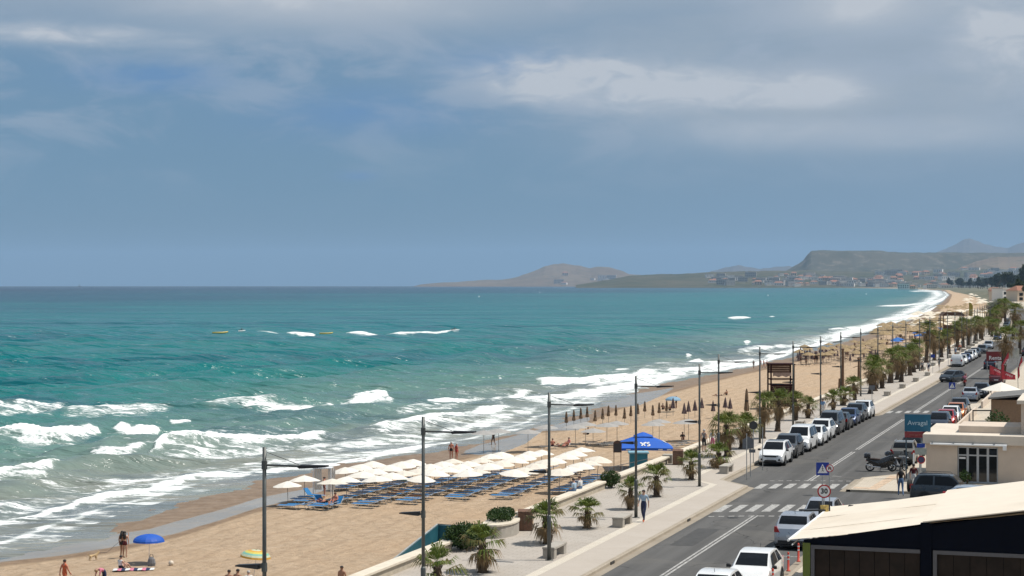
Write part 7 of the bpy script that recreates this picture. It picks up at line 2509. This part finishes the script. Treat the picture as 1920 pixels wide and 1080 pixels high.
# towel, bag, dog, ball
p = on_sand(236, 1070)
mb = MB()
for i in range(10):
    for j in range(4):
        f = lambda a, b: (-1.0 + a * 0.24, -0.45 + b * 0.24, 0.02 + 0.02 * math.sin(a * 2.1 + b))
        mb.cur = i % 3
        mb.quad(f(i, j), f(i + 1, j), f(i + 1, j + 1), f(i, j + 1))
tag(mb.build('towel', [CLO['white'], CLO['pink'], CLO['navy']], None, (p[0] + 0.3, p[1], p[2] + 0.08), R(25)), 'patterned beach towel under the person in the white bikini top', 'towel')
p = on_sand(284, 1062)
e = empty('beach_bag', p, 0.3, 'dark grey beach bag standing below the blue umbrella', 'bag')
MB().loft([[(w * math.cos(k * math.pi / 5), 0.6 * w * math.sin(k * math.pi / 5), z) for k in range(10)] for w, z in ((0.22, 0.0), (0.26, 0.2), (0.20, 0.45), (0.09, 0.58))]).build('body', CLO['grey'], e)
MB().tube([(-0.12, 0, 0.5), (-0.08, 0, 0.72), (0.08, 0, 0.72), (0.12, 0, 0.5)], 0.02, 5).build('handle', CLO['black'], e)
p = on_sand(175, 1051)
dg_ = empty('dog', (p[0], p[1], p[2]), R(60), 'small sandy coloured dog on a leash near the water', 'dog')
vs_ = {'hip': (-.22, 0, .30), 'mid': (0, 0, .31), 'sho': (.18, 0, .33), 'nek': (.27, 0, .42), 'hed': (.34, 0, .50), 'muz': (.45, 0, .47), 'tl1': (-.30, 0, .36), 'tl2': (-.40, 0, .48)}
for s, y in (('l', .07), ('r', -.07)):
    vs_.update({'fe' + s: (.18, y, .20), 'fw' + s: (.20, y, .09), 'fp' + s: (.22, y, .02), 'hk' + s: (-.18, y, .22), 'hh' + s: (-.26, y, .12), 'hp' + s: (-.23, y, .02), 'er' + s: (.33, y * .7, .58)})
nm = list(vs_)
eds = [('hip', 'mid'), ('mid', 'sho'), ('sho', 'nek'), ('nek', 'hed'), ('hed', 'muz'), ('hip', 'tl1'), ('tl1', 'tl2')]
for s in 'lr':
    eds += [('sho', 'fe' + s), ('fe' + s, 'fw' + s), ('fw' + s, 'fp' + s), ('hip', 'hk' + s), ('hk' + s, 'hh' + s), ('hh' + s, 'hp' + s), ('hed', 'er' + s)]
rr = {'hip': .085, 'mid': .080, 'sho': .10, 'nek': .06, 'hed': .06, 'muz': .026, 'tl1': .02, 'tl2': .012, 'fe': .035, 'fw': .022, 'fp': .024, 'hk': .045, 'hh': .022, 'hp': .024, 'er': .018}
me = bpy.data.meshes.new('dog_frame')
me.from_pydata([vs_[k] for k in nm], [(nm.index(a), nm.index(b)) for a, b in eds], [])
o = link('dog_frame', me)
o.modifiers.new('skin', 'SKIN')
for i, k in enumerate(nm):
    r_ = rr.get(k, rr.get(k[:2]))
    me.skin_vertices[0].data[i].radius = (r_, r_)
    me.skin_vertices[0].data[i].use_root = k == 'mid'
s_ = o.modifiers.new('sub', 'SUBSURF'); s_.levels = s_.render_levels = 1
bmesh_out = bpy.data.meshes.new_from_object(o.evaluated_get(bpy.context.evaluated_depsgraph_get()))
bpy.data.objects.remove(o)
bmesh_out.materials.clear()
bmesh_out.materials.append(M('dog_fur', (0.50, 0.36, 0.20), 0.9, 0.2, 8.0))
link('body', bmesh_out, dg_)
p2 = on_sand(226, 1040)
e = MB().tube([(p[0] + 0.1, p[1] + 0.15, p[2] + 0.45), ((p[0] + p2[0]) / 2, (p[1] + p2[1]) / 2, p[2] + 0.35), (p2[0], p2[1], p2[2] + 0.9)], 0.012, 4).build('dog_leash', CLO['black'])
tag(e, 'dark leash running from the dog to the standing pair', 'leash')
p = on_sand(321, 1061)
mb = MB(); mb.smooth = True
mb.lathe([(0.02, 0.0), (0.12, 0.04), (0.17, 0.16), (0.12, 0.29), (0.02, 0.33)], 12)
tag(mb.build('beach_ball', M('ball_pale', (0.66, 0.57, 0.46), 0.5), None, p), 'pale round beach ball on the near sand', 'ball')
for k, s in enumerate(SKI):
    person('ride', (s[0], s[1], s[2] + 0.25), YAW + R(-90), ['rider on the white jet ski beside the inflatable', 'rider on the jet ski throwing spray'][k], 'tan', 'black', 'black', 'black', 'dark', False, 1, 1, 1.0)

# ------------------------------------------------------------------ the far beach
rf_ = random.Random(77)
TH = build_parasol(m_thatch, 1.45, 2.5, 0.62, 'thatched_parasol')
TW = build_parasol(M('canvas_cream', (0.74, 0.66, 0.53), 0.9, 0.05, trans=0.1), 1.5, 2.4, 0.5)
TB = build_parasol(M('canvas_blue', (0.02, 0.12, 0.38), 0.8, 0.06), 1.5, 2.4, 0.5)
LD2 = build_lounger(M('sling_brown', (0.075, 0.055, 0.05), 0.8, 0.3), m_lframed)


def strip(kind, n, x0, x1, y0, y1, label, group, sc=1.0, slope=0.0, jig=True):
    k0 = 0
    for i in range(n):
        px = rf_.uniform(x0, x1)
        f = (px - x0) / max(1, x1 - x0)
        py = rf_.uniform(y0, y1) + slope * f
        p = on_sand(px, py)
        if p[0] > WALL_X + sh(p[1]) - 2.5 or p[0] < shore_x(p[1]) + 3:
            continue
        k0 += 1
        kind.put((p[0], p[1], p[2] + 0.02), rf_.uniform(-0.3, 0.3), sc * rf_.uniform(0.9, 1.1), label % ordw(k0), group)


strip(LD2, 66, 1492, 1665, 664, 688, '%s of the dark loungers massed on the sand beyond the tower', 'dark loungers beyond the tower', 1.0, -8)
strip(TH, 60, 1494, 1662, 662, 687, '%s thatched parasol over the dark loungers beyond the tower', 'thatched parasols beyond the tower', 1.0, -12)
strip(CLP, 44, 1494, 1650, 666, 687, '%s closed parasol among the dark loungers beyond the tower', 'closed parasols beyond the tower', 1.0)
strip(LNG, 22, 1675, 1722, 648, 658, '%s of the far blue loungers below the thatched row', 'far blue loungers', 1.0, -6)
strip(TH, 40, 1640, 1770, 628, 652, '%s large thatched parasol of the row by the far water', 'large far thatched parasols', 1.7, -16)
strip(TB, 9, 1680, 1770, 640, 655, '%s of the far blue parasols behind the palms', 'far blue parasols', 1.2, -14)
strip(LD2, 32, 1640, 1780, 640, 664, '%s of the far brown loungers behind the palms', 'far brown loungers', 1.0, -20)
strip(TW, 130, 1705, 1860, 598, 632, '%s of the cream parasols crowding the far beach', 'far cream parasols', 1.5, -12)
strip(LD2, 48, 1705, 1860, 600, 638, '%s of the loungers crowding the far beach', 'far crowded loungers', 1.2, -12)
strip(TH, 40, 1760, 1880, 582, 606, '%s thatched parasol of the most distant cluster', 'most distant thatched parasols', 1.6, -8)
strip(TW, 44, 1810, 1900, 556, 582, '%s cream parasol of the most distant cluster', 'most distant cream parasols', 2.2, -6)
simple = person('stand', (0, 0, -50), 0, 'distant bather', 'dark', bare=True, bottom='black', shoes=None)
flush_people()
SP = Kind(simple)
strip(SP, 80, 1500, 1880, 672, 692, '%s of the distant bathers among the parasols', 'distant bathers', 1.0, -86)
if not SP.used:
    bpy.data.objects.remove(simple)
# a second lifeguard tower and beach bar far off
m_bar = M('bar_wood', (0.10, 0.055, 0.035), 0.85, 0.2)
p = on_sand(1832, 634)
e = empty('beach_bar', (WALL_X + sh(p[1]) - 9, p[1], p[2]), R(18), 'dark wooden beach bar hut far along the promenade', 'beach bar')
for x in (-3, 3):
    for y in (-2, 2):
        MB().box(x - 0.12, x + 0.12, y - 0.12, y + 0.12, 0, 6.8).build('post', m_bar, e)
MB().prism([(-3.6, 6.8), (3.6, 6.8), (2.4, 7.9), (-2.4, 7.9)], 'y', -2.6, 2.6).build('roof', m_bar, e)
MB().box(-3, 3, -2.1, -1.9, 0, 4.0).build('counter', m_bar, e)
MB().box(-3, 3, -2.05, -1.95, 5.0, 5.2).build('rail', m_canvas, e)
for i, (px, py, h_) in enumerate(((1817, 604, 9.0),)):
    p = on_sand(px, py)
    e = empty('feather_flag', p, 0, 'tall yellow feather flag on the far beach', 'flag')
    MB().tube([(0, 0, 0), (0, 0, h_)], 0.05, 5).build('flag_pole', m_steel, e)
    MB().prism([(0, 1.0), (1.5, 1.6), (1.7, h_ - 1.5), (0.9, h_ - 0.2), (0, h_)], 'y', -0.03, 0.03).build('flag_cloth', M('flag_yellow', (0.42, 0.36, 0.06), 0.8, trans=0.3), e)

# ------------------------------------------------------------------ trees and houses across the bay
def build_tree(seed, h=9.0, r=4.0, mat=None):
    e = empty('tree', (0, 0, 0), 0, 'tree', 'tree')
    rnd = random.Random(seed)
    mb = MB()
    mb.tube([(0, 0, 0), (0.1, 0, h * 0.35), (0.2, 0.1, h * 0.6)], [0.35, 0.25, 0.12], 7)
    for k in range(5):
        a = k * 1.25 + rnd.random()
        mb.tube([(0.1, 0, h * 0.32), (r * 0.5 * math.cos(a), r * 0.5 * math.sin(a), h * 0.6), (r * 0.7 * math.cos(a), r * 0.7 * math.sin(a), h * 0.75)], [0.14, 0.08, 0.03], 5)
    mb.build('trunk', m_trunk, e)
    mb = MB()
    for k in range(9):
        a = rnd.uniform(0, 6.28)
        d = rnd.uniform(0, 0.6) * r
        leaf_cloud(mb, (d * math.cos(a), d * math.sin(a), h * rnd.uniform(0.5, 0.85)), r * 0.5, r * 0.5, h * 0.20, 150, 0.55, seed + k)
    mb.build('crown', mat or m_tree, e)
    return Kind(e)


m_tree = leaf_mat('tree_leaf', (0.020, 0.036, 0.012), (0.045, 0.062, 0.022), (0.060, 0.060, 0.026))
TR = [build_tree(3, 9, 4.2), build_tree(8, 11, 3.4), build_tree(14, 7.5, 4.6)]
nt = 0
for i in range(170):
    px = 1846 + 130 * rf_.random()
    t_ = rf_.uniform(950, 3400)
    a = D(px, t_)
    if a[0] < shore_x(a[1]) + 60 + (t_ - 1200) * 0.02 or a[0] < -10 + sh(a[1]):
        continue
    nt += 1
    TR[i % 3].put((a[0], a[1], -0.4), rf_.uniform(0, 6.28), rf_.uniform(1.2, 2.1), '%s tree of the dark wooded strip behind the far beach' % ordw(nt), 'trees behind the far beach')
for i in range(110):
    px = rf_.uniform(1770, 1935)
    t_ = rf_.uniform(3500, 8500)
    a = D(px, t_)
    if a[0] < shore_x(a[1]) + 120:
        continue
    nt += 1
    TR[i % 3].put((a[0], a[1], 0), rf_.uniform(0, 6.28), rf_.uniform(3.0, 5.0), '%s tree of the dark wooded strip behind the far beach' % ordw(nt), 'trees behind the far beach')


def build_house(wall, roof, w, d, h, gable, nwin):
    e = empty('house', (0, 0, 0), 0, 'house', 'house')
    MB().box(-w / 2, w / 2, -d / 2, d / 2, -6, h).build('wall', wall, e)
    if gable:
        MB().loft([[(-w / 2 - 0.6, -d / 2 - 0.6, h), (w / 2 + 0.6, -d / 2 - 0.6, h), (w / 2 + 0.6, d / 2 + 0.6, h), (-w / 2 - 0.6, d / 2 + 0.6, h)], [(-w * 0.3, -0.4, h + d * 0.25), (w * 0.3, -0.4, h + d * 0.25), (w * 0.3, 0.4, h + d * 0.25), (-w * 0.3, 0.4, h + d * 0.25)]]).build('roof', roof, e)
    else:
        MB().box(-w / 2 - 0.4, w / 2 + 0.4, -d / 2 - 0.4, d / 2 + 0.4, h + 0.01, h + 0.9).build('roof', roof, e)
    for k in range(nwin):
        x = -w / 2 + w * (k + 0.5) / nwin
        for z in ([h * 0.25, h * 0.65] if h > 7 else [h * 0.45]):
            MB().box(x - w / nwin * 0.25, x + w / nwin * 0.25, -d / 2 - 0.12, -d / 2 - 0.01, z - 1.1, z + 1.1).build('window', m_sglass, e)
    return Kind(e)


hw = [M('far_wall_white', (0.82, 0.78, 0.72), 0.9), M('far_wall_cream', (0.66, 0.53, 0.40), 0.9), M('far_wall_grey', (0.42, 0.40, 0.37), 0.9)]
hr = [M('far_roof_tile', (0.30, 0.14, 0.09), 0.9), M('far_roof_flat', (0.55, 0.51, 0.46), 0.9)]
HS = [build_house(hw[0], hr[1], 26, 14, 10, False, 5), build_house(hw[1], hr[0], 18, 14, 8, True, 3), build_house(hw[0], hr[0], 22, 12, 7, True, 4), build_house(hw[2], hr[1], 30, 15, 13, False, 6), build_house(hw[0], hr[1], 40, 16, 9, False, 7)]
dg = bpy.context.evaluated_depsgraph_get()
dg.update()
HZ = {o.name: o for o in C.objects if o.name.startswith(('coast_hill', 'table_mountain', 'headland_hill'))}
clusters = [(1440, 1560, 12900, 14500, 50, 'on the slope where the coast hill meets the water'), (1560, 1700, 12650, 13500, 60, 'of the white waterfront village below the table mountain'), (1330, 1450, 12900, 14500, 26, 'scattered along the low headland'),
            (1640, 1930, 12900, 15300, 80, 'scattered over the foothills below the table mountain'), (1690, 1930, 7600, 11800, 44, 'of the plain behind the end of the beach'), (1862, 1960, 1300, 3200, 14, 'among the trees behind the far beach'), (1000, 1200, 24300, 25500, 10, 'at the foot of the far brown headland')]
from mathutils.bvhtree import BVHTree
bv = {k: BVHTree.FromObject(o, dg) for k, o in HZ.items()}
for ci, (x0, x1, t0, t1, n, txt) in enumerate(clusters):
    for i in range(n):
        px, t_ = rf_.uniform(x0, x1), rf_.uniform(t0, t1)
        a = D(px, t_)
        zt_h = -1.0
        for b in bv.values():
            hit = b.ray_cast(Vector((a[0], a[1], 3000)), Vector((0, 0, -1)))
            if hit[0] is not None:
                zt_h = max(zt_h, hit[0].z)
        HS[rf_.randrange(5)].put((a[0], a[1], zt_h + 1.0), YAW + rf_.uniform(-0.6, 0.6), rf_.uniform(0.9, 1.8) * (2.6 if t_ > 20000 else 1.7 if t_ > 12000 else 1.3 if t_ > 5000 else 0.6), '%s house %s' % (ordw(i + 1), txt), 'houses ' + txt)
